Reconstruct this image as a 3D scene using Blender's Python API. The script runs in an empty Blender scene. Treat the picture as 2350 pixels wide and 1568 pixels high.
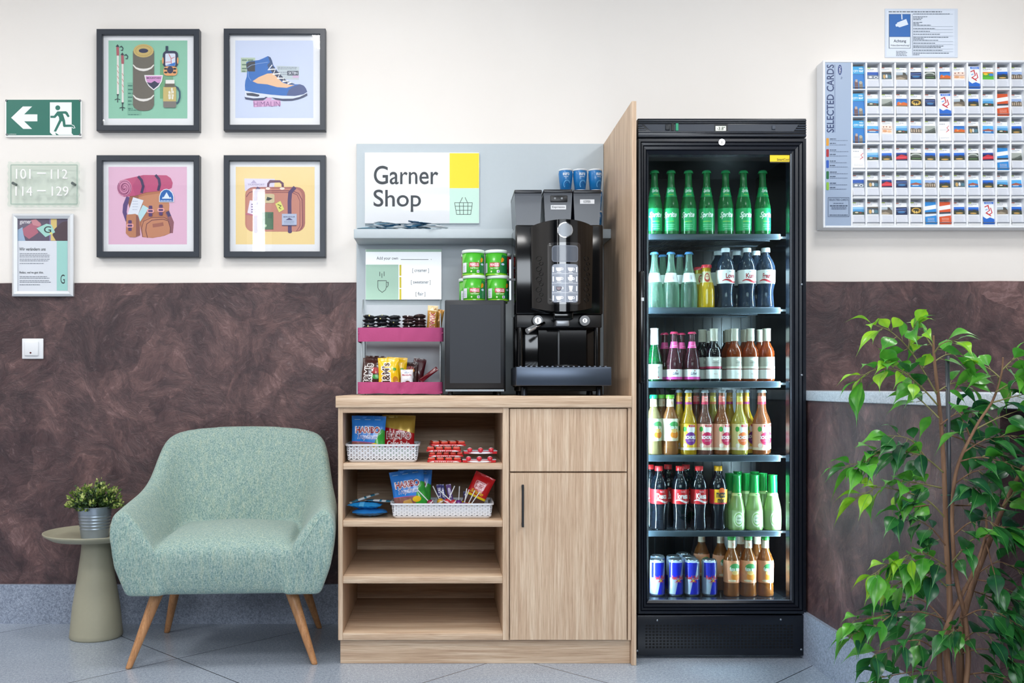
import bpy, bmesh, math, random
from mathutils import Vector, Matrix, Euler, noise

# ------------------------------------------------------------ camera, world, light
SC = bpy.context.scene
COL = SC.collection
F, CX, HY, CH, CD = 2180.0, 1020.0, 887.0, 0.977, 3.928     # focal length in px, vanishing point, eye height, distance to the back wall
PI = math.pi

cam_data = bpy.data.cameras.new('camera')
cam_data.sensor_width = 36.0
cam_data.lens = 36.0 * F / 2350.0
cam_data.shift_x = (1175.0 - CX) / 2350.0
cam_data.shift_y = (HY - 784.0) / 2350.0
cam_data.clip_start = 0.05
cam = bpy.data.objects.new('camera', cam_data)
COL.objects.link(cam)
cam.location = (0, -CD, CH)
cam.rotation_euler = (PI / 2, 0, 0)
SC.camera = cam

world = bpy.data.worlds.new('world')
SC.world = world
world.use_nodes = True
world.node_tree.nodes['Background'].inputs[0].default_value = (0.80, 0.88, 1.0, 1)
world.node_tree.nodes['Background'].inputs[1].default_value = 1.0

SC.view_settings.view_transform = 'Standard'
SC.view_settings.look = 'None'
SC.view_settings.gamma = 1.0
SC.view_settings.use_curve_mapping = False
SC.view_settings.exposure = 0.0
SC.cycles.max_bounces = 10
SC.cycles.transparent_max_bounces = 24
SC.cycles.caustics_reflective = False
SC.cycles.caustics_refractive = False
SC.cycles.sample_clamp_indirect = 6.0
SC.cycles.use_denoising = True

ROOM_H = 2.9
PANEL_POWER = 17.5
PANELS = [(-0.46, -1.24), (-2.7, -1.24), (1.9, -1.24), (-0.46, -2.7), (-2.7, -2.7), (1.9, -2.7), (-0.46, -4.3), (1.9, -4.3)]

def area(name, loc, rot, sx, sy, power, color=(1, 1, 1)):
    l = bpy.data.lights.new(name, 'AREA')
    l.shape = 'RECTANGLE'; l.size = sx; l.size_y = sy
    l.energy = power; l.color = color
    o = bpy.data.objects.new(name, l)
    o.location = loc; o.rotation_euler = rot
    COL.objects.link(o)
    return o

# wide frontal fill light, added; then daylight through tall glazing behind the camera
area('fill_light_wide', (0.3, -5.15, 1.92), (PI / 2, 0, 0), 2.6, 0.84, 72, (0.86, 0.93, 1.0))
area('daylight_tall', (-1.76, -5.15, 2.35), (PI / 2, 0, 0), 0.12, 1.0, 5, (0.95, 0.97, 1.0))

# ------------------------------------------------------------ pixel helpers
def X(px, Y): return (px - CX) * (Y + CD) / F
def Z(py, Y): return CH - (py - HY) * (Y + CD) / F
def S(Y): return F / (Y + CD)

# ------------------------------------------------------------ materials
def lin(c):
    if isinstance(c, str):
        c = c.lstrip('#')
        c = tuple(int(c[i:i + 2], 16) / 255 for i in (0, 2, 4))
    return tuple((v / 12.92 if v <= 0.04045 else ((v + 0.055) / 1.055) ** 2.4) for v in c)

MATS = {}
def mat(hexc, rough=0.5, metal=0.0, coat=0.0, spec=0.5, vary=0.0, bump=0.0, bscale=60, name=None, emis=0.0, sub=0.0):
    key = (hexc, rough, metal, coat, spec, vary, bump, bscale, emis, sub)
    if key in MATS: return MATS[key]
    m = bpy.data.materials.new(name or 'm_%s' % hexc.strip('#'))
    m.use_nodes = True
    nt = m.node_tree; p = nt.nodes['Principled BSDF']
    c = lin(hexc)
    p.inputs['Base Color'].default_value = (*c, 1)
    p.inputs['Roughness'].default_value = rough
    p.inputs['Metallic'].default_value = metal
    p.inputs['Coat Weight'].default_value = coat
    p.inputs['Coat Roughness'].default_value = 0.05
    p.inputs['Specular IOR Level'].default_value = spec
    if emis:
        p.inputs['Emission Color'].default_value = (*c, 1)
        p.inputs['Emission Strength'].default_value = emis
    if vary or bump:
        tc = nt.nodes.new('ShaderNodeTexCoord')
        n = nt.nodes.new('ShaderNodeTexNoise')
        n.inputs['Scale'].default_value = bscale; n.inputs['Detail'].default_value = 4
        nt.links.new(tc.outputs['Object'], n.inputs['Vector'])
        if vary:
            mr = nt.nodes.new('ShaderNodeMapRange')
            mr.inputs[3].default_value = 1 - vary; mr.inputs[4].default_value = 1 + vary
            nt.links.new(n.outputs[0], mr.inputs[0])
            h = nt.nodes.new('ShaderNodeHueSaturation')
            h.inputs['Color'].default_value = (*c, 1)
            nt.links.new(mr.outputs[0], h.inputs['Value'])
            nt.links.new(h.outputs[0], p.inputs['Base Color'])
        if bump:
            b = nt.nodes.new('ShaderNodeBump')
            b.inputs['Strength'].default_value = bump; b.inputs['Distance'].default_value = 0.002
            nt.links.new(n.outputs[0], b.inputs['Height'])
            nt.links.new(b.outputs[0], p.inputs['Normal'])
    MATS[key] = m
    return m

def ink(hexc): return mat(hexc, rough=0.45)

class NG:
    """small node-graph helper"""
    def __init__(s, name):
        s.m = bpy.data.materials.new(name); s.m.use_nodes = True
        s.nt = s.m.node_tree; s.p = s.nt.nodes['Principled BSDF']
        s.tc = s.nt.nodes.new('ShaderNodeTexCoord')
    def new(s, t, **kw):
        n = s.nt.nodes.new(t)
        for k, v in kw.items(): setattr(n, k, v)
        return n
    def link(s, a, b): s.nt.links.new(a, b)
    def vec(s, scale=(1, 1, 1), src='Object', rot=(0, 0, 0)):
        mp = s.new('ShaderNodeMapping')
        mp.inputs['Scale'].default_value = scale; mp.inputs['Rotation'].default_value = rot
        s.link(s.tc.outputs[src], mp.inputs[0]); return mp.outputs[0]
    def noise(s, vec, scale, detail=4, rough=0.5, dist=0.0):
        n = s.new('ShaderNodeTexNoise')
        n.inputs['Scale'].default_value = scale; n.inputs['Detail'].default_value = detail
        n.inputs['Roughness'].default_value = rough; n.inputs['Distortion'].default_value = dist
        s.link(vec, n.inputs['Vector']); return n.outputs[0]
    def ramp(s, fac, stops):
        r = s.new('ShaderNodeValToRGB'); e = r.color_ramp.elements
        while len(e) < len(stops): e.new(0.5)
        for i, (pos, c) in enumerate(stops):
            e[i].position = pos; e[i].color = (*lin(c), 1) if isinstance(c, str) else (c, c, c, 1)
        s.link(fac, r.inputs[0]); return r.outputs[0]
    def mix(s, fac, a, b, mode='MIX'):
        n = s.new('ShaderNodeMix', data_type='RGBA', blend_type=mode)
        if isinstance(fac, (int, float)): n.inputs[0].default_value = fac
        else: s.link(fac, n.inputs[0])
        for sock, v in ((n.inputs[6], a), (n.inputs[7], b)):
            if isinstance(v, str): sock.default_value = (*lin(v), 1)
            else: s.link(v, sock)
        return n.outputs[2]
    def math(s, op, a, b=None):
        n = s.new('ShaderNodeMath', operation=op)
        for i, v in enumerate((a, b)):
            if v is None: continue
            if isinstance(v, (int, float)): n.inputs[i].default_value = v
            else: s.link(v, n.inputs[i])
        return n.outputs[0]
    def color(s, c): s.link(c, s.p.inputs['Base Color'])
    def bump(s, h, strength=0.3, dist=0.003):
        b = s.new('ShaderNodeBump'); b.inputs['Strength'].default_value = strength; b.inputs['Distance'].default_value = dist
        s.link(h, b.inputs['Height']); s.link(b.outputs[0], s.p.inputs['Normal'])
    def rough(s, v): s.p.inputs['Roughness'].default_value = v; return s

def wood(axis, name, a='#cdb094', b='#e3ccb2', c='#b8997f', rough=0.5):
    g = NG(name)
    sc = {'z': (70, 70, 2.2), 'x': (2.2, 70, 70), 'y': (70, 2.2, 70)}[axis]
    v = g.vec(sc)
    n1 = g.noise(v, 1.0, 5, 0.65, 0.6)
    sc2 = tuple(q * 5 for q in sc)
    n2 = g.noise(g.vec(sc2), 1.0, 3, 0.6)
    col = g.ramp(n1, [(0.28, c), (0.47, a), (0.68, b)])
    fine = g.ramp(n2, [(0.35, '#a98f78'), (0.55, '#ffffff')])
    g.color(g.mix(0.30, col, fine, 'MULTIPLY'))
    g.bump(n2, 0.15, 0.0006); g.rough(rough)
    return g.m

def glass(name, tint='#ffffff', ior=1.45, refl=1.0):
    m = bpy.data.materials.new(name); m.use_nodes = True
    nt = m.node_tree; nt.nodes.clear()
    out = nt.nodes.new('ShaderNodeOutputMaterial'); mx = nt.nodes.new('ShaderNodeMixShader')
    t = nt.nodes.new('ShaderNodeBsdfTransparent'); t.inputs[0].default_value = (*lin(tint), 1)
    gl = nt.nodes.new('ShaderNodeBsdfGlossy'); gl.inputs['Roughness'].default_value = 0.01
    gl.inputs[0].default_value = (refl, refl, refl, 1)
    fr = nt.nodes.new('ShaderNodeFresnel')
    geo = nt.nodes.new('ShaderNodeNewGeometry'); mr = nt.nodes.new('ShaderNodeMapRange')
    mr.inputs[3].default_value = ior; mr.inputs[4].default_value = 1 / ior      # the same reflectance on both sides of a thin pane
    nt.links.new(geo.outputs['Backfacing'], mr.inputs[0]); nt.links.new(mr.outputs[0], fr.inputs[0])
    nt.links.new(fr.outputs[0], mx.inputs[0]); nt.links.new(t.outputs[0], mx.inputs[1]); nt.links.new(gl.outputs[0], mx.inputs[2])
    nt.links.new(mx.outputs[0], out.inputs[0])
    return m

BOTM = {}
def bottle_mat(hexc, clear=0.35, rough=0.04):
    """drink seen through a bottle wall: a coloured body under a glossy skin, partly see-through"""
    k = (hexc, clear)
    if k in BOTM: return BOTM[k]
    m = bpy.data.materials.new('drink_' + hexc.strip('#')); m.use_nodes = True
    nt = m.node_tree; p = nt.nodes['Principled BSDF']; out = nt.nodes['Material Output']
    c = lin(hexc)
    p.inputs['Base Color'].default_value = (*c, 1); p.inputs['Roughness'].default_value = 0.12
    p.inputs['Coat Weight'].default_value = 1.0; p.inputs['Coat Roughness'].default_value = rough
    t = nt.nodes.new('ShaderNodeBsdfTransparent')
    t.inputs[0].default_value = (*[min(1, v * 0.6 + 0.35) for v in c], 1)
    tl = nt.nodes.new('ShaderNodeBsdfTranslucent'); tl.inputs[0].default_value = (*c, 1)
    m1 = nt.nodes.new('ShaderNodeMixShader'); m1.inputs[0].default_value = 0.35
    nt.links.new(p.outputs[0], m1.inputs[1]); nt.links.new(tl.outputs[0], m1.inputs[2])
    lw = nt.nodes.new('ShaderNodeLayerWeight'); lw.inputs[0].default_value = 0.35
    mr = nt.nodes.new('ShaderNodeMapRange'); mr.inputs[3].default_value = clear; mr.inputs[4].default_value = 0.0
    nt.links.new(lw.outputs['Facing'], mr.inputs[0])
    mx = nt.nodes.new('ShaderNodeMixShader')
    nt.links.new(mr.outputs[0], mx.inputs[0]); nt.links.new(m1.outputs[0], mx.inputs[1]); nt.links.new(t.outputs[0], mx.inputs[2])
    nt.links.new(mx.outputs[0], out.inputs[0])
    BOTM[k] = m
    return m

# ------------------------------------------------------------ mesh builder
class MB:
    def __init__(s): s.v = []; s.f = []; s.fm = []; s.sm = []; s.mats = []
    def mi(s, m):
        if isinstance(m, str): m = ink(m)
        if m not in s.mats: s.mats.append(m)
        return s.mats.index(m)
    def add(s, verts, faces, m, smooth=False, M=None):
        o = len(s.v); i = s.mi(m)
        s.v += [tuple(M @ Vector(q)) if M is not None else tuple(q) for q in verts]
        for f in faces:
            s.f.append([o + k for k in f]); s.fm.append(i); s.sm.append(smooth)
        return s
    def box(s, x0, x1, y0, y1, z0, z1, m, bev=0.0, seg=2, M=None, smooth=None):
        if x0 > x1: x0, x1 = x1, x0
        if y0 > y1: y0, y1 = y1, y0
        if z0 > z1: z0, z1 = z1, z0
        if bev <= 0:
            v = [(x, y, z) for x in (x0, x1) for y in (y0, y1) for z in (z0, z1)]
            f = [(0, 1, 3, 2), (4, 6, 7, 5), (0, 4, 5, 1), (2, 3, 7, 6), (0, 2, 6, 4), (1, 5, 7, 3)]
            return s.add(v, f, m, bool(smooth), M)
        b = bmesh.new(); bmesh.ops.create_cube(b, size=1)
        for q in b.verts:
            q.co = ((x0 + x1) / 2 + q.co.x * (x1 - x0), (y0 + y1) / 2 + q.co.y * (y1 - y0), (z0 + z1) / 2 + q.co.z * (z1 - z0))
        bev = min(bev, 0.49 * min(x1 - x0, y1 - y0, z1 - z0))
        bmesh.ops.bevel(b, geom=b.edges[:], offset=bev, segments=seg, profile=0.5, affect='EDGES')
        s.bm(b, m, smooth if smooth is not None else seg > 1, M); return s
    def bm(s, b, m, smooth=False, M=None):
        b.verts.index_update()
        s.add([q.co[:] for q in b.verts], [[q.index for q in f.verts] for f in b.faces], m, smooth, M); b.free()
    def lathe(s, prof, m, n=24, c=(0, 0, 0), smooth=True, M=None, a0=0.0, a1=2 * PI):
        v = []; f = []; full = abs(a1 - a0 - 2 * PI) < 1e-6
        k = n if full else n + 1
        for (z, r) in prof:
            for i in range(k):
                a = a0 + (a1 - a0) * i / n
                v.append((c[0] + r * math.cos(a), c[1] + r * math.sin(a), c[2] + z))
        for j in range(len(prof) - 1):
            for i in range(n):
                i2 = (i + 1) % k
                f.append((j * k + i, j * k + i2, (j + 1) * k + i2, (j + 1) * k + i))
        return s.add(v, f, m, smooth, M)
    def cyl(s, p0, p1, r0, r1, m, n=16, smooth=True, caps=True):
        p0 = Vector(p0); p1 = Vector(p1); d = (p1 - p0).normalized()
        a = d.orthogonal().normalized(); b = d.cross(a)
        v = []
        for p, r in ((p0, r0), (p1, r1)):
            for i in range(n):
                t = 2 * PI * i / n
                v.append(p + (a * math.cos(t) + b * math.sin(t)) * r)
        f = [(i, (i + 1) % n, n + (i + 1) % n, n + i) for i in range(n)]
        s.add(v, f, m, smooth)
        if caps:
            s.add(v[:n], [list(range(n))[::-1]], m); s.add(v[n:], [list(range(n))], m)
        return s
    def tube(s, pts, r, m, n=8, closed=False):
        pts = [Vector(p) for p in pts]; N = len(pts)
        v = []; f = []; up = None
        for i, p in enumerate(pts):
            d = (pts[min(i + 1, N - 1)] - pts[max(i - 1, 0)]).normalized()
            if up is None: up = d.orthogonal().normalized()
            up = (up - d * up.dot(d)).normalized(); b = d.cross(up)
            rr = r[i] if isinstance(r, (list, tuple)) else r
            for k in range(n):
                t = 2 * PI * k / n; v.append(p + (up * math.cos(t) + b * math.sin(t)) * rr)
        for i in range(N - 1):
            for k in range(n): f.append((i * n + k, i * n + (k + 1) % n, (i + 1) * n + (k + 1) % n, (i + 1) * n + k))
        f.append(list(range(n))[::-1]); f.append([(N - 1) * n + k for k in range(n)])
        return s.add(v, f, m, True)
    def prism(s, pts, y0, y1, m):
        """polygon given as (x, z), extruded along y"""
        n = len(pts)
        v = [(x, y0, z) for x, z in pts] + [(x, y1, z) for x, z in pts]
        f = [list(range(n))[::-1], [n + i for i in range(n)]] + [(i, (i + 1) % n, n + (i + 1) % n, n + i) for i in range(n)]
        return s.add(v, f, m)
    def mesh(s, name, off=(0, 0, 0)):
        me = bpy.data.meshes.new(name)
        ox, oy, oz = off
        me.from_pydata([(x - ox, y - oy, z - oz) for x, y, z in s.v], [], s.f)
        for m in s.mats: me.materials.append(m)
        me.polygons.foreach_set('material_index', s.fm)
        me.polygons.foreach_set('use_smooth', s.sm)
        me.update()
        return me

ORG = {}
def thing(name, label, cat, loc, group=None, rot=(0, 0, 0)):
    o = bpy.data.objects.new(name, None); COL.objects.link(o)
    o.empty_display_size = 0.05
    o.location = loc; o.rotation_euler = rot
    o['label'] = label; o['category'] = cat
    if group: o['group'] = group
    ORG[o.name] = tuple(loc)
    return o

def part(name, mb, parent, label=None, kind=None, local=False, fix=True):
    off = (0, 0, 0) if local else ORG[parent.name]
    me = mb.mesh(name, off)
    if fix: fixn(me)
    o = bpy.data.objects.new(name, me); COL.objects.link(o); o.parent = parent
    ORG[o.name] = off
    if label: o['label'] = label
    if kind: o['kind'] = kind
    return o

def fixn(me):
    b = bmesh.new(); b.from_mesh(me)
    bmesh.ops.recalc_face_normals(b, faces=b.faces[:]); b.to_mesh(me); b.free()

def single(name, mb, label, cat, group=None, kind=None):
    """a thing that is one mesh, its origin at the middle of its base"""
    xs = [q[0] for q in mb.v]; ys = [q[1] for q in mb.v]; zs = [q[2] for q in mb.v]
    off = ((min(xs) + max(xs)) / 2, (min(ys) + max(ys)) / 2, min(zs))
    me = mb.mesh(name, off); fixn(me)
    o = bpy.data.objects.new(name, me); COL.objects.link(o); o.location = off
    ORG[o.name] = off
    if label: o['label'] = label
    if cat: o['category'] = cat
    if group: o['group'] = group
    if kind: o['kind'] = kind
    return o

def structure(name, mb, label=None):
    o = single(name, mb, label, None, None, 'structure'); return o

def smooth_by_angle(o, deg=35):
    me = o.data
    for p in me.polygons: p.use_smooth = True
    try: me.set_sharp_from_angle(angle=math.radians(deg))
    except Exception: pass

# ------------------------------------------------------------ flat prints and lettering
TXT = {}
def text_geo(body, bold):
    k = (body, bold)
    if k in TXT: return TXT[k]
    c = bpy.data.curves.new('t', 'FONT'); c.body = body; c.resolution_u = 6 if len(body) < 9 else 3; c.offset = bold
    o = bpy.data.objects.new('t', c); COL.objects.link(o)
    dg = bpy.context.evaluated_depsgraph_get()
    me = bpy.data.meshes.new_from_object(o.evaluated_get(dg))
    v = [(q.co.x, q.co.y) for q in me.vertices]; f = [list(p.vertices) for p in me.polygons]
    bpy.data.objects.remove(o); bpy.data.curves.remove(c); bpy.data.meshes.remove(me)
    TXT[k] = (v, f); return TXT[k]

class Art:
    """stack of coloured shapes; u right, v down when down=True (else up); tf=(ox, oy, s): u = ox + a/s"""
    def __init__(s, down=True, tf=(0, 0, 1)): s.it = []; s.down = down; s.tf = tf
    def T(s, p): return (s.tf[0] + p[0] / s.tf[2], s.tf[1] + p[1] / s.tf[2])
    def raw(s, v, f, c): s.it.append(([s.T(p) for p in v], f, c)); return s
    def poly(s, pts, c): return s.raw(pts, [list(range(len(pts)))], c)
    def rect(s, x0, y0, x1, y1, c): return s.poly([(x0, y0), (x1, y0), (x1, y1), (x0, y1)], c)
    def rrect(s, x0, y0, x1, y1, r, c, n=4):
        p = []
        for cx, cy, a in ((x1 - r, y0 + r, -90), (x1 - r, y1 - r, 0), (x0 + r, y1 - r, 90), (x0 + r, y0 + r, 180)):
            for i in range(n + 1):
                t = math.radians(a + 90 * i / n); p.append((cx + r * math.cos(t), cy + r * math.sin(t)))
        return s.poly(p, c)
    def ell(s, cx, cy, rx, ry, c, n=20, a0=0, a1=360):
        m = n + (0 if a1 - a0 == 360 else 1)
        return s.poly([(cx + rx * math.cos(math.radians(a0 + (a1 - a0) * i / n)), cy + ry * math.sin(math.radians(a0 + (a1 - a0) * i / n))) for i in range(m)], c)
    def line(s, pts, w, c, closed=False):
        if closed: pts = list(pts) + [pts[0]]
        v = []; f = []
        N = len(pts)
        for i in range(N):
            a = pts[max(i - 1, 0)]; b = pts[min(i + 1, N - 1)]
            if closed and i in (0, N - 1): a = pts[-2]; b = pts[1]
            dx, dy = b[0] - a[0], b[1] - a[1]; L = math.hypot(dx, dy) or 1
            nx, ny = -dy / L, dx / L
            k = 1.0
            if 0 < i < N - 1 or closed:
                d1 = (pts[i][0] - a[0], pts[i][1] - a[1]); L1 = math.hypot(*d1) or 1
                cs = abs(nx * -d1[1] / L1 + ny * d1[0] / L1); k = 1 / max(cs, 0.5)
            ww = (w[i] if isinstance(w, (list, tuple)) else w) * k / 2
            v += [(pts[i][0] + nx * ww, pts[i][1] + ny * ww), (pts[i][0] - nx * ww, pts[i][1] - ny * ww)]
        for i in range(N - 1): f.append([2 * i, 2 * i + 2, 2 * i + 3, 2 * i + 1])
        return s.raw(v, f, c)
    def text(s, body, x0, y0, x1, y1, c, bold=0.0, rot=0, slant=0.0):
        v, f = text_geo(body, bold)
        if not v: return s
        ax = min(p[0] for p in v); bx = max(p[0] for p in v); ay = min(p[1] for p in v); by = max(p[1] for p in v)
        q = []
        for (a, b) in v:
            t = (a - ax) / max(bx - ax, 1e-6); w = (b - ay) / max(by - ay, 1e-6)   # w=1 at top
            t += slant * (w - 0.5)
            if rot == 90: t, w = 1 - w, t                     # reads upwards
            if s.down: q.append((x0 + t * (x1 - x0), y1 - w * (y1 - y0)))
            else: q.append((x0 + t * (x1 - x0), y0 + w * (y1 - y0)))
        return s.raw(q, f, c)
    def bars(s, x0, x1, ys, h, c, ragged=0.15, seed=1):
        """lines of small print"""
        rnd = random.Random(seed); v = []; f = []
        for y in ys:
            x = x0; e = x1 - (x1 - x0) * ragged * rnd.random()
            while x < e:
                w = h * rnd.uniform(1.6, 4.5); xe = min(x + w, e)
                o = len(v); v += [(x, y), (xe, y), (xe, y + h), (x, y + h)]; f.append([o, o + 1, o + 2, o + 3]); x = xe + h * 0.6
        return s.raw(v, f, c)
    def build(s, mb, mapf, cell=None, step=0.00012, base=0.0002):
        for k, (v, f, c) in enumerate(s.it):
            h = base + step * k
            if cell is None:
                mb.add([mapf(a, b, h) for a, b in v], f, c)
                continue
            b = bmesh.new(); vs = [b.verts.new((x, y, 0)) for x, y in v]
            for q in f:
                try: b.faces.new([vs[i] for i in q])
                except ValueError: pass
            bmesh.ops.triangulate(b, faces=[q for q in b.faces if len(q.verts) > 4])
            cu, cv = cell if isinstance(cell, tuple) else (cell, cell)
            for ax, cc in ((0, cu), (1, cv)):
                if not cc: continue
                lo = min(p[ax] for p in v); hi = max(p[ax] for p in v)
                t = math.floor(lo / cc) * cc + cc
                while t < hi - 1e-9:
                    bmesh.ops.bisect_plane(b, geom=b.verts[:] + b.edges[:] + b.faces[:], plane_co=(t, 0, 0) if ax == 0 else (0, t, 0), plane_no=(1, 0, 0) if ax == 0 else (0, 1, 0))
                    t += cc
            b.verts.index_update()
            mb.add([mapf(q.co.x, q.co.y, h) for q in b.verts], [[q.index for q in ff.verts] for ff in b.faces], c, True)
            b.free()
        return mb

def wallmap(Y):
    """picture coordinates on a sheet that hangs at depth Y and faces the room"""
    return lambda u, v, h: (X(u, Y), Y - h, Z(v, Y))

ORD = ['first', 'second', 'third', 'fourth', 'fifth', 'sixth', 'seventh', 'eighth', 'ninth', 'tenth', 'eleventh', 'twelfth']
# ------------------------------------------------------------ the room
def m_wall():
    g = NG('cream_paint')
    n = g.noise(g.vec(), 1.2, 3); g.color(g.ramp(n, [(0.3, '#e9e3dd'), (0.7, '#efeae5')]))
    g.bump(g.noise(g.vec(), 90, 3), 0.12, 0.001); g.rough(0.75); return g.m
def m_dado(axis=(0, 1, 0), name='brown_trowelled_plaster'):
    g = NG(name)
    v = g.vec()
    wn = g.new('ShaderNodeTexNoise'); wn.inputs['Scale'].default_value = 2.6; wn.inputs['Detail'].default_value = 5; g.link(v, wn.inputs['Vector'])
    off = g.new('ShaderNodeVectorMath', operation='MULTIPLY_ADD'); g.link(wn.outputs['Color'], off.inputs[0]); off.inputs[1].default_value = (0.34, 0.34, 0.34); g.link(v, off.inputs[2])
    def patches(scale):
        vo = g.new('ShaderNodeTexVoronoi'); vo.inputs['Scale'].default_value = scale; g.link(off.outputs[0], vo.inputs['Vector'])
        sp = g.new('ShaderNodeSeparateColor'); g.link(vo.outputs['Color'], sp.inputs[0])
        ro = g.new('ShaderNodeVectorRotate', rotation_type='AXIS_ANGLE'); ro.inputs['Axis'].default_value = axis
        g.link(off.outputs[0], ro.inputs['Vector']); g.link(g.math('MULTIPLY', sp.outputs[0], 6.28), ro.inputs['Angle'])
        mp = g.new('ShaderNodeMapping'); mp.inputs['Scale'].default_value = (1, 1, 4.2); g.link(ro.outputs[0], mp.inputs[0])
        return sp.outputs[1], mp.outputs[0]
    t1, r1 = patches(5.5); t2, r2 = patches(11.0)
    big = g.noise(v, 1.3, 6, 0.6, 0.4)
    st1 = g.noise(r1, 7.0, 8, 0.72, 0.5); st2 = g.noise(r2, 20.0, 6, 0.75, 0.8); fine = g.noise(off.outputs[0], 30, 6, 0.7, 0.6)
    soft = g.noise(off.outputs[0], 5.0, 8, 0.7, 0.3)
    m = g.math('ADD', g.math('MULTIPLY', st1, 0.34), g.math('MULTIPLY', soft, 0.46))
    m = g.math('ADD', m, g.math('MULTIPLY', big, 0.24)); m = g.math('ADD', m, g.math('MULTIPLY', t1, 0.055)); m = g.math('ADD', m, g.math('MULTIPLY', t2, 0.03))
    m = g.math('ADD', m, g.math('MULTIPLY', st2, 0.14))
    c = g.ramp(m, [(0.50, '#2f2127'), (0.575, '#3e2c30'), (0.64, '#503b3d'), (0.71, '#694e4d'), (0.79, '#8f7070')])
    sc = g.ramp(st2, [(0.60, 0.0), (0.70, 1.0)]); f2 = g.ramp(fine, [(0.62, 0.0), (0.72, 1.0)])
    c = g.mix(g.math('MULTIPLY', sc, 0.30), c, '#9a7f80'); c = g.mix(g.math('MULTIPLY', f2, 0.22), c, '#b09a9a')
    g.color(c)
    h = g.math('ADD', g.math('MULTIPLY', st1, 0.9), g.math('ADD', g.math('MULTIPLY', st2, 0.7), g.math('MULTIPLY', fine, 0.35)))
    g.bump(h, 0.6, 0.007); g.rough(0.40); return g.m
def m_granite(a, b, c, name, rough=0.35, joints=None):
    g = NG(name)
    n1 = g.noise(g.vec(), 210, 2, 0.5); n2 = g.noise(g.vec(), 90, 3, 0.6); n3 = g.noise(g.vec(), 2.0, 4)
    sp = g.ramp(n1, [(0.38, a), (0.5, b), (0.64, c)])
    sp2 = g.ramp(n2, [(0.35, a), (0.5, b), (0.66, c)])
    col = g.mix(0.4, sp, sp2)
    col = g.mix(0.25, col, g.ramp(n3, [(0.3, a), (0.7, c)]))
    g.rough(rough)
    if joints:
        sep = g.new('ShaderNodeSeparateXYZ'); geo = g.new('ShaderNodeNewGeometry')
        g.link(geo.outputs['Position'], sep.inputs[0])
        lines = None
        for sx, off, sp_ in ((-1, CD - 3.2, 1.165), (1, CD - 2.45, 1.215)):
            t = g.math('ADD', sep.outputs[1], g.math('MULTIPLY', sep.outputs[0], sx))
            t = g.math('DIVIDE', g.math('ADD', t, off), sp_)
            t = g.math('ABSOLUTE', g.math('SUBTRACT', g.math('FRACT', g.math('ADD', t, 100.5)), 0.5))
            l = g.math('LESS_THAN', t, 0.0024)
            lines = l if lines is None else g.math('MAXIMUM', lines, l)
        col = g.mix(lines, col, '#3a4048')
    g.color(col); return g.m

M_WALL = m_wall(); M_DADO = m_dado(); M_DADO2 = m_dado((1, 0, 0), 'brown_trowelled_plaster_side')
M_FLOOR = m_granite('#7b8594', '#9aa5b4', '#bcc6d2', 'grey_granite_floor', 0.22, True)
M_BASE = m_granite('#6c7688', '#94a0b4', '#bcc6d8', 'grey_granite_skirting', 0.4)
M_LEDGE = m_granite('#98a0ac', '#bcc4ce', '#dde3ea', 'pale_granite_ledge', 0.3)

XL, XR, YR = -3.6, 3.6, -5.2
structure('floor', MB().box(XL, XR, YR, 0.15, -0.1, 0, M_FLOOR))
structure('ceiling', MB().box(XL, XR, YR, 0.15, ROOM_H, ROOM_H + 0.1, mat('#f2f1ee', 0.8)))
structure('wall_back', MB().box(XL, XR, 0, 0.15, 0, ROOM_H, M_WALL))
structure('wall_left', MB().box(XL - 0.15, XL, YR, 0.15, 0, ROOM_H, M_WALL))
structure('wall_right', MB().box(XR, XR + 0.15, YR, 0.15, 0, ROOM_H, M_WALL))
structure('wall_rear', MB().box(XL, XR, YR - 0.15, YR, 0, ROOM_H, mat('#4b4845', 0.8)))
def plaster(x0, x1, z0, ztl, ztr, y0, y1):
    n = 60; pts = [(x0, z0)]
    rnd = random.Random(4)
    for i in range(n + 1):
        t = i / n; pts.append((x0 + (x1 - x0) * t, ztl + (ztr - ztl) * t + rnd.uniform(-0.0015, 0.0015)))
    pts.append((x1, z0)); return MB().prism(pts, y0, y1, M_DADO)
structure('wall_back_dado', plaster(XL, XR, 0.0, Z(651, 0) - 0.004, Z(644, 0), -0.006, 0.0))
bb = MB().box(XL, X(1468, -0.02), -0.022, -0.006, 0, 0.161, M_BASE)
structure('baseboard_back', bb)
HX = 1.303
# low wall that comes forward beside the fridge, with its ledge, skirting and the recess at its near end
structure('wall_side_low', MB().box(HX, HX + 0.22, -1.70, -0.006, 0, 0.925, M_DADO2).box(HX + 0.16, HX + 0.22, -2.9, -1.70, 0, 0.925, M_DADO2))
structure('trim_1', MB().box(HX - 0.008, HX + 0.25, -2.9, -0.006, 0.9255, 0.961, M_LEDGE, 0.003, 2), 'grey granite ledge on top of the low brown wall')
structure('baseboard_side', MB().box(HX - 0.016, HX, -1.70, -0.022, 0, 0.167, M_BASE))
for i, (cx, w, cz, h) in enumerate(((0.3, 2.6, 1.92, 0.84), (-1.76, 0.12, 2.35, 1.0))):  # the wide first frame is added around the fill light
    fr = MB(); t = 0.05; m = mat('#d8d8d6', 0.4)
    x0, x1, z0, z1 = cx - w / 2, cx + w / 2, cz - h / 2, cz + h / 2
    fr.box(x0 - t, x0, YR, YR + 0.08, z0 - t, z1 + t, m).box(x1, x1 + t, YR, YR + 0.08, z0 - t, z1 + t, m)
    fr.box(x0, x1, YR, YR + 0.08, z0 - t, z0, m).box(x0, x1, YR, YR + 0.08, z1, z1 + t, m)
    structure('rear_light_frame_%d' % (i + 1), fr)

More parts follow.
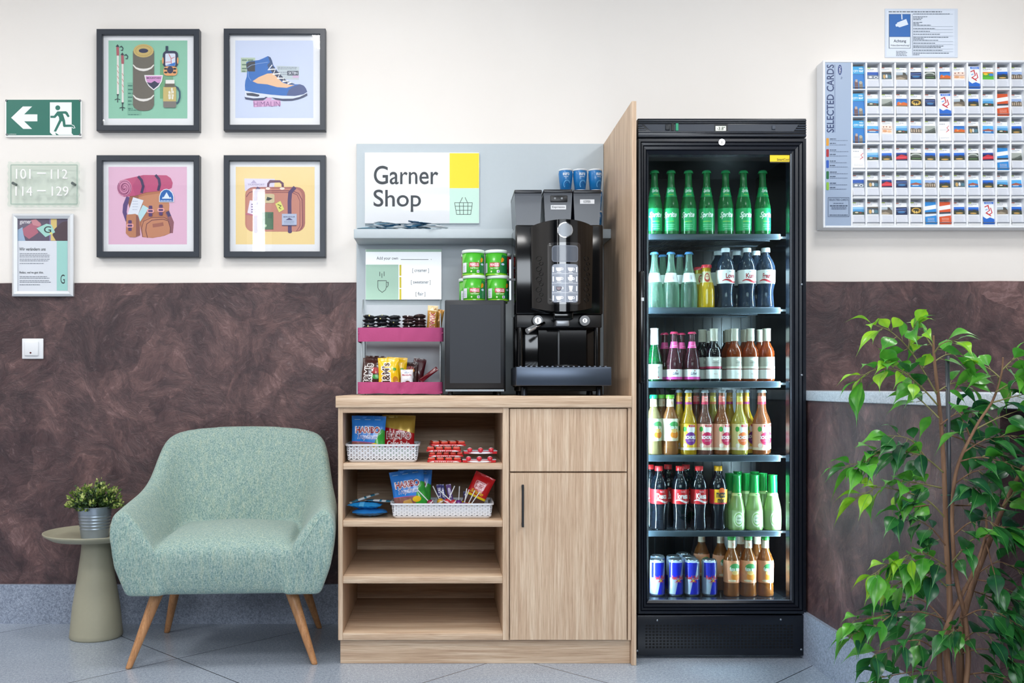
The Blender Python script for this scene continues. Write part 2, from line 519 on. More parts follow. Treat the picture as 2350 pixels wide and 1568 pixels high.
M_LAMP = mat('#ffffff', 0.6, emis=1.0)
for i, (px_, py_) in enumerate(PANELS):
    r = thing('ceiling_light', 'square ceiling light panel, ' + ['first row from the back wall', 'second row from the back wall', 'third row from the back wall'][(-py_ > 2) + (-py_ > 4)] + ', ' + ('over the pictures side' if px_ < -2 else 'over the coffee corner' if px_ < 1 else 'over the plant side'), 'light', (px_, py_, ROOM_H), 'ceiling light panels')
    fr = MB(); w = 0.27; t = 0.02; m = mat('#e8e8e8', 0.4)
    for a, b_, c_, d in ((-w - t, -w, -w - t, w + t), (w, w + t, -w - t, w + t), (-w, w, -w - t, -w), (-w, w, w, w + t)):
        fr.box(px_ + a, px_ + b_, py_ + c_, py_ + d, ROOM_H - 0.02, ROOM_H, m)
    part('rim', fr, r)
    part('diffuser', MB().box(px_ - w, px_ + w, py_ - w, py_ + w, ROOM_H - 0.008, ROOM_H - 0.002, M_LAMP), r)
    area('ceiling_panel_light', (px_, py_, ROOM_H - 0.012), (0, 0, 0), 0.52, 0.52, PANEL_POWER, (1.0, 0.985, 0.965))

# ------------------------------------------------------------ signs and pictures on the wall
M_PANE = glass('picture_glass', refl=0.9)
def escape_sign():
    Y = -0.012
    r = thing('exit_sign', 'green emergency exit sign with white arrow and running figure', 'sign', (X(100, 0), 0, Z(314, 0)))
    part('plate', MB().box(X(12, Y), X(187, Y), Y, -0.002, Z(314, Y), Z(229, Y), mat('#f4f6f5', 0.35)), r)
    a = Art(tf=(0, 220, 5.805)); G = mat('#0b6a5b', 0.4); W = '#eef4f4'
    a.rect(84, 52, 1072, 526, G)
    a.poly([(148, 292), (305, 142), (428, 142), (322, 247), (498, 247), (498, 340), (322, 340), (428, 441), (310, 441)], W)
    a.poly([(665, 87), (955, 87), (955, 500), (978, 522), (785, 522), (735, 488), (748, 522), (700, 522), (665, 488)], W)
    a.ell(770, 160, 33, 33, G)
    a.poly([(765, 208), (880, 206), (902, 222), (928, 275), (905, 288), (870, 240), (838, 238), (868, 330), (874, 384), (968, 384), (995, 402), (1003, 432), (985, 430), (972, 414), (850, 416), (840, 400), (834, 345), (822, 335), (748, 478), (716, 474), (790, 320), (786, 285), (768, 262), (735, 296), (672, 294), (672, 266), (720, 266)], G)
    a.line([(955, 386), (985, 398), (1000, 430), (975, 432), (960, 416)], 8, W)
    a.text('LUMINOX', 112, 506, 218, 518, W)
    part('lettering', a.build(MB(), wallmap(Y), step=0.00008), r)
    for px_, py_ in ((15, 231), (184, 231), (16, 309), (184, 309)):
        part('screw', MB().lathe([(0, 0.0), (0, 0.0048), (0.002, 0.004), (0.003, 0)], mat('#8b9296', 0.3, 1.0), 10, M=Matrix.Translation((X(px_, Y), Y - 0.001, Z(py_, Y))) @ Matrix.Rotation(PI / 2, 4, 'X')), r)
escape_sign()

def room_plate():
    Y = -0.026
    r = thing('room_number_plate', 'wavy-edged clear glass plate with raised room numbers 101 to 129', 'sign', (X(98, 0), 0, Z(476, 0)))
    pts = []
    x0, x1, y0, y1 = 18, 180, 372, 473
    def wav(a, b, n, f):
        return [(a + (b - a) * i / n, f * math.sin(i / n * PI * 2 * (abs(b - a) / 17.5))) for i in range(n)]
    for u, w in wav(x0, x1, 72, 1.5): pts.append((X(u, Y), Z(y0 - w, Y)))
    for u, w in wav(y0, y1, 48, 1.5): pts.append((X(x1 + w, Y), Z(u, Y)))
    for u, w in wav(x1, x0, 72, 1.5): pts.append((X(u, Y), Z(y1 + w, Y)))
    for u, w in wav(y1, y0, 48, 1.5): pts.append((X(x0 - w, Y), Z(u, Y)))
    m = glass('mint_plate_glass', '#f8fcfa', 1.3)
    part('glass_plate', MB().prism(pts, Y, Y + 0.010, m), r)
    hm = mat('#dfeae4', 0.25); dk = mat('#a9bdb2', 0.3)
    fr = MB()
    cx0, cx1, cy0, cy1 = 24, 176, 378, 468
    for k, (a, b) in enumerate((((cx0, cy0), (cx1, cy0)), ((cx1, cy0), (cx1, cy1)), ((cx1, cy1), (cx0, cy1)), ((cx0, cy1), (cx0, cy0)))):
        fr.cyl((X(a[0], Y), Y + 0.004, Z(a[1], Y)), (X(b[0], Y), Y + 0.004, Z(b[1], Y)), 0.0016, 0.0016, dk, 6)
    part('ground_edge', fr, r)
    W = mat('#ffffff', 0.3)
    TXS = []
    for body, a0, b0, c0, d0 in (('101', 38, 389, 71, 411), ('112', 118, 390, 156, 411), ('114', 37, 429, 75, 450), ('129', 120, 429, 158, 450), ('\u2014', 86, 397, 106, 400), ('\u2014', 86, 437, 106, 440)):
        if len(body) == 1: TXS.append((body, a0, b0, c0, d0)); continue
        vv, ff = text_geo(body, -0.012); iv = []
        for q in ff:
            lo, hi = min(vv[k][0] for k in q), max(vv[k][0] for k in q); keep = []
            for (l2, h2) in iv:
                if l2 <= hi and lo <= h2: lo, hi = min(lo, l2), max(hi, h2)
                else: keep.append((l2, h2))
            iv = keep + [(lo, hi)]
        iv.sort(); A0, B0 = iv[0][0], iv[-1][1]
        for ch, (lo, hi) in zip(body, iv): TXS.append((ch, a0 + (lo - A0) / (B0 - A0) * (c0 - a0), b0, a0 + (hi - A0) / (B0 - A0) * (c0 - a0), d0))
    for body, a0, b0, c0, d0 in TXS:
        mb = MB()
        if body == '\u2014': mb.box(X(a0, Y), X(c0, Y), Y - 0.006, Y, Z(d0, Y), Z(b0, Y), W, 0.001, 1)
        else:
            v, f = text_geo(body, -0.012)
            ax = min(p[0] for p in v); bx = max(p[0] for p in v); ay = min(p[1] for p in v); by = max(p[1] for p in v)
            for dy in (-0.006, 0.0):
                mb.add([(X(a0 + (p[0] - ax) / (bx - ax) * (c0 - a0), Y), Y + dy, Z(d0 - (p[1] - ay) / (by - ay) * (d0 - b0), Y)) for p in v], f, W)
            b = bmesh.new(); vs = [b.verts.new((p[0], p[1], 0)) for p in v]
            for q in f:
                try: b.faces.new([vs[i] for i in q])
                except ValueError: pass
            n = len(v); o = 0
            be = [(e.verts[0].co.copy(), e.verts[1].co.copy()) for e in b.edges if len(e.link_faces) == 1]; b.free()
            for p, q in be:
                def w3(c, dy): return (X(a0 + (c.x - ax) / (bx - ax) * (c0 - a0), Y), Y + dy, Z(d0 - (c.y - ay) / (by - ay) * (d0 - b0), Y))
                mb.add([w3(p, -0.006), w3(q, -0.006), w3(q, 0), w3(p, 0)], [(0, 1, 2, 3)], W)
        part('numeral' if body.isdigit() else 'dash', mb, r)
    for px_ in (31, 167):
        part('screw', MB().cyl((X(px_, Y), Y - 0.005, Z(421, Y)), (X(px_, Y), -0.001, Z(421, Y)), 0.006, 0.005, mat('#6d7577', 0.25, 1.0), 14), r)
room_plate()

def poster_frame():
    Y = -0.022
    r = thing('poster_frame', 'small silver snap frame holding an info poster, half over the brown plaster', 'poster', (X(96, 0), 0, Z(680, 0)))
    fr = MB(); al = mat('#dfe2e6', 0.32, 0.35)
    x0, x1, y0, y1, t = X(27, Y), X(167, Y), Z(680, Y), Z(490, Y), 0.021
    for pts in ([(x0, y0), (x1, y0), (x1 - t, y0 + t), (x0 + t, y0 + t)], [(x1, y0), (x1, y1), (x1 - t, y1 - t), (x1 - t, y0 + t)],
                [(x1, y1), (x0, y1), (x0 + t, y1 - t), (x1 - t, y1 - t)], [(x0, y1), (x0, y0), (x0 + t, y0 + t), (x0 + t, y1 - t)]):
        (ax, az), (bx, bz), (cx, cz), (dx, dz) = pts
        m1 = ((ax * 0.55 + dx * 0.45), (az * 0.55 + dz * 0.45)); m2 = ((bx * 0.55 + cx * 0.45), (bz * 0.55 + cz * 0.45))
        v = [(ax, -0.006, az), (bx, -0.006, bz), (bx, Y + 0.003, bz), (ax, Y + 0.003, az), (m2[0], Y - 0.003, m2[1]), (m1[0], Y - 0.003, m1[1]), (cx, Y + 0.004, cz), (dx, Y + 0.004, dz), (cx, -0.012, cz), (dx, -0.012, dz)]
        fr.add(v, [(0, 1, 2, 3), (3, 2, 4, 5), (5, 4, 6, 7), (7, 6, 8, 9)], al, False)
    part('frame', fr, r)
    P = -0.0125
    sh = MB().box(x0 + 0.015, x1 - 0.015, P, -0.0065, y0 + 0.015, y1 - 0.015, mat('#e6ebf4', 0.5))
    a = Art(tf=(0, 480, 4.355))
    a.rect(165, 88, 675, 318, '#5b5068'); a.rect(165, 88, 320, 200, '#6a6478'); a.rect(495, 88, 510, 318, '#8d7fb4')
    a.rect(508, 92, 568, 316, '#e2c77c')
    a.poly([(165, 215), (225, 180), (235, 255), (255, 318), (165, 318)], '#9db9d6')
    a.poly([(225, 200), (300, 150), (330, 130), (400, 130), (415, 165), (365, 190), (385, 235), (330, 275), (290, 300), (240, 262)], '#b5677c')
    a.poly([(310, 110), (360, 100), (412, 150), (395, 175), (330, 160)], '#cf8d98')
    a.poly([(545, 200), (620, 130), (675, 120), (675, 318), (560, 318), (525, 260)], '#4d3a44')
    a.poly([(365, 192), (465, 146), (515, 158), (552, 232), (455, 280)], '#a8dcd2')
    a.text('G', 440, 172, 512, 238, '#27333a', 0.01)
    a.poly([(494, 236), (518, 228), (524, 246), (500, 252)], '#ecdf7a')
    a.text('garner', 198, 118, 312, 158, '#f2eef2', 0.01)
    a.rect(568, 318, 675, 815, '#a4dbd4')
    a.text('Wir ver\u00e4ndern uns', 193, 384, 456, 416, '#363c46', 0.012)
    a.bars(197, 520, (442, 458, 474), 7, '#8c93a0', seed=2); a.bars(197, 512, (498, 514), 7, '#8c93a0', seed=3); a.bars(197, 450, (540,), 7, '#8c93a0', seed=4)
    a.text("Relax, we've got this.", 196, 622, 436, 650, '#363c46', 0.012)
    a.bars(197, 500, (672, 688), 7, '#8c93a0', seed=5); a.bars(197, 530, (712, 728), 7, '#8c93a0', seed=6); a.bars(197, 410, (753,), 7, '#757d8a', seed=7)
    a.text('G', 607, 655, 648, 746, '#232b33', 0.0)
    part('poster_sheet', a.build(sh, wallmap(P), step=0.00005, base=0.0001), r)
    part('cover_sheet', MB().box(x0 + t, x1 - t, Y + 0.0045, Y + 0.0055, y0 + t, y1 - t, M_PANE), r)
poster_frame()

def frame_pic(x0, y0, x1, y1, print_box, art, label):
    Y = -0.034
    r = thing('picture_frame', label, 'picture', (X((x0 + x1) / 2, 0), 0, Z(y1, 0)), 'framed travel prints')
    bm_ = mat('#2b313b', 0.38, vary=0.05)
    fr = MB(); t = 13.0
    A = [(X(x0, Y), Z(y1, Y)), (X(x1, Y), Z(y1, Y)), (X(x1, Y), Z(y0, Y)), (X(x0, Y), Z(y0, Y))]
    tt = t / S(Y); D = [(1, 1), (-1, 1), (-1, -1), (1, -1)]
    for k in range(4):
        k2 = (k + 1) % 4; v = []
        for i in (k, k2):
            (ax, az), (sx, sz) = A[i], D[i]
            for (d, yy) in ((0, 0), (0, Y + 0.002), (0.0015, Y), (tt - 0.0015, Y), (tt, Y + 0.002), (tt, -0.012)): v.append((ax + sx * d, yy, az + sz * d))
        fr.add(v, [(i, i + 1, i + 7, i + 6) for i in range(5)], bm_)
    part('frame', fr, r)
    P = -0.016
    a = Art(); a.rect(*print_box, art.bg)
    mb = MB().box(X(x0 + 6, P), X(x1 - 6, P), P, -0.003, Z(y1 - 6, P), Z(y0 + 6, P), mat('#f3f4f7', 0.6))
    a.it += art.it
    part('print', a.build(mb, wallmap(P), step=0.00009), r)
    part('glass', MB().box(X(x0 + t - 2, -0.027), X(x1 - t + 2, -0.027), -0.0275, -0.0255, Z(y1 - t + 2, -0.027), Z(y0 + t - 2, -0.027), M_PANE), r)

NV = '#262b4e'
a = Art(tf=(215, 60, 6.272)); a.bg = '#8fcbb0'
a.rect(485, 812, 690, 1285, '#7db89e'); a.bars(495, 560, (850, 905, 960, 1015, 1070, 1120, 1180), 18, '#3d7c6d', seed=8); a.bars(500, 680, (1205, 1270), 12, '#3d7c6d', seed=9)
a.rect(955, 490, 1010, 1045, '#6fae7e'); a.rect(1010, 700, 1145, 900, '#75ab86')
for ox, oy in ((0, 0), (70, 120)):
    a.line([(348 + ox, 425 + oy), (350 + ox, 985 + oy)], 28, '#efe7e2')
    for k in range(4): a.line([(340 + ox, 560 + oy + k * 80), (362 + ox, 600 + oy + k * 80)], 9, '#cf9a8c')
    a.line([(345 + ox, 290 + oy), (350 + ox, 425 + oy)], 38, '#b35663')
    a.poly([(318 + ox, 295 + oy), (345 + ox, 262 + oy), (366 + ox, 290 + oy), (360 + ox, 305 + oy), (330 + ox, 300 + oy)], '#23303c')
    a.line([(375 + ox, 305 + oy), (400 + ox, 292 + oy), (424 + ox, 320 + oy), (415 + ox, 352 + oy), (392 + ox, 348 + oy)], 15, '#23484a')
    a.line([(348 + ox, 980 + oy), (346 + ox, 1100 + oy)], 13, '#1d3538'); a.poly([(330 + ox, 980 + oy), (368 + ox, 980 + oy), (348 + ox, 1025 + oy)], '#1d3538')
    a.line([(306 + ox, 1062 + oy), (346 + ox, 1048 + oy), (384 + ox, 1062 + oy)], 11, '#1d3538')
a.poly([(568, 360), (872, 360), (872, 1140), (845, 1190), (800, 1215), (720, 1225), (640, 1212), (590, 1180), (568, 1140)], '#6b655b')
a.ell(720, 358, 146, 96, '#cdb36d'); a.line([(720 + 112 * math.cos(t / 8), 358 + 72 * math.sin(t / 8)) for t in range(0, 50)], 6, '#b18f4a'); a.ell(720, 358, 68, 32, NV)
for y in (0, 435):
    a.line([(570, 560 + y), (610, 605 + y), (665, 628 + y), (720, 635 + y), (775, 628 + y), (830, 605 + y), (870, 560 + y)], [14, 22, 32, 36, 32, 22, 14], '#efebe6')
a.poly([(732, 708), (1002, 708), (985, 800), (940, 875), (866, 928), (795, 870), (748, 790)], '#f6f3f5')
a.poly([(748, 722), (986, 722), (972, 795), (930, 860), (866, 912), (805, 858), (762, 785)], '#d99ad0')
a.poly([(768, 812), (830, 822), (880, 792), (930, 825), (958, 815), (930, 860), (866, 910), (805, 858)], '#2f3350')
a.text('MOUNTAIN', 766, 738, 966, 764, '#47294d', 0.02)
a.line([(1057, 290), (1057, 380)], 38, '#1c3a50'); a.rrect(998, 360, 1218, 600, 60, NV); a.ell(1000, 500, 12, 48, '#eaa468'); a.ell(1214, 500, 12, 48, '#eaa468')
a.rrect(1008, 585, 1208, 718, 50, '#eda96c'); a.rrect(1035, 398, 1180, 578, 18, '#dfe6f6'); a.poly([(1040, 572), (1120, 545), (1178, 525), (1178, 560), (1165, 577)], '#2878cf')
a.line([(1085, 405), (1118, 470), (1122, 545)], 9, '#cf5a58'); a.line([(1118, 475), (1170, 450)], 8, '#cf5a58'); a.line([(1040, 525), (1120, 520)], 7, '#cf5a58')
a.ell(1105, 635, 45, 52, NV)
for u, w in ((1040, 620), (1043, 672), (1172, 620), (1168, 672)): a.ell(u, w, 24, 14, '#33302f')
a.line([(1170, 870), (1215, 895), (1243, 950), (1245, 1030), (1225, 1095), (1195, 1118)], 24, '#1f4c66')
a.rrect(1008, 870, 1192, 1178, 22, '#7d7873'); a.rect(1005, 882, 1192, 1088, '#cdb974'); a.rect(1030, 830, 1170, 884, '#6b6356'); a.rect(1040, 780, 1168, 834, '#f2efe9')
a.line([(1110, 1055), (1118, 990), (1128, 920)], 9, '#f1eee0')
for u, w, s_ in ((1095, 960, -1), (1145, 955, 1), (1092, 1005, -1), (1145, 1005, 1), (1095, 1040, -1), (1140, 1040, 1), (1132, 915, 1)): a.ell(u, w, 13, 22, '#f1eee0')
frame_pic(221, 66, 457, 300, (249, 93, 430, 272), a, 'black framed green print with hiking poles, rolled mat and flask')

a = Art(tf=(505, 60, 6.272)); a.bg = '#cfdaf4'
a.rect(300, 455, 505, 665, '#b9cbb4'); a.bars(315, 490, (480, 545, 600, 640), 22, '#6d8a75', seed=11)
a.poly([(810, 570), (1140, 585), (1135, 775), (860, 760)], '#c3cfd6'); a.bars(830, 1125, (590, 612, 660, 690), 10, '#8793a3', seed=12)
a.rect(968, 645, 1128, 710, '#3a4358'); a.text('SKTBN', 985, 656, 1115, 698, '#e6ebf5', 0.01); a.rect(1045, 712, 1135, 745, '#d4b5d6')
a.poly([(475, 1070), (868, 1060), (875, 1145), (485, 1168)], '#d9a6d2'); a.text('HIMALIN', 485, 1085, 865, 1160, '#8d5f94', 0.0)
a.ell(700, 1040, 45, 30, '#dcabd4')
a.poly([(378, 525), (400, 510), (560, 490), (620, 465), (690, 432), (725, 450), (748, 495), (765, 560), (820, 640), (900, 760), (960, 810), (1080, 840), (1150, 838), (1205, 858), (1235, 895), (1255, 945), (1200, 985), (1080, 1005), (900, 1000), (720, 985), (520, 960), (365, 935), (358, 860), (365, 790), (385, 730), (392, 640), (378, 580)], '#2d6fc0')
a.poly([(690, 436), (728, 452), (748, 498), (764, 560), (700, 615), (680, 560), (720, 520)], '#34507c')
a.poly([(380, 540), (420, 512), (505, 508), (505, 655), (400, 655), (380, 580)], '#3a3d46')
a.poly([(468, 795), (560, 735), (680, 685), (760, 680), (830, 745), (900, 815), (1000, 845), (1075, 850), (960, 890), (820, 880), (680, 840), (540, 828)], '#f2c49c')
a.poly([(960, 998), (985, 930), (1030, 885), (1085, 862), (1150, 838), (1205, 858), (1235, 895), (1255, 948), (1200, 985), (1080, 1005)], '#4d5b8c')
a.poly([(758, 565), (800, 625), (860, 690), (940, 770), (1010, 815), (1078, 832), (1000, 838), (930, 815), (850, 760), (760, 680), (720, 625)], '#39435c')
a.line([(752, 560), (695, 628), (800, 620), (765, 695), (862, 685), (830, 752), (922, 752), (900, 800), (980, 790), (975, 828), (1030, 812)], 15, '#f5f6fa')
a.poly([(356, 930), (520, 962), (720, 988), (900, 1005), (1080, 1008), (1200, 985), (1252, 955), (1252, 985), (1150, 1020), (1050, 1045), (920, 1050), (760, 1030), (600, 1035), (450, 1045), (356, 1020)], '#dfe7fb')
a.poly([(378, 965), (470, 965), (565, 988), (568, 1008), (540, 1018), (390, 1000)], '#3c4255')
a.poly([(352, 1022), (480, 1042), (640, 1035), (650, 1022), (690, 1022), (620, 1070), (480, 1072), (370, 1055)], '#3c4568')
a.poly([(745, 1030), (900, 1048), (1050, 1046), (1150, 1020), (1254, 968), (1258, 1000), (1200, 1030), (1120, 1058), (1040, 1075), (910, 1078), (800, 1060)], '#3c4568')
a.line([(395, 600), (450, 565), (560, 540), (690, 522)], 6, '#9dbbe6'); a.line([(405, 650), (415, 740), (450, 790)], 5, '#9dbbe6')
frame_pic(513, 65, 747, 299, (540, 93, 719, 271), a, 'black framed pale blue print of a blue hiking boot')

a = Art(tf=(215, 350, 6.272)); a.bg = '#e9bcd6'
a.line([(500, 640), (455, 760), (445, 860), (480, 990)], [60, 66, 60, 40], '#5f4a80')
a.poly([(640, 600), (720, 570), (930, 545), (1060, 590), (1090, 760), (1085, 830), (1130, 960), (1150, 1080), (1135, 1150), (1020, 1200), (850, 1232), (700, 1220), (660, 1000), (620, 760)], '#b9785a')
a.poly([(520, 620), (640, 600), (660, 700), (520, 820), (500, 730)], '#9c6552')
a.poly([(640, 650), (730, 620), (950, 590), (1060, 640), (1088, 760), (1080, 830), (900, 860), (780, 850), (720, 760)], '#cb8d6c')
a.line([(1060, 860), (1125, 1010), (1110, 1160)], 60, '#94606a'); a.line([(1060, 850), (1095, 920)], 46, '#4c4370')
a.poly([(690, 1010), (760, 950), (860, 935), (1000, 935), (1075, 975), (1105, 1060), (1100, 1165), (960, 1215), (770, 1230), (705, 1200)], '#c8896a')
a.line([(775, 1228), (750, 1120), (765, 1030), (840, 975), (1000, 962), (1075, 985), (1105, 1090), (1100, 1165)], 10, '#6b3d4c'); a.line([(705, 1215), (690, 1090), (720, 990), (830, 940), (1010, 935), (1080, 970)], 8, '#6b3d4c')
a.line([(850, 1055), (925, 1045), (1005, 1030)], 52, '#a5675a')
a.poly([(345, 480), (380, 410), (450, 385), (720, 325), (1050, 330), (1110, 370), (1138, 440), (1125, 510), (1060, 545), (760, 575), (600, 625), (440, 638), (360, 590)], '#c4567f')
a.poly([(560, 480), (640, 350), (720, 325), (760, 575), (600, 625)], '#b94f7a')
a.ell(445, 512, 105, 122, '#d68fb0')
a.line([(445 + (8 + 3.9 * t) * math.cos(t * 0.42), 512 + (9 + 4.6 * t) * math.sin(t * 0.42)) for t in range(0, 25)] + [], 9, '#7c2f5e')
a.line([(445 + (8 + 1.9 * t) * math.cos(t * 0.42), 512 + (9 + 2.2 * t) * math.sin(t * 0.42)) for t in range(0, 50)], 8, '#8b3a69')
a.line([(640, 345), (690, 400), (715, 490), (690, 585)], 38, '#43385f'); a.line([(890, 325), (940, 385), (952, 460), (930, 550)], 38, '#43385f')
a.poly([(570, 645), (720, 690), (640, 900), (490, 890)], '#e6ebf6'); a.bars(560, 640, (700, 740, 780, 820), 7, '#a8b2cc', seed=13)
a.poly([(710, 755), (795, 805), (670, 1000), (640, 900)], '#bfe3ea')
a.poly([(475, 900), (600, 885), (640, 905), (670, 1010), (668, 1195), (600, 1222), (520, 1220), (465, 1165)], '#c08261'); a.poly([(612, 900), (650, 930), (672, 1190), (612, 1215)], '#8f5a55')
for u, w in ((525, 1055), (820, 845), (970, 830)):
    a.rrect(u - 26, w - 78, u + 26, w + 78, 14, '#5a3f72'); a.rrect(u - 50, w - 28, u + 50, w + 28, 20, '#f0a9a8'); a.rrect(u - 32, w - 14, u + 32, w + 14, 8, '#5a3f72')
a.poly([(945, 718), (945, 640), (965, 575), (1010, 535), (1050, 526), (1095, 538), (1140, 580), (1158, 640), (1158, 718)], '#eef2fa')
a.poly([(954, 710), (954, 640), (974, 583), (1012, 546), (1050, 536), (1090, 547), (1130, 588), (1148, 640), (1148, 710)], '#2a68b4')
a.poly([(1000, 668), (1052, 575), (1104, 668)], '#e8f2fa'); a.poly([(1022, 668), (1000, 640), (985, 668)], '#e8f2fa'); a.poly([(1090, 668), (1108, 640), (1125, 668)], '#e8f2fa')
a.bars(965, 1135, (692,), 10, '#cfe0f4', 0.02, 14)
frame_pic(221, 356, 457, 590, (249, 383, 429, 561), a, 'black framed pink print of a brown rucksack with a bedroll')

a = Art(tf=(505, 350, 6.272)); a.bg = '#f8dc9c'
a.poly([(348, 375), (790, 380), (780, 500), (430, 540), (358, 555)], '#e3dcf0'); a.text('TRANSPORT', 400, 452, 640, 476, '#8d7fa8', 0.0); a.poly([(440, 445), (485, 395), (530, 445)], '#b9aecf')
a.line([(690, 520), (695, 450), (720, 418), (860, 416), (900, 448), (905, 520)], 32, '#6b4560')
a.rrect(362, 498, 1225, 1140, 120, '#b07068'); a.rrect(362, 520, 1180, 1140, 110, '#c98878')
a.line([(380, 640), (420, 580), (500, 552), (1040, 552), (1130, 590), (1180, 680), (1190, 1050), (1160, 1110)], 10, '#7a4252'); a.line([(1100, 1135), (1150, 1060), (1150, 700), (1110, 610), (1030, 576), (560, 576)], 8, '#7a4252')
a.ell(690, 520, 32, 18, '#f4e6dd'); a.ell(895, 520, 36, 18, '#f4e6dd')
a.line([(560, 505), (515, 580), (508, 700), (512, 1140)], 54, '#56426b'); a.ell(515, 1138, 30, 26, '#56426b')
a.line([(1080, 500), (1010, 580), (1000, 700), (1005, 1140)], 54, '#56426b'); a.ell(1006, 1138, 30, 26, '#56426b')
a.poly([(430, 690), (655, 715), (610, 935), (395, 870)], '#efe4f4'); a.line([(372, 885), (560, 915)], 18, '#c56a8c'); a.bars(450, 600, (740, 775, 815, 850), 16, '#6e5c8d', seed=15); a.ell(537, 733, 18, 18, '#4a3b66')
a.rrect(610, 598, 785, 730, 26, '#d3c39b'); a.poly([(665, 690), (680, 640), (760, 665), (700, 695)], '#2b3b33')
a.poly([(795, 740), (870, 700), (925, 820), (850, 865)], '#e3e07c'); a.line([(830, 750), (880, 770), (850, 800), (880, 815)], 12, '#5d6b2c')
a.rect(605, 860, 768, 1108, '#4e7458'); a.ell(655, 1056, 18, 20, '#bcd7b2'); a.rect(690, 880, 750, 950, '#3f6450')
a.rect(892, 885, 1105, 1045, '#b8c3dd'); a.line([(892, 1052), (1100, 1052)], 12, '#5c5576'); a.text('BERGTOUR', 915, 918, 1080, 940, '#4a4570', 0.01); a.poly([(945, 975), (998, 940), (1050, 975)], '#555079'); a.bars(925, 1080, (990, 1012), 7, '#7d86a6', seed=16)
frame_pic(513, 356, 747, 590, (541, 383, 722, 561), a, 'black framed yellow print of an old brown suitcase with stickers')

def switch():
    Y = -0.018
    r = thing('light_switch', 'white square light switch with a small red dot on the brown plaster', 'switch', (X(73, 0), 0, Z(825, 0)))
    w = mat('#e8eaee', 0.3)
    part('cover_plate', MB().box(X(49, Y), X(98, Y), Y + 0.004, -0.006, Z(824, Y), Z(777, Y), w, 0.003, 2), r)
    part('rocker', MB().box(X(56, Y), X(88, Y), Y - 0.002, Y + 0.006, Z(817, Y), Z(784, Y), w, 0.003, 2), r)
    part('indicator', MB().lathe([(0, 0.004), (0.001, 0.003), (0.0014, 0)], '#5a1c1c', 12, M=Matrix.Translation((X(70.5, Y), Y - 0.002, Z(810, Y))) @ Matrix.Rotation(PI / 2, 4, 'X')), r, 'small dark red dot')
switch()

def notice():
    Y = -0.003
    r = MB().box(X(2031, Y), X(2198, Y), Y, -0.0002, Z(132, Y), Z(20, Y), mat('#d3dcea', 0.35))
    a = Art(tf=(1860, 0, 2.8))
    a.rect(490, 68, 925, 360, '#dbe4f2'); a.rect(503, 90, 643, 312, '#4a5a6e'); a.rect(507, 92, 640, 236, '#2b69b4'); a.rect(507, 238, 640, 309, '#e2eaf6')
    a.line([(586, 92), (588, 125)], 7, '#dfe9f6'); a.poly([(556, 146), (615, 122), (628, 158), (572, 176), (556, 168)], '#dfe9f6'); a.poly([(545, 158), (556, 152), (560, 170), (549, 172)], '#dfe9f6')
    a.text('Achtung', 534, 254, 614, 278, '#27303c', 0.015); a.text('Video\u00fcberwachung!', 514, 286, 634, 300, '#27303c', 0.01)
    a.bars(502, 845, (73,), 6, '#59636f', 0.01, 21); a.bars(550, 625, (328, 337, 346, 355), 4, '#69737f', seed=22)
    for i, (y, e) in enumerate(((88, 900), (106, 750), (115, 720), (124, 715), (142, 720), (151, 700), (160, 775), (182, 805), (200, 770), (218, 835), (238, 890), (248, 730), (257, 825), (276, 800), (294, 860), (303, 840), (322, 855), (340, 892), (350, 700))):
        a.bars(660, e, (y,), 4.5, '#5e6a78', 0.05, 30 + i)
    for y in (92, 170, 191, 209, 232, 268, 286, 315, 332): a.rect(658, y, 915, y + 1.2, '#8b97a6')
    a.rect(654, 90, 656, 358, '#8b97a6')
    single('paper_notice', a.build(r, wallmap(Y), step=0.00004, base=0.0001), 'laminated video surveillance notice with a blue camera symbol, above the card rack', 'notice')
notice()
# ------------------------------------------------------------ shop furniture
WZ = wood('z', 'oak_upright'); WX = wood('x', 'oak_lengthwise')
GREY = mat('#b9c3c9', 0.45, name='pale_grey_laminate', vary=0.02)
YC = -0.60                                           # front of the cabinets
CT = Z(909, YC)                                      # worktop height
def pb(mb, x0, x1, y0, y1, Y, depth, m, bev=0.0015, seg=1):
    """board given by its picture outline at front depth Y and a thickness to the back"""
    return mb.box(X(x0, Y), X(x1, Y), Y, Y + depth, Z(y1, Y), Z(y0, Y), m, bev, seg)

# backing panel and its shelf
r = thing('backing_panel', 'tall pale grey panel fixed to the wall behind the coffee machine', 'wall panel', (X(1100, 0), -0.007, CT))
part('board', MB().box(X(818, -0.025), 0.654, -0.025, -0.0065, CT + 0.001, Z(330, -0.025), GREY, 0.001, 1), r)
SHY = -0.20; SH_TOP = Z(525.5, SHY)
r = thing('wall_shelf', 'long pale grey shelf board on the grey backing panel', 'shelf', (X(1100, 0), -0.025, SH_TOP))
part('board', MB().box(X(812, SHY), 0.654, SHY, -0.0255, Z(547, SHY), SH_TOP, GREY, 0.002, 2), r)

# divider between coffee corner and fridge
PX0, PX1 = 0.655, 0.6715
single('divider_panel', MB().box(PX0, PX1, -0.605, -0.002, 0.0, Z(232, -0.605), WZ, 0.001, 1), 'tall thin oak divider board between coffee machine and drinks fridge', 'divider')

# worktop
single('worktop', MB().box(X(770, YC - 0.01), PX0 - 0.001, YC - 0.01, -0.0262, CT - 0.041, CT, WX, 0.002, 2), 'oak worktop slab under the coffee machine and snack stand', 'worktop')
# plinth
single('plinth', MB().box(X(781, YC + 0.02), PX0 - 0.001, YC + 0.02, -0.03, 0.0, Z(1470, YC) - 0.001, WX, 0.001, 1), 'oak plinth board under both cabinets', 'plinth')

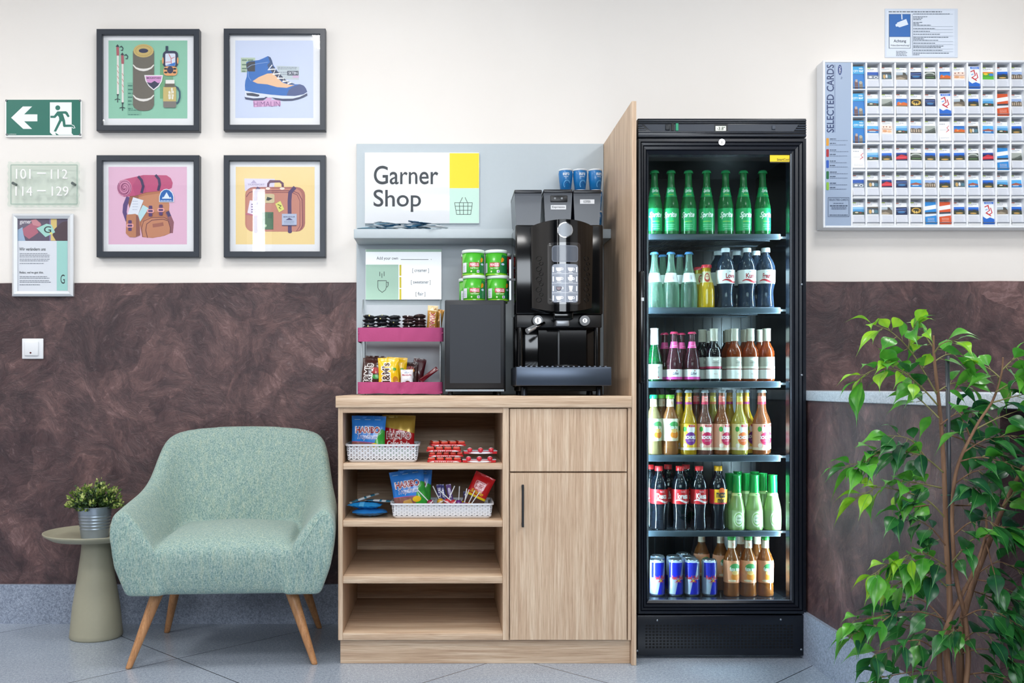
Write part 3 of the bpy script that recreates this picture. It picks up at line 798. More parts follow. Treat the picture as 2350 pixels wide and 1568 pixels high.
CB = CT - 0.0415                                      # underside of worktop
ZB = Z(1470, YC)
SX0, SX1 = X(772, YC) + 0.006, X(1168, YC)
r = thing('shelf_cabinet', 'open oak shelf cabinet stocked with sweets', 'cabinet', ((SX0 + SX1) / 2, YC, ZB))
tw = 0.022
twl = 0.0165
part('side_panel', MB().box(SX0, SX0 + twl, YC, -0.03, ZB, CB, WZ, 0.001, 1), r)
part('side_panel', MB().box(SX1 - tw, SX1, YC, -0.03, ZB, CB, WZ, 0.001, 1), r)
part('back_panel', MB().box(SX0 + twl, SX1 - tw, -0.045, -0.032, ZB, CB, WX), r)
part('top_panel', MB().box(SX0 + twl, SX1 - tw, YC, -0.046, CB - 0.018, CB, WX, 0.001, 1), r)
SHELF = []
for y0, y1 in ((1064, 1078), (1195, 1210), (1323, 1340), (1453, 1470)):
    zt = Z(y0, YC + 0.004); SHELF.append(zt)
    part('shelf', MB().box(SX0 + twl, SX1 - tw, YC + (0.004 if y1 < 1470 else 0), -0.046, max(Z(y1, YC), ZB), zt, WX, 0.0015, 2), r)

DX0, DX1 = X(1169, YC), PX0 - 0.0015
r = thing('cupboard', 'closed oak cupboard with one drawer above a tall door', 'cabinet', ((DX0 + DX1) / 2, YC, ZB))
part('carcass', MB().box(DX0, DX1, YC + 0.02, -0.03, ZB, CB, WZ), r)
part('end_strip', MB().box(X(1441, YC), DX1, YC - 0.0005, YC + 0.02, ZB, CB, WZ, 0.0008, 1), r)
part('drawer', MB().box(X(1170.5, YC), X(1438.5, YC), YC, YC + 0.019, Z(1082.5, YC), CB - 0.003, WZ, 0.001, 1), r)
d = part('door', MB().box(X(1170.5, YC), X(1438.5, YC), YC, YC + 0.019, ZB + 0.001, Z(1086, YC), WZ, 0.001, 1), r)
h = MB(); hx = X(1198.5, YC); hk = mat('#1d1e22', 0.4)
h.box(hx - 0.004, hx + 0.004, YC - 0.028, YC - 0.020, Z(1208, YC), Z(1111, YC), hk, 0.001, 1)
for z in (Z(1203, YC), Z(1117, YC)): h.box(hx - 0.003, hx + 0.003, YC - 0.022, YC, z - 0.004, z + 0.004, hk)
part('handle', h, d, 'black bar handle')

# ------------------------------------------------------------ shop sign and condiment sign
Y = -0.036
r = thing('shop_sign', 'glossy white shop sign with yellow and mint squares and a basket symbol', 'sign', (X(968, Y), -0.026, Z(513, Y)))
mb = MB().box(X(837, Y), X(1100, Y), Y, -0.0255, Z(513, Y), Z(350, Y), mat('#f0f2f6', 0.08, coat=1.0), 0.0015, 2)
a = Art(tf=(810, 330, 4.238))
a.rect(940, 92, 1226, 432, '#f2da16'); a.rect(940, 434, 1226, 772, '#c5e6d8')
a.text('Garner', 203, 214, 830, 396, '#232c34', 0.009); a.text('Shop', 200, 446, 662, 664, '#232c34', 0.009)
K = '#33443e'
for pts in ([(988, 574), (1162, 574)], [(988, 574), (1008, 688)], [(1162, 574), (1145, 688)], [(1006, 688), (1147, 688)], [(994, 608), (1157, 608)], [(1001, 648), (1151, 648)], [(1035, 574), (1040, 688)], [(1075, 574), (1075, 688)], [(1118, 574), (1115, 688)], [(1040, 574), (1066, 522)], [(1114, 574), (1090, 522)]): a.line(pts, 5, K)
part('sign_board', a.build(mb, wallmap(Y), step=0.00005, base=0.0001), r)
for px_ in (845, 1092):
    part('fixing_stud', MB().cyl((X(px_, Y), -0.0255, Z(431, Y)), (X(px_, Y), -0.0250, Z(431, Y)), 0.005, 0.005, mat('#9aa2a8', 0.3, 1.0), 10), r)

Y = -0.036
r = thing('condiment_sign', 'white and mint sign with a mug drawing, reading add your own', 'sign', (X(926, Y), -0.026, Z(688, Y)))
mb = MB().box(X(838.5, Y), X(1013.5, Y), Y, -0.0255, Z(688, Y), Z(572, Y), mat('#eff1f4', 0.15, coat=0.6), 0.001, 1)
a = Art(tf=(810, 330, 4.238))
a.rect(124, 1028, 862, 1052, '#b9dcc4'); a.rect(124, 1176, 443, 1518, '#bfe5cf')
for y0, y1 in ((1178, 1285), (1297, 1403), (1413, 1518)): a.rect(452, y0, 471, y1, '#f0da28')
a.text('Add your own', 230, 1098, 438, 1138, '#3b444b', 0.004); a.rect(465, 1124, 735, 1129, '#3b444b'); a.rect(758, 1122, 763, 1129, '#3b444b')
for t, x0, x1, yy in (('[ creamer ]', 578, 738, 1236), ('[ sweetener ]', 565, 754, 1350), ('[ flair ]', 610, 704, 1465)): a.text(t, x0, yy - 22, x1, yy + 22, '#3b444b', 0.004)
a.line([(242, 1332), (324, 1332), (324, 1398), (316, 1422), (284, 1446), (252, 1422), (242, 1398)], 5, K, True); a.line([(324, 1348), (342, 1348), (342, 1376), (336, 1392), (322, 1392)], 5, K)
for x, y0, y1 in ((261, 1246, 1288), (282, 1262, 1306), (303, 1244, 1288)): a.line([(x, y0), (x, y1)], 5, K)
part('sign_board', a.build(mb, wallmap(Y), step=0.00005, base=0.0001), r)

# ------------------------------------------------------------ sugar sticks on the shelf
rnd = random.Random(5)
def flat_packet(L, W, T, col, stripe=None, seed=0, n=8):
    mb = MB(); v = []; f = []
    rr = random.Random(seed)
    m = 5
    bend = rr.uniform(-0.003, 0.004)
    for side in (1, -1):
        o = len(v)
        for i in range(n + 1):
            u = i / n; e = math.sin(PI * min(1, max(0, (u - 0.06) / 0.88))) ** (0.3 if T > 0.01 else 0.5) if 0.06 < u < 0.94 else 0
            for j in range(m + 1):
                w = j / m
                z = side * (T / 2 * e * math.sin(PI * w) ** 0.6 + 0.0002) + bend * math.sin(PI * u) + rr.uniform(-1, 1) * T * 0.06 * e
                v.append(((u - 0.5) * L, (w - 0.5) * W, z + T / 2))
        for i in range(n):
            for j in range(m): f.append((o + i * (m + 1) + j, o + (i + 1) * (m + 1) + j, o + (i + 1) * (m + 1) + j + 1, o + i * (m + 1) + j + 1))
    mb.add(v, f, col, True)
    if stripe:
        for (a0, a1) in stripe[1]:
            i0, i1 = int(a0 * n), max(int(a0 * n) + 1, int(a1 * n))
            vv = []; ff = []
            for i in range(i0, i1 + 1):
                for j in range(m + 1):
                    x, y, z = v[i * (m + 1) + j]; vv.append((x, y, z + 0.0004))
            for i in range(i1 - i0):
                for j in range(m): ff.append((i * (m + 1) + j, (i + 1) * (m + 1) + j, (i + 1) * (m + 1) + j + 1, i * (m + 1) + j + 1))
            mb.add(vv, ff, stripe[0], True)
    return mb
def instance(name, me, label, cat, group, loc, rot):
    o = bpy.data.objects.new(name, me); COL.objects.link(o)
    o.location = loc; o.rotation_euler = rot; o['label'] = label; o['category'] = cat
    if group: o['group'] = group
    return o
sug = []
for k, (c, s_) in enumerate((('#e3e9ee', ('#2f6f93', [(0.15, 0.4)])), ('#2f6f96', ('#dfe8ee', [(0.3, 0.5)])), ('#8fb3c6', ('#1f3f55', [(0.6, 0.85)])), ('#4a6f8c', ('#c9e0ea', [(0.1, 0.3), (0.6, 0.75)])))):
    sug.append(flat_packet(0.086, 0.030, 0.0085, mat(c, 0.35), (mat(s_[0], 0.35), s_[1]), k).mesh('sugar_stick'))
SLAB = {0: 'white paper sugar stick with a blue band', 1: 'dark blue paper sugar stick with a pale band', 2: 'pale blue paper sugar stick with a navy end', 3: 'navy paper sugar stick with pale blue bands'}
lay = [(0, [838, 868, 900, 930, 958, 990]), (1, [850, 880, 912, 945, 975]), (2, [862, 886, 915, 948, 985]), (3, [872, 895, 952, 968]), (4, [882, 961])]
for lv, xs in lay:
    for i, px_ in enumerate(xs):
        k = (i * 3 + lv * 2) % 4
        tilt = rnd.uniform(-0.07, 0.07)
        o = instance('sugar_stick', sug[k], SLAB[k] + (' on the wall shelf' if lv == 0 else ' in the wall shelf heap'), 'sugar stick', 'sugar sticks on the wall shelf',
                 (X(px_, -0.13), -0.12 + rnd.uniform(-0.025, 0.025), SH_TOP + 0.003 + lv * 0.0078), (0, tilt * (0.6 + lv * 0.5), rnd.uniform(-0.35, 0.35)))
o = instance('sugar_stick', sug[0], 'white paper sugar stick poking out over the front edge of the wall shelf', 'sugar stick', 'sugar sticks on the wall shelf', (X(1003, -0.2), -0.193, SH_TOP + 0.0035), (0.02, 0.05, 0.3))
instance('sugar_stick', sug[2], 'pale blue paper sugar stick lying apart beside the heap', 'sugar stick', 'sugar sticks on the wall shelf', (X(845, -0.15), -0.165, SH_TOP + 0.001), (0, -0.02, 0.15))

# ------------------------------------------------------------ bags and wrappers
def bag_surface(w, h, t, seed, crimp=0.07, wr=0.0032):
    off = Vector((seed * 3.1, seed * 1.7, 0))
    def fn(u, v, side=1, k=0.0):
        a = min(1, abs(2 * u / w)); b = max(0, min(1, (v / h - crimp) / (1 - 2 * crimp)))
        e = (1 - a ** 3) ** 0.5 * (math.sin(PI * b) ** 0.55 if 0 < b < 1 else 0)
        n = noise.noise(Vector((u * 38, v * 30, side)) + off) * wr * (0.4 + e) + noise.noise(Vector((u * 90, v * 22, side)) + off) * wr * 0.5
        uu = u * (1 - 0.05 * math.sin(PI * min(1, max(0, v / h))))
        return (uu, -side * (t / 2 * e + 0.0003) + n * (1 if e > 0 else 1.0) - (k if side > 0 else -k), v)
    return fn
def bag_mesh(name, w, h, t, col, art=None, seed=1, crimp=0.07, wr=0.0032, rough=0.24, metal=0.0, cell=0.006, crimpcol=None):
    fn = bag_surface(w, h, t, seed, crimp, wr); mb = MB(); n, m = 16, 18
    c = mat(col, rough, metal, coat=0.3)
    for side in (1, -1):
        v = [fn(-w / 2 + w * i / n, h * j / m, side) for j in range(m + 1) for i in range(n + 1)]
        f = [(j * (n + 1) + i, j * (n + 1) + i + 1, (j + 1) * (n + 1) + i + 1, (j + 1) * (n + 1) + i) for j in range(m) for i in range(n)]
        mb.add(v, f, c, True)
    if art: art.build(mb, lambda u, v, k: fn(u, v, 1, k), cell=cell, step=0.00010, base=0.0007)
    return mb.mesh(name)
def P(hexc, rough=0.25): return mat(hexc, rough, coat=0.3)

def gummy_art(w, h, kind):
    a = Art(down=False, tf=(0, 0, 1))
    if kind == 'blue':
        a.poly([(-w * .5, 0), (w * .5, 0), (w * .5, h * .30), (-w * .5, h * .36)], P('#8d5a52')); a.poly([(-w * .3, h * .05), (w * .1, h * .08), (w * .02, h * .28), (-w * .2, h * .26)], P('#c99a4c'))
        a.poly([(w * .12, h * .06), (w * .5, h * .05), (w * .5, h * .62), (w * .40, h * .66), (w * .26, h * .5), (w * .2, h * .34)], P('#35a43a'))
        a.ell(w * .2, h * .26, w * .13, h * .07, P('#f0c419')); a.line([(-w * .48, h * .36), (0, h * .345), (w * .2, h * .33)], h * .012, P('#d9527a'))
        for k in range(3): a.rect(-w * .42 + k * w * .3, h * .87, -w * .25 + k * w * .3, h * .885, P('#9fd0f4'))
        a.text('HARIBO', -w * .40, h * .545, w * .36, h * .72, P('#f5f2f4'), 0.09); a.text('HARIBO', -w * .38, h * .56, w * .34, h * .705, P('#a3192c'), 0.035)
        a.text('Tropifrutti', -w * .34, h * .385, w * .28, h * .54, P('#f5f2f4'), 0.04, slant=0.08); a.text('Tropifrutti', -w * .33, h * .395, w * .27, h * .53, P('#3b62b8'), 0.0, slant=0.08)
    elif kind == 'red':
        a.poly([(-w * .5, 0), (w * .5, 0), (w * .5, h * .56), (w * .1, h * .63), (-w * .5, h * .70)], P('#b3121e')); a.poly([(-w * .5, 0), (w * .5, 0), (w * .5, h * .16), (-w * .5, h * .20)], P('#2f8f3a'))
        a.text('HARIBO', -w * .38, h * .40, w * .40, h * .60, P('#f7e9ea'), 0.09); a.text('HARIBO', -w * .36, h * .42, w * .38, h * .58, P('#8e0f1a'), 0.025)
        a.text('Color-Rado', -w * .34, h * .24, w * .36, h * .37, P('#f5f0f0'), 0.02)
    return a
def place_bag(me, name, label, cat, x, y, z, lean=0.15, roll=0.0, yaw=0.0, group=None):
    return instance(name, me, label, cat, group, (x, y, z), (-lean, roll, yaw))

# ------------------------------------------------------------ woven plastic baskets
M_BASK = mat('#dfe3ea', 0.35, name='white_plastic')
def basket(px0, px1, py0, zb0, Y, depth, label):
    x0, x1, z0, z1 = X(px0, Y), X(px1, Y), zb0, Z(py0, Y)
    r = thing('basket', label, 'basket', ((x0 + x1) / 2, Y + depth / 2, z0), 'woven white plastic baskets')
    ins = 0.012; y1 = Y + depth
    def ring(z, g, rr):
        a0, a1, b0, b1 = x0 + g, x1 - g, Y + g, y1 - g; p = []
        for cx, cy, st in ((a1 - rr, b0 + rr, -90), (a1 - rr, b1 - rr, 0), (a0 + rr, b1 - rr, 90), (a0 + rr, b0 + rr, 180)):
            for i in range(5):
                t = math.radians(st + 22.5 * i); p.append((cx + rr * math.cos(t), cy + rr * math.sin(t), z))
        return p
    body = MB()
    rings = [ring(z0, ins + 0.004, 0.012), ring(z0 + 0.004, ins, 0.015), ring(z0 + 0.009, ins * 0.85, 0.015)]
    n = 20
    v = sum(rings, []); f = [(j * n + i, j * n + (i + 1) % n, (j + 1) * n + (i + 1) % n, (j + 1) * n + i) for j in range(2) for i in range(n)]
    f.append(list(range(n)))
    body.add(v, f, M_BASK, True)
    part('base', body, r)
    rim = MB()
    rr = [ring(z1 - 0.007, 0.0045, 0.02), ring(z1 - 0.006, 0.0, 0.02), ring(z1, 0.0, 0.02), ring(z1, 0.006, 0.016), ring(z1 - 0.008, 0.006, 0.016)]
    v = sum(rr, []); rim.add(v, [(j * n + i, j * n + (i + 1) % n, (j + 1) * n + (i + 1) % n, (j + 1) * n + i) for j in range(4) for i in range(n)], M_BASK, False)
    part('rim', rim, r)
    # openwork walls: strap lattice
    zb, zt = z0 + 0.008, z1 - 0.006; H = zt - zb
    def g_at(z): return ins * 0.85 + (0.005 - ins * 0.85) * (z - zb) / H
    def wall(fn, L, nm):
        mb = MB(); c = max(4, round(L / 0.0195)); dx = L / c; wd = 0.0058; rows = 3; dz = H / rows
        def P3(u, z, o): return fn(u, z, o)
        def strap(u0, za, u1, zb_, w, o):
            du, dzz = u1 - u0, zb_ - za; l = math.hypot(du, dzz); nx, nz = -dzz / l * w / 2, du / l * w / 2
            q = [(u0 + nx, za + nz), (u0 - nx, za - nz), (u1 - nx, zb_ - nz), (u1 + nx, zb_ + nz)]
            q = [(min(L, max(0, a)), min(zt, max(zb, b))) for a, b in q]
            v = [P3(a, b, o) for a, b in q] + [P3(a, b, o + 0.0018) for a, b in q]
            mb.add(v, [(0, 1, 2, 3), (4, 7, 6, 5), (0, 3, 7, 4), (1, 5, 6, 2), (0, 4, 5, 1), (3, 2, 6, 7)], M_BASK)
        for i in range(c):
            for j in range(rows):
                u, z = i * dx, zb + j * dz
                strap(u, z, u + dx, z + dz, wd, 0); strap(u, z + dz, u + dx, z, wd, 0.0006)
        for j in range(rows * 2 + 1): strap(0, zb + j * dz / 2, L, zb + j * dz / 2, wd * (0.62 if j % 2 else 0.5), 0.0011)
        part(nm, mb, r, fix=False)
    c0 = 0.012
    wall(lambda u, z, o: (x0 + c0 + u, Y + g_at(z) + o, z), x1 - x0 - 2 * c0, 'woven_wall')
    wall(lambda u, z, o: (x0 + c0 + u, y1 - g_at(z) - o, z), x1 - x0 - 2 * c0, 'woven_wall')
    wall(lambda u, z, o: (x0 + g_at(z) + o, Y + c0 + u, z), depth - 2 * c0, 'woven_wall')
    wall(lambda u, z, o: (x1 - g_at(z) - o, Y + c0 + u, z), depth - 2 * c0, 'woven_wall')
    return r

B1Y = -0.56
basket(791, 963, 1020, SHELF[0] + 0.0006, B1Y, 0.20, 'small white woven basket on the top shelf with sweet bags')
basket(895, 1134, 1156, SHELF[1] + 0.0006, B1Y, 0.19, 'long white woven basket on the second shelf with lollipops')
gb = bag_mesh('blue_gummy', 0.125, 0.150, 0.034, '#2a82dc', gummy_art(0.125, 0.155, 'blue'), 1)
gb2 = bag_mesh('blue_gummy_slim', 0.118, 0.15, 0.026, '#1a5eae', gummy_art(0.118, 0.15, 'blue'), 4)
gr = bag_mesh('red_gummy', 0.122, 0.150, 0.034, '#b99a3e', gummy_art(0.122, 0.15, 'red'), 2, metal=0.35, rough=0.25, wr=0.004)
zt1, zt2 = SHELF[0], SHELF[1]
GG = 'gummy sweet bags in the baskets'
place_bag(gb, 'sweet_bag', 'blue bag of fruit gummies upright in front of another blue bag, top-shelf basket', 'sweet bag', X(844.5, -0.5), -0.507, zt1 + 0.0145, 0.12, 0.02, 0.0, GG)
place_bag(gb2, 'sweet_bag', 'dark blue sweet bag half hidden at the back of the top-shelf basket', 'sweet bag', X(852, -0.42), -0.42, zt1 + 0.014, 0.02, 0.0, -0.05, GG)
place_bag(gr, 'sweet_bag', 'red and gold bag of mixed gummies in the top-shelf basket', 'sweet bag', X(912, -0.5), -0.468, zt1 + 0.016, 0.12, 0.03, 0.04, GG)
place_bag(gb, 'sweet_bag', 'blue bag of fruit gummies tilted in front, second-shelf basket', 'sweet bag', X(946, -0.5), -0.505, zt2 + 0.021, 0.16, -0.16, 0.0, GG)
place_bag(gb, 'sweet_bag', 'blue gummy bag standing behind the tilted one in the second-shelf basket', 'sweet bag', X(950, -0.45), -0.455, zt2 + 0.016, 0.06, 0.03, 0.0, GG)
ra = Art(down=False); w, h = 0.078, 0.138
ra.rect(-w / 2, 0, w / 2, h * .36, P('#5a4038')); ra.poly([(-w / 2, h * .06), (w / 2, h * .10), (w / 2, h * .18), (-w / 2, h * .12)], P('#e8cf1d')); ra.poly([(-w / 2, h * .36), (w / 2, h * .36), (w / 2, h * .42), (-w / 2, h * .42)], P('#f0d21c'))
ra.rrect(-w * .3, h * .58, w * .22, h * .80, 0.006, P('#e8a9b0')); ra.text('PICK', -w * .26, h * .70, w * .18, h * .78, P('#b3121e'), 0.03); ra.text('MIX', -w * .22, h * .60, w * .14, h * .68, P('#b3121e'), 0.03)
ra.text('Schoko', -w * .34, h * .45, w * .3, h * .55, P('#f0c41c'), 0.03, slant=0.1)
place_bag(bag_mesh('red_choc', w, h, 0.035, '#c8161f', ra, 7), 'sweet_bag', 'red and yellow chocolate bag leaning over the end of the second-shelf basket', 'sweet bag', X(1078, -0.5), -0.485, zt2 + 0.024, 0.08, 0.44, -0.1, GG)

# lollipops and chewy bars
rnd = random.Random(9)
lp = []
for c in ('#8c1b44', '#c8283a', '#c3343c', '#6b2f86', '#d7a52c'):
    mb = MB(); mb.cyl((0, 0, 0), (0, 0, 0.055), 0.0019, 0.0019, mat('#eceff4', 0.4), 8)
    me_s = mb.mesh('stick')
    hd = MB().lathe([(0, 0.0), (0.0015, 0.006), (0.006, 0.0115), (0.012, 0.0135), (0.018, 0.0115), (0.0225, 0.006), (0.024, 0)], mat(c, 0.2, coat=0.8), 16)
    hd.add([(0.0137 * math.cos(t), 0.0137 * math.sin(t), 0.012 + dz) for t in [2 * PI * k / 16 for k in range(16)] for dz in (-0.002, 0.002)], [(2 * k, (2 * k + 2) % 32, (2 * k + 3) % 32, 2 * k + 1) for k in range(16)], '#f2e6ea')
    lp.append((me_s, hd.mesh('head')))
def lolly(px_, py_, Y, c, roll, pitch, label):
    r = thing('lollipop', label, 'lollipop', (X(px_, Y), Y, Z(py_, Y)), 'lollipops in the long basket', (pitch, roll, 0))
    for nm, me in (('head', lp[c][1]), ('stick', lp[c][0])):
        o = bpy.data.objects.new(nm, me); COL.objects.link(o); o.parent = r
        o.location = (0, 0, 0) if nm == 'head' else (0, 0, 0.02)
lolly(992, 1160, -0.52, 0, -0.75, 0.1, 'dark pink lollipop, stick leaning towards the blue gummy bags')
lolly(1024, 1159, -0.52, 1, 0.42, 0.05, 'red lollipop whose white stick crosses up towards the purple bar')
lolly(1014, 1158, -0.50, 4, -0.45, 0.1, 'yellow lollipop with its stick between the blue chewy bars')
lolly(1045, 1160, -0.52, 2, -0.80, 0.15, 'light red lollipop in the middle of the long basket')
lolly(1052, 1162, -0.49, 3, 0.05, 0.2, 'purple lollipop behind the light red one')
for k, (px_, rl) in enumerate(((1060, 0.35), (1064, 0.15), (1069, 0.45), (1074, 0.6))):
    lolly(px_, 1168, -0.51 - 0.008 * (k % 2), (0, 3, 1, 4)[k], rl, 0.1, 'lollipop with only its white stick showing beside the red chocolate bag, %s of four' % ORD[k])
def bar_mesh(L, W, T, c, art=None, seed=0): return bag_mesh('bar', W, L, T, c, art, seed, crimp=0.05, wr=0.0012, cell=0.004)
def word_art(word, w, h, col, size=0.7, out=None, frac=(0.12, 0.86)):
    a = Art(down=False)
    if out: a.text(word, -w * size / 2 * 1.12, h * frac[0] - 0.001, w * size / 2 * 1.12, h * frac[1] + 0.001, P(out), 0.05, rot=90)
    a.text(word, -w * size / 2, h * frac[0], w * size / 2, h * frac[1], P(col), 0.02, rot=90); return a
for k, (px_, c, wd, rl, lb) in enumerate(((1012, '#3a3580', 'BLUE', -0.10, 'blue chewy bar'), (1024, '#35408f', 'BUBL', -0.22, 'second blue chewy bar beside it'), (1038, '#7a5aa6', 'VIO', -0.18, 'lilac chewy bar'), (1068, '#3f3a80', 'NIM', 0.04, 'short blue chewy bar near the red chocolate bag'))):
    me = bar_mesh(0.085 if k < 3 else 0.065, 0.019, 0.012, c, word_art(wd, 0.019, 0.085 if k < 3 else 0.065, '#e8e4f6', 0.5), 20 + k)
    instance('candy_bar', me, lb + ' standing upright among the lollipops', 'candy bar', 'chewy bars in the long basket', (X(px_, -0.47), -0.465 + 0.006 * k, zt2 + (0.028 if k != 3 else 0.02)), (-0.08, rl, 0))

# flat blue packets on the second shelf
fb = [flat_packet(0.125, 0.085, 0.028, P('#2a78bd'), None, 31, 14).mesh('pk'), flat_packet(0.12, 0.08, 0.024, P('#1f8fd6'), (P('#5ab5ea'), [(0.4, 0.5)]), 32, 14).mesh('pk'),
      flat_packet(0.11, 0.045, 0.008, P('#e4ecf2'), (P('#2f7fa0'), [(0.1, 0.3), (0.5, 0.62), (0.75, 0.9)]), 33, 14).mesh('pk'), flat_packet(0.10, 0.040, 0.006, P('#2d6d8c'), (P('#e8eff4'), [(0.2, 0.35), (0.6, 0.75)]), 34, 14).mesh('pk')]
for k, (i, px_, dy, z, ry, rz, lb) in enumerate(((0, 848, 0.0, 0.006, 0.0, 0.12, 'dark blue flat biscuit packet at the bottom of the heap'), (1, 838, 0.0, 0.032, 0.02, -0.08, 'bright blue flat biscuit packet second from the bottom'), (2, 872, 0.01, 0.052, 0.05, -0.1, 'white and teal striped wafer on the blue packets'), (3, 862, 0.045, 0.048, -0.02, 0.3, 'teal striped wafer at the back of the heap'), (2, 836, 0.01, 0.062, -0.30, 0.2, 'white and teal striped wafer sloping on top of the heap'))):
    instance('biscuit_packet', fb[i], lb + ', second shelf', 'biscuit packet', 'flat packets on the second shelf', (X(px_, -0.50), -0.50 + dy, zt2 + z), (0, ry, rz))

# chocolate snack packs on the top shelf
ka = Art(down=False)
def choc_pack(n, W, T, D, label, loc, rz, group, lid='#e8ecf2'):
    r = thing('chocolate_pack', label, 'chocolate pack', loc, group, (0, 0, rz))
    tr = MB().box(-W / 2, W / 2, -D / 2, D / 2, 0, T * 0.42, P('#c41a24'), 0.002, 2)
    at = Art(down=False); at.poly([(-W / 2 * .9, T * .05), (W / 2 * .9, T * .05), (W / 2 * .7, T * .25), (-W / 2 * .7, T * .25)], P('#ece7ea')); at.text('kinder', -W * .3, T * .05, W * .3, T * .28, P('#d0202a'), 0.03)
    at.build(tr, lambda u, v, k: (u, -D / 2 - k, v), step=0.0001)
    part('tray', tr, r, local=True)
    for i in range(n):
        x = -W / 2 + W * (i + 0.5) / n
        b = MB().box(x - W / n * .42, x + W / n * .42, -D / 2 * .96, D / 2 * .9, T * .42, T * .95, P('#d2412a'), 0.004, 3)
        b.box(x - W / n * .30, x + W / n * .30, -D / 2 * .97, D / 2 * .6, T * .93, T * .97, P('#f3dfd8'))
        part('bar', b, r, local=True)
    return r
KG = 'chocolate multipacks on the top shelf'
zk = SHELF[0]
for k, (n, dx, dy, lv, rz, lb) in enumerate(((4, 0.0, 0.0, 0, 0.0, 'red chocolate bar multipack at the bottom of the tall stack'), (5, 0.004, 0.004, 1, 0.05, 'second red multipack from the bottom of the tall stack'), (4, -0.002, -0.003, 2, -0.03, 'third red multipack from the bottom of the tall stack'), (4, 0.010, 0.006, 3, 0.14, 'red multipack lying askew on top of the tall stack'))):
    T = 0.0185
    choc_pack(n, 0.122, T, 0.085, lb, (X(1020, -0.52) + dx, -0.515 + dy, zk + 0.0005 + lv * (T + 0.0005)), rz, KG)
def egg_pack(label, loc, rz):
    r = thing('chocolate_egg_pack', label, 'chocolate pack', loc, 'egg trays on the top shelf', (0, 0, rz)); W, D = 0.118, 0.075
    tr = MB().box(-W / 2, W / 2, -D / 2, D / 2, 0, 0.009, P('#c9202b'), 0.002, 2)
    a = Art(down=False); a.ell(0, 0.004, W * .36, 0.0035, P('#eceff5')); a.build(tr, lambda u, v, k: (u, -D / 2 - k, v), step=0.0001)
    part('tray', tr, r, local=True)
    part('card', MB().box(-W / 2 - 0.001, W / 2 + 0.001, -D / 2 - 0.001, D / 2, 0.0095, 0.0115, P('#d5dbe4'), 0.0008, 1), r, local=True)
    for i in range(3):
        e = MB(); x = -W * .32 + i * W * .32
        prof = [(0, 0), (0.002, 0.006), (0.006, 0.0095), (0.010, 0.0108)]; prof2 = [(0.010, 0.0108), (0.015, 0.0098), (0.020, 0.0065), (0.0235, 0.0)]
        M1 = Matrix.Translation((x, -D * .36, 0.0195)) @ Matrix.Rotation(PI - 0.9, 4, 'X') @ Matrix.Scale(0.9, 4)
        e.lathe(prof2, P('#c81f33'), 16, M=M1); e.lathe(prof, P('#e9eef6'), 16, M=M1)
        part('egg', e, r, local=True)
zz = zk + 0.0005
egg_pack('lower tray of red and white chocolate eggs beside the tall stack', (X(1099, -0.53), -0.53, zz), 0.0)
egg_pack('upper tray of red and white chocolate eggs beside the tall stack', (X(1101, -0.53), -0.526, zz + 0.0305), 0.04)
# ------------------------------------------------------------ two-tier snack stand on the worktop
YS = -0.34
r = thing('snack_stand', 'two-tier metal snack stand with pink fabric trays on the worktop', 'stand', (X(918, YS), YS + 0.1, CT))
ml = mat('#aab3ba', 0.35, 0.4); M_PINK = mat('#b44b7e', 0.85, bump=0.4, bscale=120, name='pink_felt')
fx0, fx1 = X(826, YS), X(1013, YS)
for x in (fx0 + 0.004, fx1 - 0.004):
    part('side_rail', MB().tube([(x, YS + 0.01, CT), (x, YS + 0.02, CT + 0.16), (x, YS + 0.05, CT + 0.30), (x, YS + 0.11, Z(690, -0.2))], 0.0028, ml, 8), r)
    part('back_rail', MB().tube([(x, YS + 0.19, CT), (x, YS + 0.19, CT + 0.2), (x, YS + 0.11, Z(690, -0.2))], 0.0028, ml, 8), r)
part('back_sheet', MB().box(fx0 + 0.008, fx1 - 0.008, YS + 0.196, YS + 0.198, CT, Z(700, -0.15), mat('#c3ccd2', 0.3)), r)
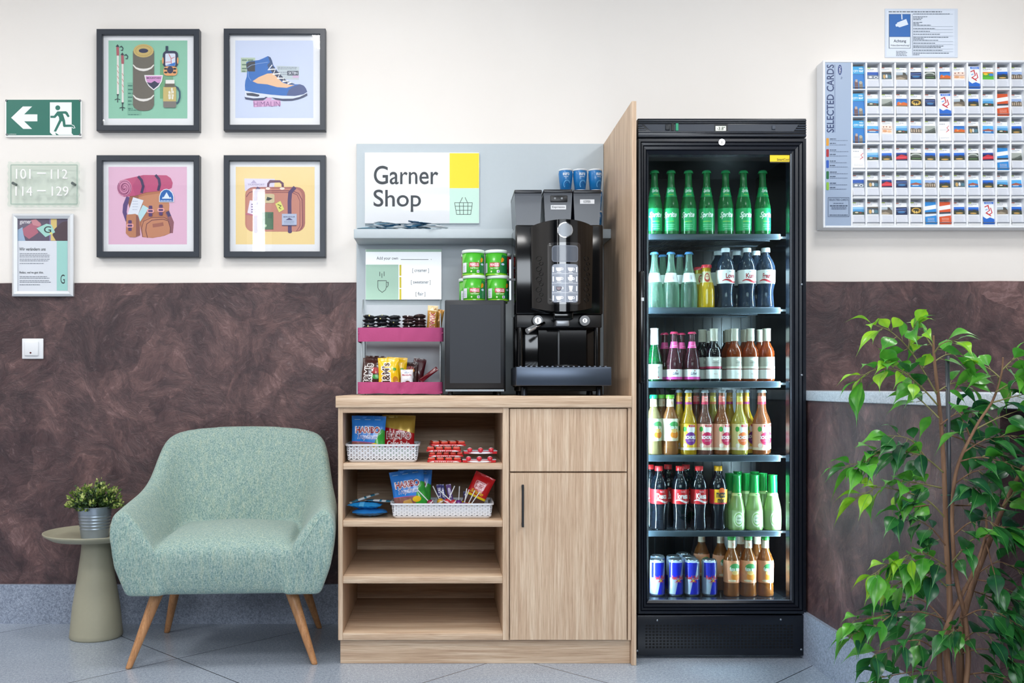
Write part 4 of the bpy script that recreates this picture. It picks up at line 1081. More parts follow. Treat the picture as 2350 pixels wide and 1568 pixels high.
def tray(y0, y1, px0, px1, sag, seed):
    z1, z0 = Z(y0, YS), Z(y1, YS); x0, x1 = X(px0, YS), X(px1, YS); D = 0.17; n = 48
    path = []
    rr = 0.018
    path.append((x0, YS + D)); path.append((x0, YS + rr))
    for i in range(1, 5): t = PI + PI / 2 * i / 5; path.append((x0 + rr + rr * math.cos(t), YS + rr + rr * math.sin(t)))
    for i in range(n + 1): path.append((x0 + rr + (x1 - x0 - 2 * rr) * i / n, YS))
    for i in range(1, 5): t = -PI / 2 + PI / 2 * i / 5; path.append((x1 - rr + rr * math.cos(t), YS + rr + rr * math.sin(t)))
    path.append((x1, YS + rr)); path.append((x1, YS + D))
    mb = MB(); v = []; m = 6
    xm = x0 + (x1 - x0) * 0.51
    for (x, y) in path:
        wv = noise.noise(Vector((x * 28, seed, 0))) * 0.004 * (1 + sag) + (0.003 if abs(x - xm) < 0.0035 else 0)
        dz = noise.noise(Vector((x * 14, seed + 5, 0))) * 0.0035 * sag
        for j in range(m + 1):
            t = j / m; v.append((x, y + wv * math.sin(PI * t) + (0.004 * (1 - t) ** 2), z0 + (z1 - z0) * t + dz * (1 - t) - (0.0015 * sag if abs(x - xm) < 0.003 else 0)))
    N = len(path)
    f = [(i * (m + 1) + j, (i + 1) * (m + 1) + j, (i + 1) * (m + 1) + j + 1, i * (m + 1) + j + 1) for i in range(N - 1) for j in range(m)]
    mb.add(v, f, M_PINK, True)
    mb.add([(p[0], p[1] + 0.0025, p[2]) for p in v], [q[::-1] for q in f], M_PINK, True)
    t = part('tray_skirt', mb, r, 'pink felt skirt', fix=False)
    zf = z0 + 0.004 if sag > 1 else z1 - 0.022
    part('tray_floor', MB().box(x0 + 0.002, x1 - 0.002, YS + 0.004, YS + D, zf, zf + 0.004, M_PINK), r)
    return zf + 0.004
TZ1 = tray(752, 784, 820, 1018, 0.2, 1.0)
TZ2 = tray(877, 904, 820, 1016, 1.4, 4.0)

# small dark bars, upper tray
def mini(c, stripe, seed):
    return flat_packet(0.050, 0.017, 0.013, P(c), (P(stripe), [(0.42, 0.58)]), seed, 12).mesh('mini')
mk = [mini('#191a20', '#2d3440', 41), mini('#14161b', '#d9d08a', 42), mini('#20242c', '#39424f', 43)]
mbn = [mini('#2c1a1c', '#4a3034', 44), mini('#331f20', '#d9cfd0', 45), mini('#281719', '#5b3f42', 46)]
rnd = random.Random(12)
for grp, ms, xa, xb, lbl, nm in ((0, mk, 833, 918, 'black wrapped mini chocolate in the upper pink tray', 'black minis in the upper tray'), (1, mbn, 925, 975, 'brown wrapped mini chocolate in the upper pink tray', 'brown minis in the upper tray')):
    rows = 5
    for row in range(rows):
        xs = [xa + (xb - xa) * (i + 0.5) / (3 if grp == 0 else 2) for i in range(3 if grp == 0 else 2)]
        for dpt in range(2):
            for i, px_ in enumerate(xs):
                k = (i + row + dpt * 2) % 3
                q = row == rows - 1
                z = TZ1 + 0.002 + row * 0.0128 + (0.002 if i % 2 else 0)
                lb = {(0, 0): 'plain black', (0, 1): 'gold-banded black', (0, 2): 'grey-banded black', (1, 0): 'dark brown', (1, 1): 'white-banded brown', (1, 2): 'reddish brown'}[(grp, k)]
                where = ['front', 'rear'][dpt] + ' column, layer %s from the tray floor, %s pile' % (['one', 'two', 'three', 'four', 'five'][row], ['black', 'brown'][grp])
                instance('mini_chocolate', ms[k], '%s mini chocolate, %s' % (lb, where), 'chocolate', nm,
                         (X(px_, YS) + rnd.uniform(-0.002, 0.002), YS + 0.022 + dpt * 0.028, z), (rnd.uniform(-0.25, 0.25), rnd.uniform(-0.12, 0.12), rnd.uniform(-0.25, 0.25)))
# tall caramel bar
ta = Art(down=False); w, h = 0.040, 0.100
ta.poly([(-w / 2, h * .80), (w / 2, h * .78), (w / 2, h), (-w / 2, h)], P('#e8cf9a')); ta.poly([(-w * .3, h * .82), (w * .1, h * .80), (0, h * .95)], P('#f3ead2')); ta.poly([(w * .1, h * .83), (w * .4, h * .84), (w * .3, h * .95)], P('#a5702c'))
ta.text('TWIX', -w * .26, h * .12, w * .30, h * .74, P('#f2e2d0'), 0.07, rot=90); ta.text('TWIX', -w * .22, h * .13, w * .26, h * .73, P('#b81f30'), 0.02, rot=90)
tw_me = bag_mesh('bar', w, h, 0.016, '#c08a3a', ta, 51, metal=0.2, cell=0.004)
instance('candy_bar', tw_me, 'gold wrapped caramel bar standing upright in the upper pink tray', 'candy bar', None, (X(990, YS), YS + 0.032, TZ1 + 0.004), (-0.05, 0.06, 0))
instance('candy_bar', bag_mesh('bar', 0.034, 0.092, 0.014, '#b88436', None, 52, metal=0.2), 'second caramel bar half hidden behind the upright gold one', 'candy bar', None, (X(1001, YS), YS + 0.06, TZ1 + 0.001), (-0.05, 0.16, 0))

# lower tray
def mm_art(w, h, base):
    a = Art(down=False)
    if base == 'b':
        a.ell(w * .22, h * .62, w * .22, h * .10, P('#a51d22')); a.ell(w * .28, h * .42, w * .2, h * .07, P('#3f9a45'))
    else:
        a.ell(w * .34, h * .30, w * .13, h * .10, P('#c8801a')); a.ell(w * .30, h * .62, w * .09, h * .05, P('#4f9a3a'))
    a.text('M&M\u2019s', -w * .36, h * .06, w * .12, h * .84, P('#f3efec'), 0.09, rot=90)
    a.text('M&M\u2019s', -w * .31, h * .08, w * .07, h * .82, P('#3a2320' if base == 'b' else '#4b2a17'), 0.02, rot=90); return a
w, h = 0.080, 0.122
bb_ = bag_mesh('bag', w, h, 0.03, '#4a2a24', mm_art(w, h, 'b'), 61); yb = bag_mesh('bag', w, h, 0.03, '#f2c40f', mm_art(w, h, 'y'), 62)
instance('sweet_bag', bb_, 'brown bag of chocolate sweets at the end of the lower pink tray', 'sweet bag', 'bags in the lower pink tray', (X(846, YS), YS + 0.050, TZ2 + 0.006), (-0.12, 0.08, -0.2))
instance('sweet_bag', bag_mesh('bag', w, 0.125, 0.024, '#4a2a24', mm_art(w, 0.125, 'b'), 63), 'second brown sweet bag rising behind the first', 'sweet bag', 'bags in the lower pink tray', (X(856, YS), YS + 0.090, TZ2 + 0.014), (-0.05, 0.02, -0.05))
instance('sweet_bag', yb, 'front yellow bag of chocolate peanuts in the lower pink tray', 'sweet bag', 'bags in the lower pink tray', (X(892, YS), YS + 0.022, TZ2 + 0.008), (-0.10, -0.03, 0.0))
instance('sweet_bag', yb, 'second yellow peanut bag tucked behind the front yellow one', 'sweet bag', 'bags in the lower pink tray', (X(905, YS), YS + 0.064, TZ2 + 0.010), (-0.05, 0.06, -0.1))
wa = Art(down=False); ww, wh = 0.048, 0.072
wa.text('Mandorle', -ww * .38, wh * .66, ww * .38, wh * .76, P('#b5485c'), 0.02); wa.ell(ww * .08, wh * .28, ww * .22, wh * .12, P('#7a4030')); wa.ell(-ww * .08, wh * .22, ww * .14, wh * .07, P('#a5573a')); wa.ell(0.0, wh * .85, ww * .2, wh * .05, P('#b9c3d6'))
instance('sweet_bag', bag_mesh('bag', ww, wh, 0.018, '#e3e3ea', wa, 64), 'small white pouch of chocolate nuts', 'sweet bag', 'bags in the lower pink tray', (X(933, YS), YS + 0.022, TZ2 + 0.012), (-0.08, 0.0, 0.0))
oa = Art(down=False); oa.ell(0, 0.083, 0.016, 0.009, P('#8c2a22')); oa.ell(0.01, 0.075, 0.008, 0.006, P('#c98c3c'))
instance('sweet_bag', bag_mesh('bag', 0.066, 0.108, 0.02, '#3a1f1f', oa, 65), 'dark brown bag behind the small white pouch', 'sweet bag', 'bags in the lower pink tray', (X(938, YS), YS + 0.078, TZ2 + 0.006), (-0.06, 0.03, 0.05))
instance('sweet_bag', bag_mesh('bag', 0.05, 0.118, 0.018, '#4b1720', None, 66), 'dark red bag leaning at the back of the lower pink tray', 'sweet bag', 'bags in the lower pink tray', (X(951, YS), YS + 0.088, TZ2 + 0.013), (-0.05, 0.18, 0.1))
instance('candy_bar', bag_mesh('bar', 0.017, 0.082, 0.009, '#6d1622', None, 67), 'dark red bar slanting up across the end of the lower pink tray', 'candy bar', None, (X(964, YS), YS + 0.055, TZ2 + 0.040), (-0.05, 0.92, -0.15))
ball = MB().lathe([(-0.0075 * math.cos(PI * k / 10), 0.0001 + 0.0075 * math.sin(PI * k / 10)) for k in range(11)], P('#d23bb6', 0.15), 16, c=(0, 0, 0.0075)).mesh('ball')
for k, px_ in enumerate((962, 975, 988, 1001)):
    instance('wrapped_sweet', ball, 'shiny pink foil sweet ball, %s from the white pouch' % ORD[k], 'sweet', 'pink sweet balls in the lower tray', (X(px_, YS), YS + 0.016, TZ2 + 0.014 + 0.001 * (k % 2)), (0, 0, 0))

# ------------------------------------------------------------ counter milk fridge
YF = -0.43
x0, x1 = X(1021, YF), X(1158, YF); zt = Z(688, YF)
r = thing('milk_cooler', 'plain dark grey box cooler beside the coffee machine', 'cooler', ((x0 + x1) / 2, YF + 0.15, CT))
dk = mat('#14181f', 0.42, vary=0.06)
part('body', MB().box(x0, x1 + 0.006, YF + 0.03, YF + 0.33, CT + 0.014, zt, dk, 0.004, 2), r)
d = part('door', MB().box(x0, x1, YF, YF + 0.028, Z(893, YF), zt - 0.001, dk, 0.004, 2).box(x0 + 0.018, x1 - 0.014, YF - 0.001, YF, Z(880, YF), zt - 0.018, mat('#1b202a', 0.5), 0.0008, 1), r)
part('bottom_strip', MB().box(x0 + 0.002, x1 - 0.002, YF - 0.001, YF + 0.02, Z(898.5, YF), Z(894, YF), mat('#9aa0a4', 0.25, 1.0)), r, 'bright metal strip')
for px_ in (1034, 1146):
    for yy in (YF + 0.05, YF + 0.30): part('foot', MB().cyl((X(px_, YF), yy, CT), (X(px_, YF), yy, CT + 0.016), 0.009, 0.009, '#15171a', 12), r)

# ------------------------------------------------------------ crisps tubs
def tub(kind):
    R, H = 0.0412, 0.0945
    g = {'green': '#3fae1c', 'red': '#a8142c'}[kind]
    mb = MB().lathe([(0, 0), (0, R - 0.002), (0.002, R), (H - 0.011, R), (H - 0.011, 0)], mat(g, 0.35, coat=0.3), 40)
    a = Art(down=False); I = P
    a.rect(-R * 2.2, 0, R * 2.2, 0.005, I('#8fd12e' if kind == 'green' else '#7d1024')); a.poly([(-0.062, 0.075), (-0.03, 0.08), (-0.045, 0.05), (-0.066, 0.04)], I('#79d458' if kind == 'green' else '#c73a4a'))
    a.poly([(0.016, 0.010), (0.062, 0.006), (0.062, 0.07), (0.030, 0.076)], I('#1f7d45' if kind == 'green' else '#7d1024'))
    a.rrect(-0.052, 0.010, -0.030, 0.046, 0.002, I('#e6e9f2')); a.bars(-0.048, -0.034, (0.014, 0.018, 0.022, 0.026, 0.030, 0.034), 0.0014, I('#8d86b8'), seed=3)
    a.poly([(-0.018, 0.030), (0.020, 0.030), (0.020, 0.046), (-0.018, 0.046)], I('#c3283a')); a.text('PRINGLES', -0.0155, 0.0325, 0.0175, 0.0435, I('#f6dfe4'), 0.03)
    a.text('Sour Cream', -0.014, 0.0225, 0.016, 0.0285, I('#e6f4c8'), 0.02); a.rect(0.010, 0.008, 0.020, 0.018, I('#eef0f4')); a.rect(0.0125, 0.010, 0.018, 0.016, I('#7a6cae')); a.rect(-0.013, 0.010, -0.008, 0.016, I('#dff2c0'))
    a.poly([(0.026, 0.046), (0.036, 0.050), (0.040, 0.060), (0.031, 0.066), (0.026, 0.058)], I('#e8941c')); a.ell(0.034, 0.040, 0.007, 0.004, I('#c4d9f4'))
    a.build(mb, lambda u, v, k: ((R + k) * math.sin(u / R), -(R + k) * math.cos(u / R), v), cell=(0.004, 0), step=0.00006)
    lid = MB().lathe([(H - 0.012, R), (H - 0.0115, R + 0.0018), (H - 0.002, R + 0.0018), (H, R), (H - 0.001, R - 0.003), (H - 0.003, R - 0.004), (H - 0.003, 0)], mat('#e6f2ec', 0.35), 40)
    return mb.mesh('body'), lid.mesh('lid')
TUB = {k: tub(k) for k in ('green', 'red')}
def put_tub(kind, x, y, z, rz, label):
    o = thing('crisps_tub', label, 'crisps tub', (x, y, z), 'crisps tubs on the cooler', (0, 0, rz))
    for nm, me in zip(('body', 'lid'), TUB[kind]):
        c = bpy.data.objects.new(nm, me); COL.objects.link(c); c.parent = o
YT = -0.36; zf = zt + 0.0003
put_tub('green', X(1088, YT), YT, zf, 0.0, 'green crisps tub on the bottom row nearer the pink stand')
put_tub('green', X(1143, YT), YT + 0.006, zf, 0.1, 'green crisps tub on the bottom row nearer the coffee machine')
put_tub('green', X(1086, YT), YT, zf + 0.095, 0.05, 'green crisps tub on the top row nearer the pink stand')
put_tub('green', X(1139, YT), YT + 0.004, zf + 0.095, -0.25, 'green crisps tub on the top row nearer the coffee machine')
put_tub('green', X(1078, YT + 0.1), YT + 0.095, zf, 0.3, 'green crisps tub half hidden behind the bottom row')
put_tub('green', X(1140, YT + 0.1), YT + 0.10, zf, 0.5, 'green crisps tub hidden in the back corner of the bottom row')
put_tub('red', X(1084, YT + 0.1), YT + 0.095, zf + 0.0952, 0.5, 'red crisps tub peeking out behind the top green tubs, away from the machine')
put_tub('red', X(1148, YT + 0.1), YT + 0.10, zf + 0.0952, 0.25, 'red crisps tub showing between the green tubs and the coffee machine')

# ------------------------------------------------------------ coffee machine
BK = mat('#050609', 0.10, spec=0.45, name='gloss_black'); BM = mat('#0e1014', 0.35); CH_ = mat('#c9ccd0', 0.12, 1.0); SM = BK
YM = -0.42
mx0, mx1 = X(1183, YM), X(1384, YM)
r = thing('coffee_machine', 'large glossy black bean-to-cup coffee machine on the worktop', 'coffee machine', ((mx0 + mx1) / 2, -0.3, CT))
zt_, zm, zd0, zd1 = Z(516, YM), Z(722, YM), Z(842, YM), Z(886, YM)
part('body', MB().box(mx0, mx1, YM, -0.215, zm, zt_, BK, 0.006, 3).box(mx0 + 0.002, mx1 - 0.002, YM + 0.10, -0.215, CT + 0.03, zm, BK, 0.003, 2), r)
for px_ in (1194, 1372): part('column', MB().cyl((X(px_, YM), YM + 0.02, CT + 0.045), (X(px_, YM), YM + 0.02, zm), 0.012, 0.012, BK, 20), r)
part('brew_head', MB().box(mx0 + 0.004, mx1 - 0.004, YM + 0.005, YM + 0.1, Z(752, YM), zm, BM, 0.003, 2), r)
part('splash_panel', MB().box(X(1240, YM), X(1355, YM), YM + 0.090, YM + 0.099, CT + 0.07, Z(752, YM), mat('#07080b', 0.06), 0.002, 1).box(X(1286, YM), X(1291, YM), YM + 0.086, YM + 0.09, CT + 0.07, Z(752, YM), mat('#23282e', 0.2), 0.001, 1), r)
YD = -0.575
part('drip_tray', MB().box(X(1184, YD), X(1404, YD), YD, YM + 0.10, Z(886, YD), Z(842, YD), mat('#4a5361', 0.32, 0.75), 0.004, 2), r, 'brushed dark steel drip tray')
gr = MB()
for k in range(17):
    x = X(1196, YD) + k * (X(1392, YD) - X(1196, YD)) / 16; gr.box(x - 0.0035, x + 0.0035, YD + 0.02, YM + 0.085, Z(842, YD), Z(842, YD) + 0.003, mat('#6f7682', 0.25, 1.0))
part('drip_grate', gr, r)
part('cup_ring', MB().cyl((X(1297, -0.5), -0.49, Z(842, YD) + 0.003), (X(1297, -0.5), -0.49, Z(842, YD) + 0.008), 0.045, 0.045, BM, 32), r)
part('base', MB().box(mx0 + 0.01, mx1 - 0.01, YM - 0.05, -0.215, CT + 0.016, Z(886, YD) , mat('#0c0d10', 0.5), 0.003, 1), r)
for px_ in (1200, 1370):
    for yy in (YM - 0.05, -0.24): part('foot', MB().cyl((X(px_, YM), yy, CT), (X(px_, YM), yy, CT + 0.03), 0.013, 0.011, mat('#2a2d33', 0.3, 0.8), 16), r)
# bean and powder canisters
YK = -0.36
def canister(px0, px1, py0, nm, extra=None):
    z0, z1 = zt_ + 0.0003, Z(py0, YK); a0, a1 = X(px0, YK), X(px1, YK); ins = 0.006; mb = MB()
    prof = [(z0, ins), (z1 - 0.02, 0.0), (z1 - 0.004, 0.0), (z1, 0.004)]
    v = []
    for z, g in prof: v += [(a0 + g, YK + g * .5, z), (a1 - g, YK + g * .5, z), (a1 - g, YK + 0.20, z), (a0 + g, YK + 0.20, z)]
    f = [(j * 4 + i, j * 4 + (i + 1) % 4, (j + 1) * 4 + (i + 1) % 4, (j + 1) * 4 + i) for j in range(3) for i in range(4)] + [(0, 3, 2, 1), (12, 13, 14, 15)]
    mb.add(v, f, mat('#262c38', 0.28, coat=0.15))
    c = part('canister', mb, r)
    part('lid', MB().box(a0 - 0.001, a1 + 0.001, YK - 0.002, YK + 0.2, z1 - 0.012, z1 + 0.002, mat('#1b1e25', 0.3), 0.003, 2), c)
    if extra: extra(c)
def mid(c):
    y = YK + 0.001
    part('lock_plate', MB().box(X(1263, y), X(1302, y), y - 0.004, y + 0.004, Z(464, y), Z(449, y), BM, 0.002, 2), c)
    for px_ in (1273, 1289): part('lock_pin', MB().cyl((X(px_, y), y - 0.006, Z(456, y)), (X(px_, y), y, Z(456, y)), 0.004, 0.004, CH_, 12), c)
    tg = MB().box(X(1264, y), X(1299, y), y - 0.0015, y + 0.002, Z(481, y), Z(471, y), '#e6e9ee'); Art().text('Espresso', 1267, 473, 1296, 479, '#3a3f46', 0.01).build(tg, lambda u, v, h: (X(u, y), y - 0.0016 - h, Z(v, y)))
    part('name_tag', tg, c)
def rgt(c):
    y = YK + 0.001; tg = MB().box(X(1331, y), X(1364, y), y - 0.0015, y + 0.002, Z(468, y), Z(458, y), '#e6e9ee'); Art().text('KOFFEIN', 1339, 460, 1355, 466, '#3a3f46', 0.01).build(tg, lambda u, v, h: (X(u, y), y - 0.0016 - h, Z(v, y)))
    part('name_tag', tg, c)
canister(1181, 1243, 437, 'a'); canister(1248, 1313, 436, 'b', mid); canister(1316, 1379, 437, 'c', rgt)
# curved front with display
YP = -0.545
def bulge(u): 
    t = (u - 1295.5) / 72.5; return YP + 0.075 * min(1.2, t * t)
def bmap(u, v, h): y = bulge(u); return (X(u, YP), y - h, Z(v, YP))
mb = MB(); outl = []
for i in range(13): t = i / 12; outl.append((1223 + 145 * t, 512 - 9 * math.sin(PI * t) ** 0.7))
for i in range(1, 5): outl.append((1368 - 0, 512 + 0)) if False else None
out2 = [(1368, 530), (1367, 600), (1365, 700)]
bot = [(1365 - 140 * i / 12, 703 + 12 * math.sin(PI * i / 12) ** 0.8) for i in range(13)]
left = [(1225, 700), (1224, 600), (1223, 530)]
outl = outl + out2 + bot + left
b = bmesh.new(); vs = [b.verts.new((p[0], p[1], 0)) for p in outl]; b.faces.new(vs)
t = 1226
while t < 1368:
    bmesh.ops.bisect_plane(b, geom=b.verts[:] + b.edges[:] + b.faces[:], plane_co=(t, 0, 0), plane_no=(1, 0, 0)); t += 6
b.verts.index_update()
mb.add([bmap(q.co.x, q.co.y, 0) for q in b.verts], [[q.index for q in f.verts] for f in b.faces], BK, True); b.free()
n = len(outl)
v = [bmap(p[0], p[1], 0) for p in outl] + [(X(p[0], YP), YM, Z(p[1], YP)) for p in outl]
mb.add(v, [(i, (i + 1) % n, n + (i + 1) % n, n + i) for i in range(n)], BK, False)
fp = part('front_panel', mb, r, fix=False)
tr = MB(); a = Art(); a.ell(1297, 528, 18, 18, CH_); a.ell(1297, 528, 16, 16, mat('#8d9298', 0.45, 0.6)); a.build(tr, bmap, cell=4, base=0.0025, step=0.0004); part('badge', tr, fp, 'round silver badge')
tr = MB(); a = Art(); a.rrect(1258, 556, 1334, 698, 6, mat('#1a1d22', 0.15, coat=1.0)); a.rrect(1261, 559, 1331, 695, 5, mat('#101216', 0.12, coat=1.0)); a.build(tr, bmap, cell=5, base=0.0008); part('control_panel', tr, fp)
tr = MB(); a = Art(); a.rrect(1267, 563, 1328, 601, 7, mat('#6f7580', 0.2)); a.rrect(1268.5, 565, 1326.5, 599, 6, mat('#575d68', 0.25, coat=0.5)); a.build(tr, bmap, cell=5, base=0.0014); part('display', tr, fp)
tr = MB(); a = Art(); LG = mat('#8f96a3', 0.3, emis=0.12); WI = mat('#f2f4f8', 0.3, emis=0.25); DK = '#3e4450'
a.rrect(1267, 606, 1328, 694, 7, LG)
for j in range(1, 4): a.rect(1267, 605.5 + j * 22, 1328, 606.5 + j * 22, '#dfe3ea')
a.rect(1297, 606, 1298, 694, '#dfe3ea')
for j in range(4):
    for i in range(2):
        cx, cy = 1283 + i * 27, 618 + j * 22; k = (i + j * 2)
        big = k in (3, 5, 6, 7)
        if k in (5,): a.poly([(cx - 5, cy - 6), (cx + 5, cy - 6), (cx + 3, cy + 6), (cx - 3, cy + 6)], WI)
        else:
            a.poly([(cx - 7, cy - 4), (cx + 6, cy - 4), (cx + 5, cy + 2), (cx + 2, cy + 5), (cx - 3, cy + 5), (cx - 6, cy + 2)], WI if k != 4 else DK)
            a.line([(cx + 6, cy - 3), (cx + 9, cy - 2), (cx + 9, cy + 1), (cx + 5, cy + 2)], 1.2, WI)
        if k == 3: a.rrect(cx - 4, cy - 9, cx + 4, cy - 4, 2, WI)
        if k == 4: a.poly([(cx - 6, cy - 3), (cx + 5, cy - 3), (cx + 4, cy + 1), (cx + 1, cy + 4), (cx - 2, cy + 4), (cx - 5, cy + 1)], '#8d7f86')
        a.rect(cx - 5, cy + 7, cx + 5, cy + 8, WI); a.rect(1269 if i == 0 else 1323, cy - 6, 1271.5 if i == 0 else 1325.5, cy + 6, WI)
a.build(tr, bmap, cell=6, base=0.0014, step=0.00006); part('keypad', tr, fp, 'pale backlit keypad with eight cup symbols')
# embossed cup pattern either side
em = MB()
for sx in (1241, 1352):
    for k in range(9):
        cy = 590 + k * 12; rr = 5.5 if k % 2 == 0 else 4
        pts = [bmap(sx + (3 if k % 2 else -2) + rr * math.cos(2 * PI * q / 14), cy + rr * math.sin(2 * PI * q / 14), 0.0008) for q in range(15)]
        em.tube(pts, 0.0011, BK, 5)
part('embossed_pattern', em, fp)
# spouts, knobs, steam tap
sp = MB().box(X(1268, -0.47), X(1313, -0.47), -0.505, -0.42, Z(735, -0.47), Z(716, -0.47), BK, 0.005, 3)
sp.box(X(1274, -0.47), X(1305, -0.47), -0.495, -0.44, Z(750, -0.47), Z(735, -0.47), mat('#8c8f94', 0.3, 0.5), 0.005, 3)
part('spout', sp, r)
for px_, nm in ((1233, 'steam_knob'), (1340, 'water_knob')):
    kb = MB().cyl((X(px_, YM), YM - 0.022, Z(737, YM)), (X(px_, YM), YM + 0.006, Z(737, YM)), 0.019, 0.022, BK, 24)
    rr = 0.012 if nm == 'steam_knob' else 0.008
    kb.cyl((X(px_, YM), YM - 0.026, Z(737, YM)), (X(px_, YM), YM - 0.02, Z(737, YM)), rr, rr, CH_, 20)
    kb.box(X(px_, YM) - 0.002, X(px_, YM) + 0.002, YM - 0.027, YM - 0.025, Z(737, YM) - rr * .7, Z(737, YM) + rr * .7, BM)
    part(nm, kb, r)
wd = MB().tube([(X(1248, YM), YM - 0.018, Z(742, YM)), (X(1232, YM), YM - 0.04, Z(750, YM)), (X(1220, YM), YM - 0.055, Z(755, YM))], 0.005, CH_, 12)
wd.cyl((X(1224, YM), YM - 0.052, Z(753, YM)), (X(1206, YM), YM - 0.07, Z(763, YM)), 0.009, 0.0105, mat('#cfd3d6', 0.1, 0.7), 20)
part('steam_tap', wd, r, 'chrome swivelling steam tap')
pl = MB().box(X(1168, -0.40), X(1173, -0.40), -0.41, -0.40, Z(690, -0.40), Z(596, -0.40), mat('#9aa0a6', 0.3, 0.6), 0.001, 1).box(X(1163, -0.40), mx0, -0.412, -0.398, Z(645, -0.40), Z(640, -0.40), BM)
part('side_bracket', pl, r)

# ------------------------------------------------------------ blue cups stacked on the shelf behind the canisters
def cup():
    H = 0.083; rb, rt = 0.0215, 0.0285
    prof = [(0, 0), (0, rb), (H * .55, rb + (rt - rb) * .75), (H * .8, rt * 1.0), (H - 0.004, rt * .93)]
    mb = MB().lathe(prof, mat('#1878be', 0.35, coat=0.3), 28)
    R = lambda v: rb + (rt - rb) * min(1, max(0, v) / (H * .6)) * .95
    a = Art(down=False); a.text('euro', -0.013, 0.056, 0.013, 0.067, '#e3eef8', 0.02); a.text('latte', -0.009, 0.049, 0.009, 0.054, '#cfe2f4', 0.01)
    a.line([(0.004 + 0.014 * math.cos(t * .35), 0.020 + 0.016 * math.sin(t * .35)) for t in range(1, 12)], 0.0035, '#5aa6de'); a.line([(0.004 + 0.008 * math.cos(t * .35), 0.018 + 0.010 * math.sin(t * .35)) for t in range(1, 12)], 0.002, '#0e5a9c')
    a.build(mb, lambda u, v, k: ((R(v) + 0.0006 + k) * math.sin(u / 0.028), -(R(v) + 0.0006 + k) * math.cos(u / 0.028), v), cell=0.005)
    rim = MB().lathe([(H - 0.006, rt * .95), (H - 0.005, rt * .99), (H - 0.001, rt * .99), (H, rt * .95), (H - 0.001, rt * .88), (H - 0.012, rt * .80), (H - 0.012, 0)], mat('#e9eff4', 0.4), 28)
    return mb.mesh('body'), rim.mesh('rim')
CUP = cup()
for i, px_ in enumerate((1298, 1331, 1366)):
    for k in range(3):
        lb = ['on the shelf', 'in the middle row', 'on top'][k] + ' of the ' + ['outer column', 'middle column', 'column beside the oak divider'][i]
        y = -0.115; 
        o = thing('coffee_cup', 'blue cup with white rim, ' + lb, 'cup', (X(px_, y), y, SH_TOP + 0.0005 + k * 0.0835), 'stacked blue cups', (0, 0, (i - 1) * 0.25 + k * 0.1))
        for nm, me in zip(('body', 'rim'), CUP):
            c = bpy.data.objects.new(nm, me); COL.objects.link(c); c.parent = o
# ------------------------------------------------------------ upright drinks fridge
FD = -0.527                                           # front face of the door
FB = mat('#0f151f', 0.26, name='fridge_black'); FI = mat('#0c0e12', 0.28, name='fridge_inner'); FS = mat('#8f9db0', 0.3, 0.6)
fx0, fx1 = X(1464, FD), X(1851.5, FD)
ztop = Z(271, FD)
R_ = thing('drinks_fridge', 'tall black glass-door drinks fridge full of bottles and cans', 'fridge', ((fx0 + fx1) / 2, -0.28, 0))
yb = -0.03
# cabinet shell
t = 0.028
sh = MB().box(fx0, fx0 + t, FD + 0.055, yb, 0.012, ztop - 0.002, FB, 0.002, 1).box(fx1 - t, fx1, FD + 0.055, yb, 0.012, ztop - 0.002, FB, 0.002, 1)
sh.box(fx0 + t, fx1 - t, FD + 0.055, yb, Z(345, FD), ztop - 0.002, FB).box(fx0 + t, fx1 - t, FD + 0.055, yb, 0.012, Z(1384, FD), FB).box(fx0 + t, fx1 - t, yb - 0.025, yb, 0.2, 1.9, FB)
part('housing', sh, R_)
ix0, ix1, iy0, iy1, iz0, iz1 = fx0 + t + 0.0005, fx1 - t - 0.0005, FD + 0.058, yb - 0.026, Z(1384, FD) + 0.0005, Z(345, FD) - 0.0005
ln = MB().add([(ix0, iy0, iz0), (ix0, iy1, iz0), (ix0, iy1, iz1), (ix0, iy0, iz1)], [(0, 1, 2, 3)], FI).add([(ix1, iy0, iz0), (ix1, iy1, iz0), (ix1, iy1, iz1), (ix1, iy0, iz1)], [(0, 1, 2, 3)], mat('#0a0c10', 0.12))
ln.add([(ix0, iy0, iz0), (ix1, iy0, iz0), (ix1, iy1, iz0), (ix0, iy1, iz0)], [(0, 1, 2, 3)], mat('#15181d', 0.12)).add([(ix0, iy0, iz1), (ix1, iy0, iz1), (ix1, iy1, iz1), (ix0, iy1, iz1)], [(0, 1, 2, 3)], FI)
ln.add([(ix0, iy1, iz0), (ix1, iy1, iz0), (ix1, iy1, iz1), (ix0, iy1, iz1)], [(0, 1, 2, 3)], FI)
for k in range(14):
    x = ix0 + 0.02 + k * (ix1 - ix0 - 0.04) / 13; ln.box(x - 0.002, x + 0.002, iy1 - 0.004, iy1, iz0 + 0.03, iz1 - 0.06, mat('#1b212a', 0.25))
part('lining', ln, R_)
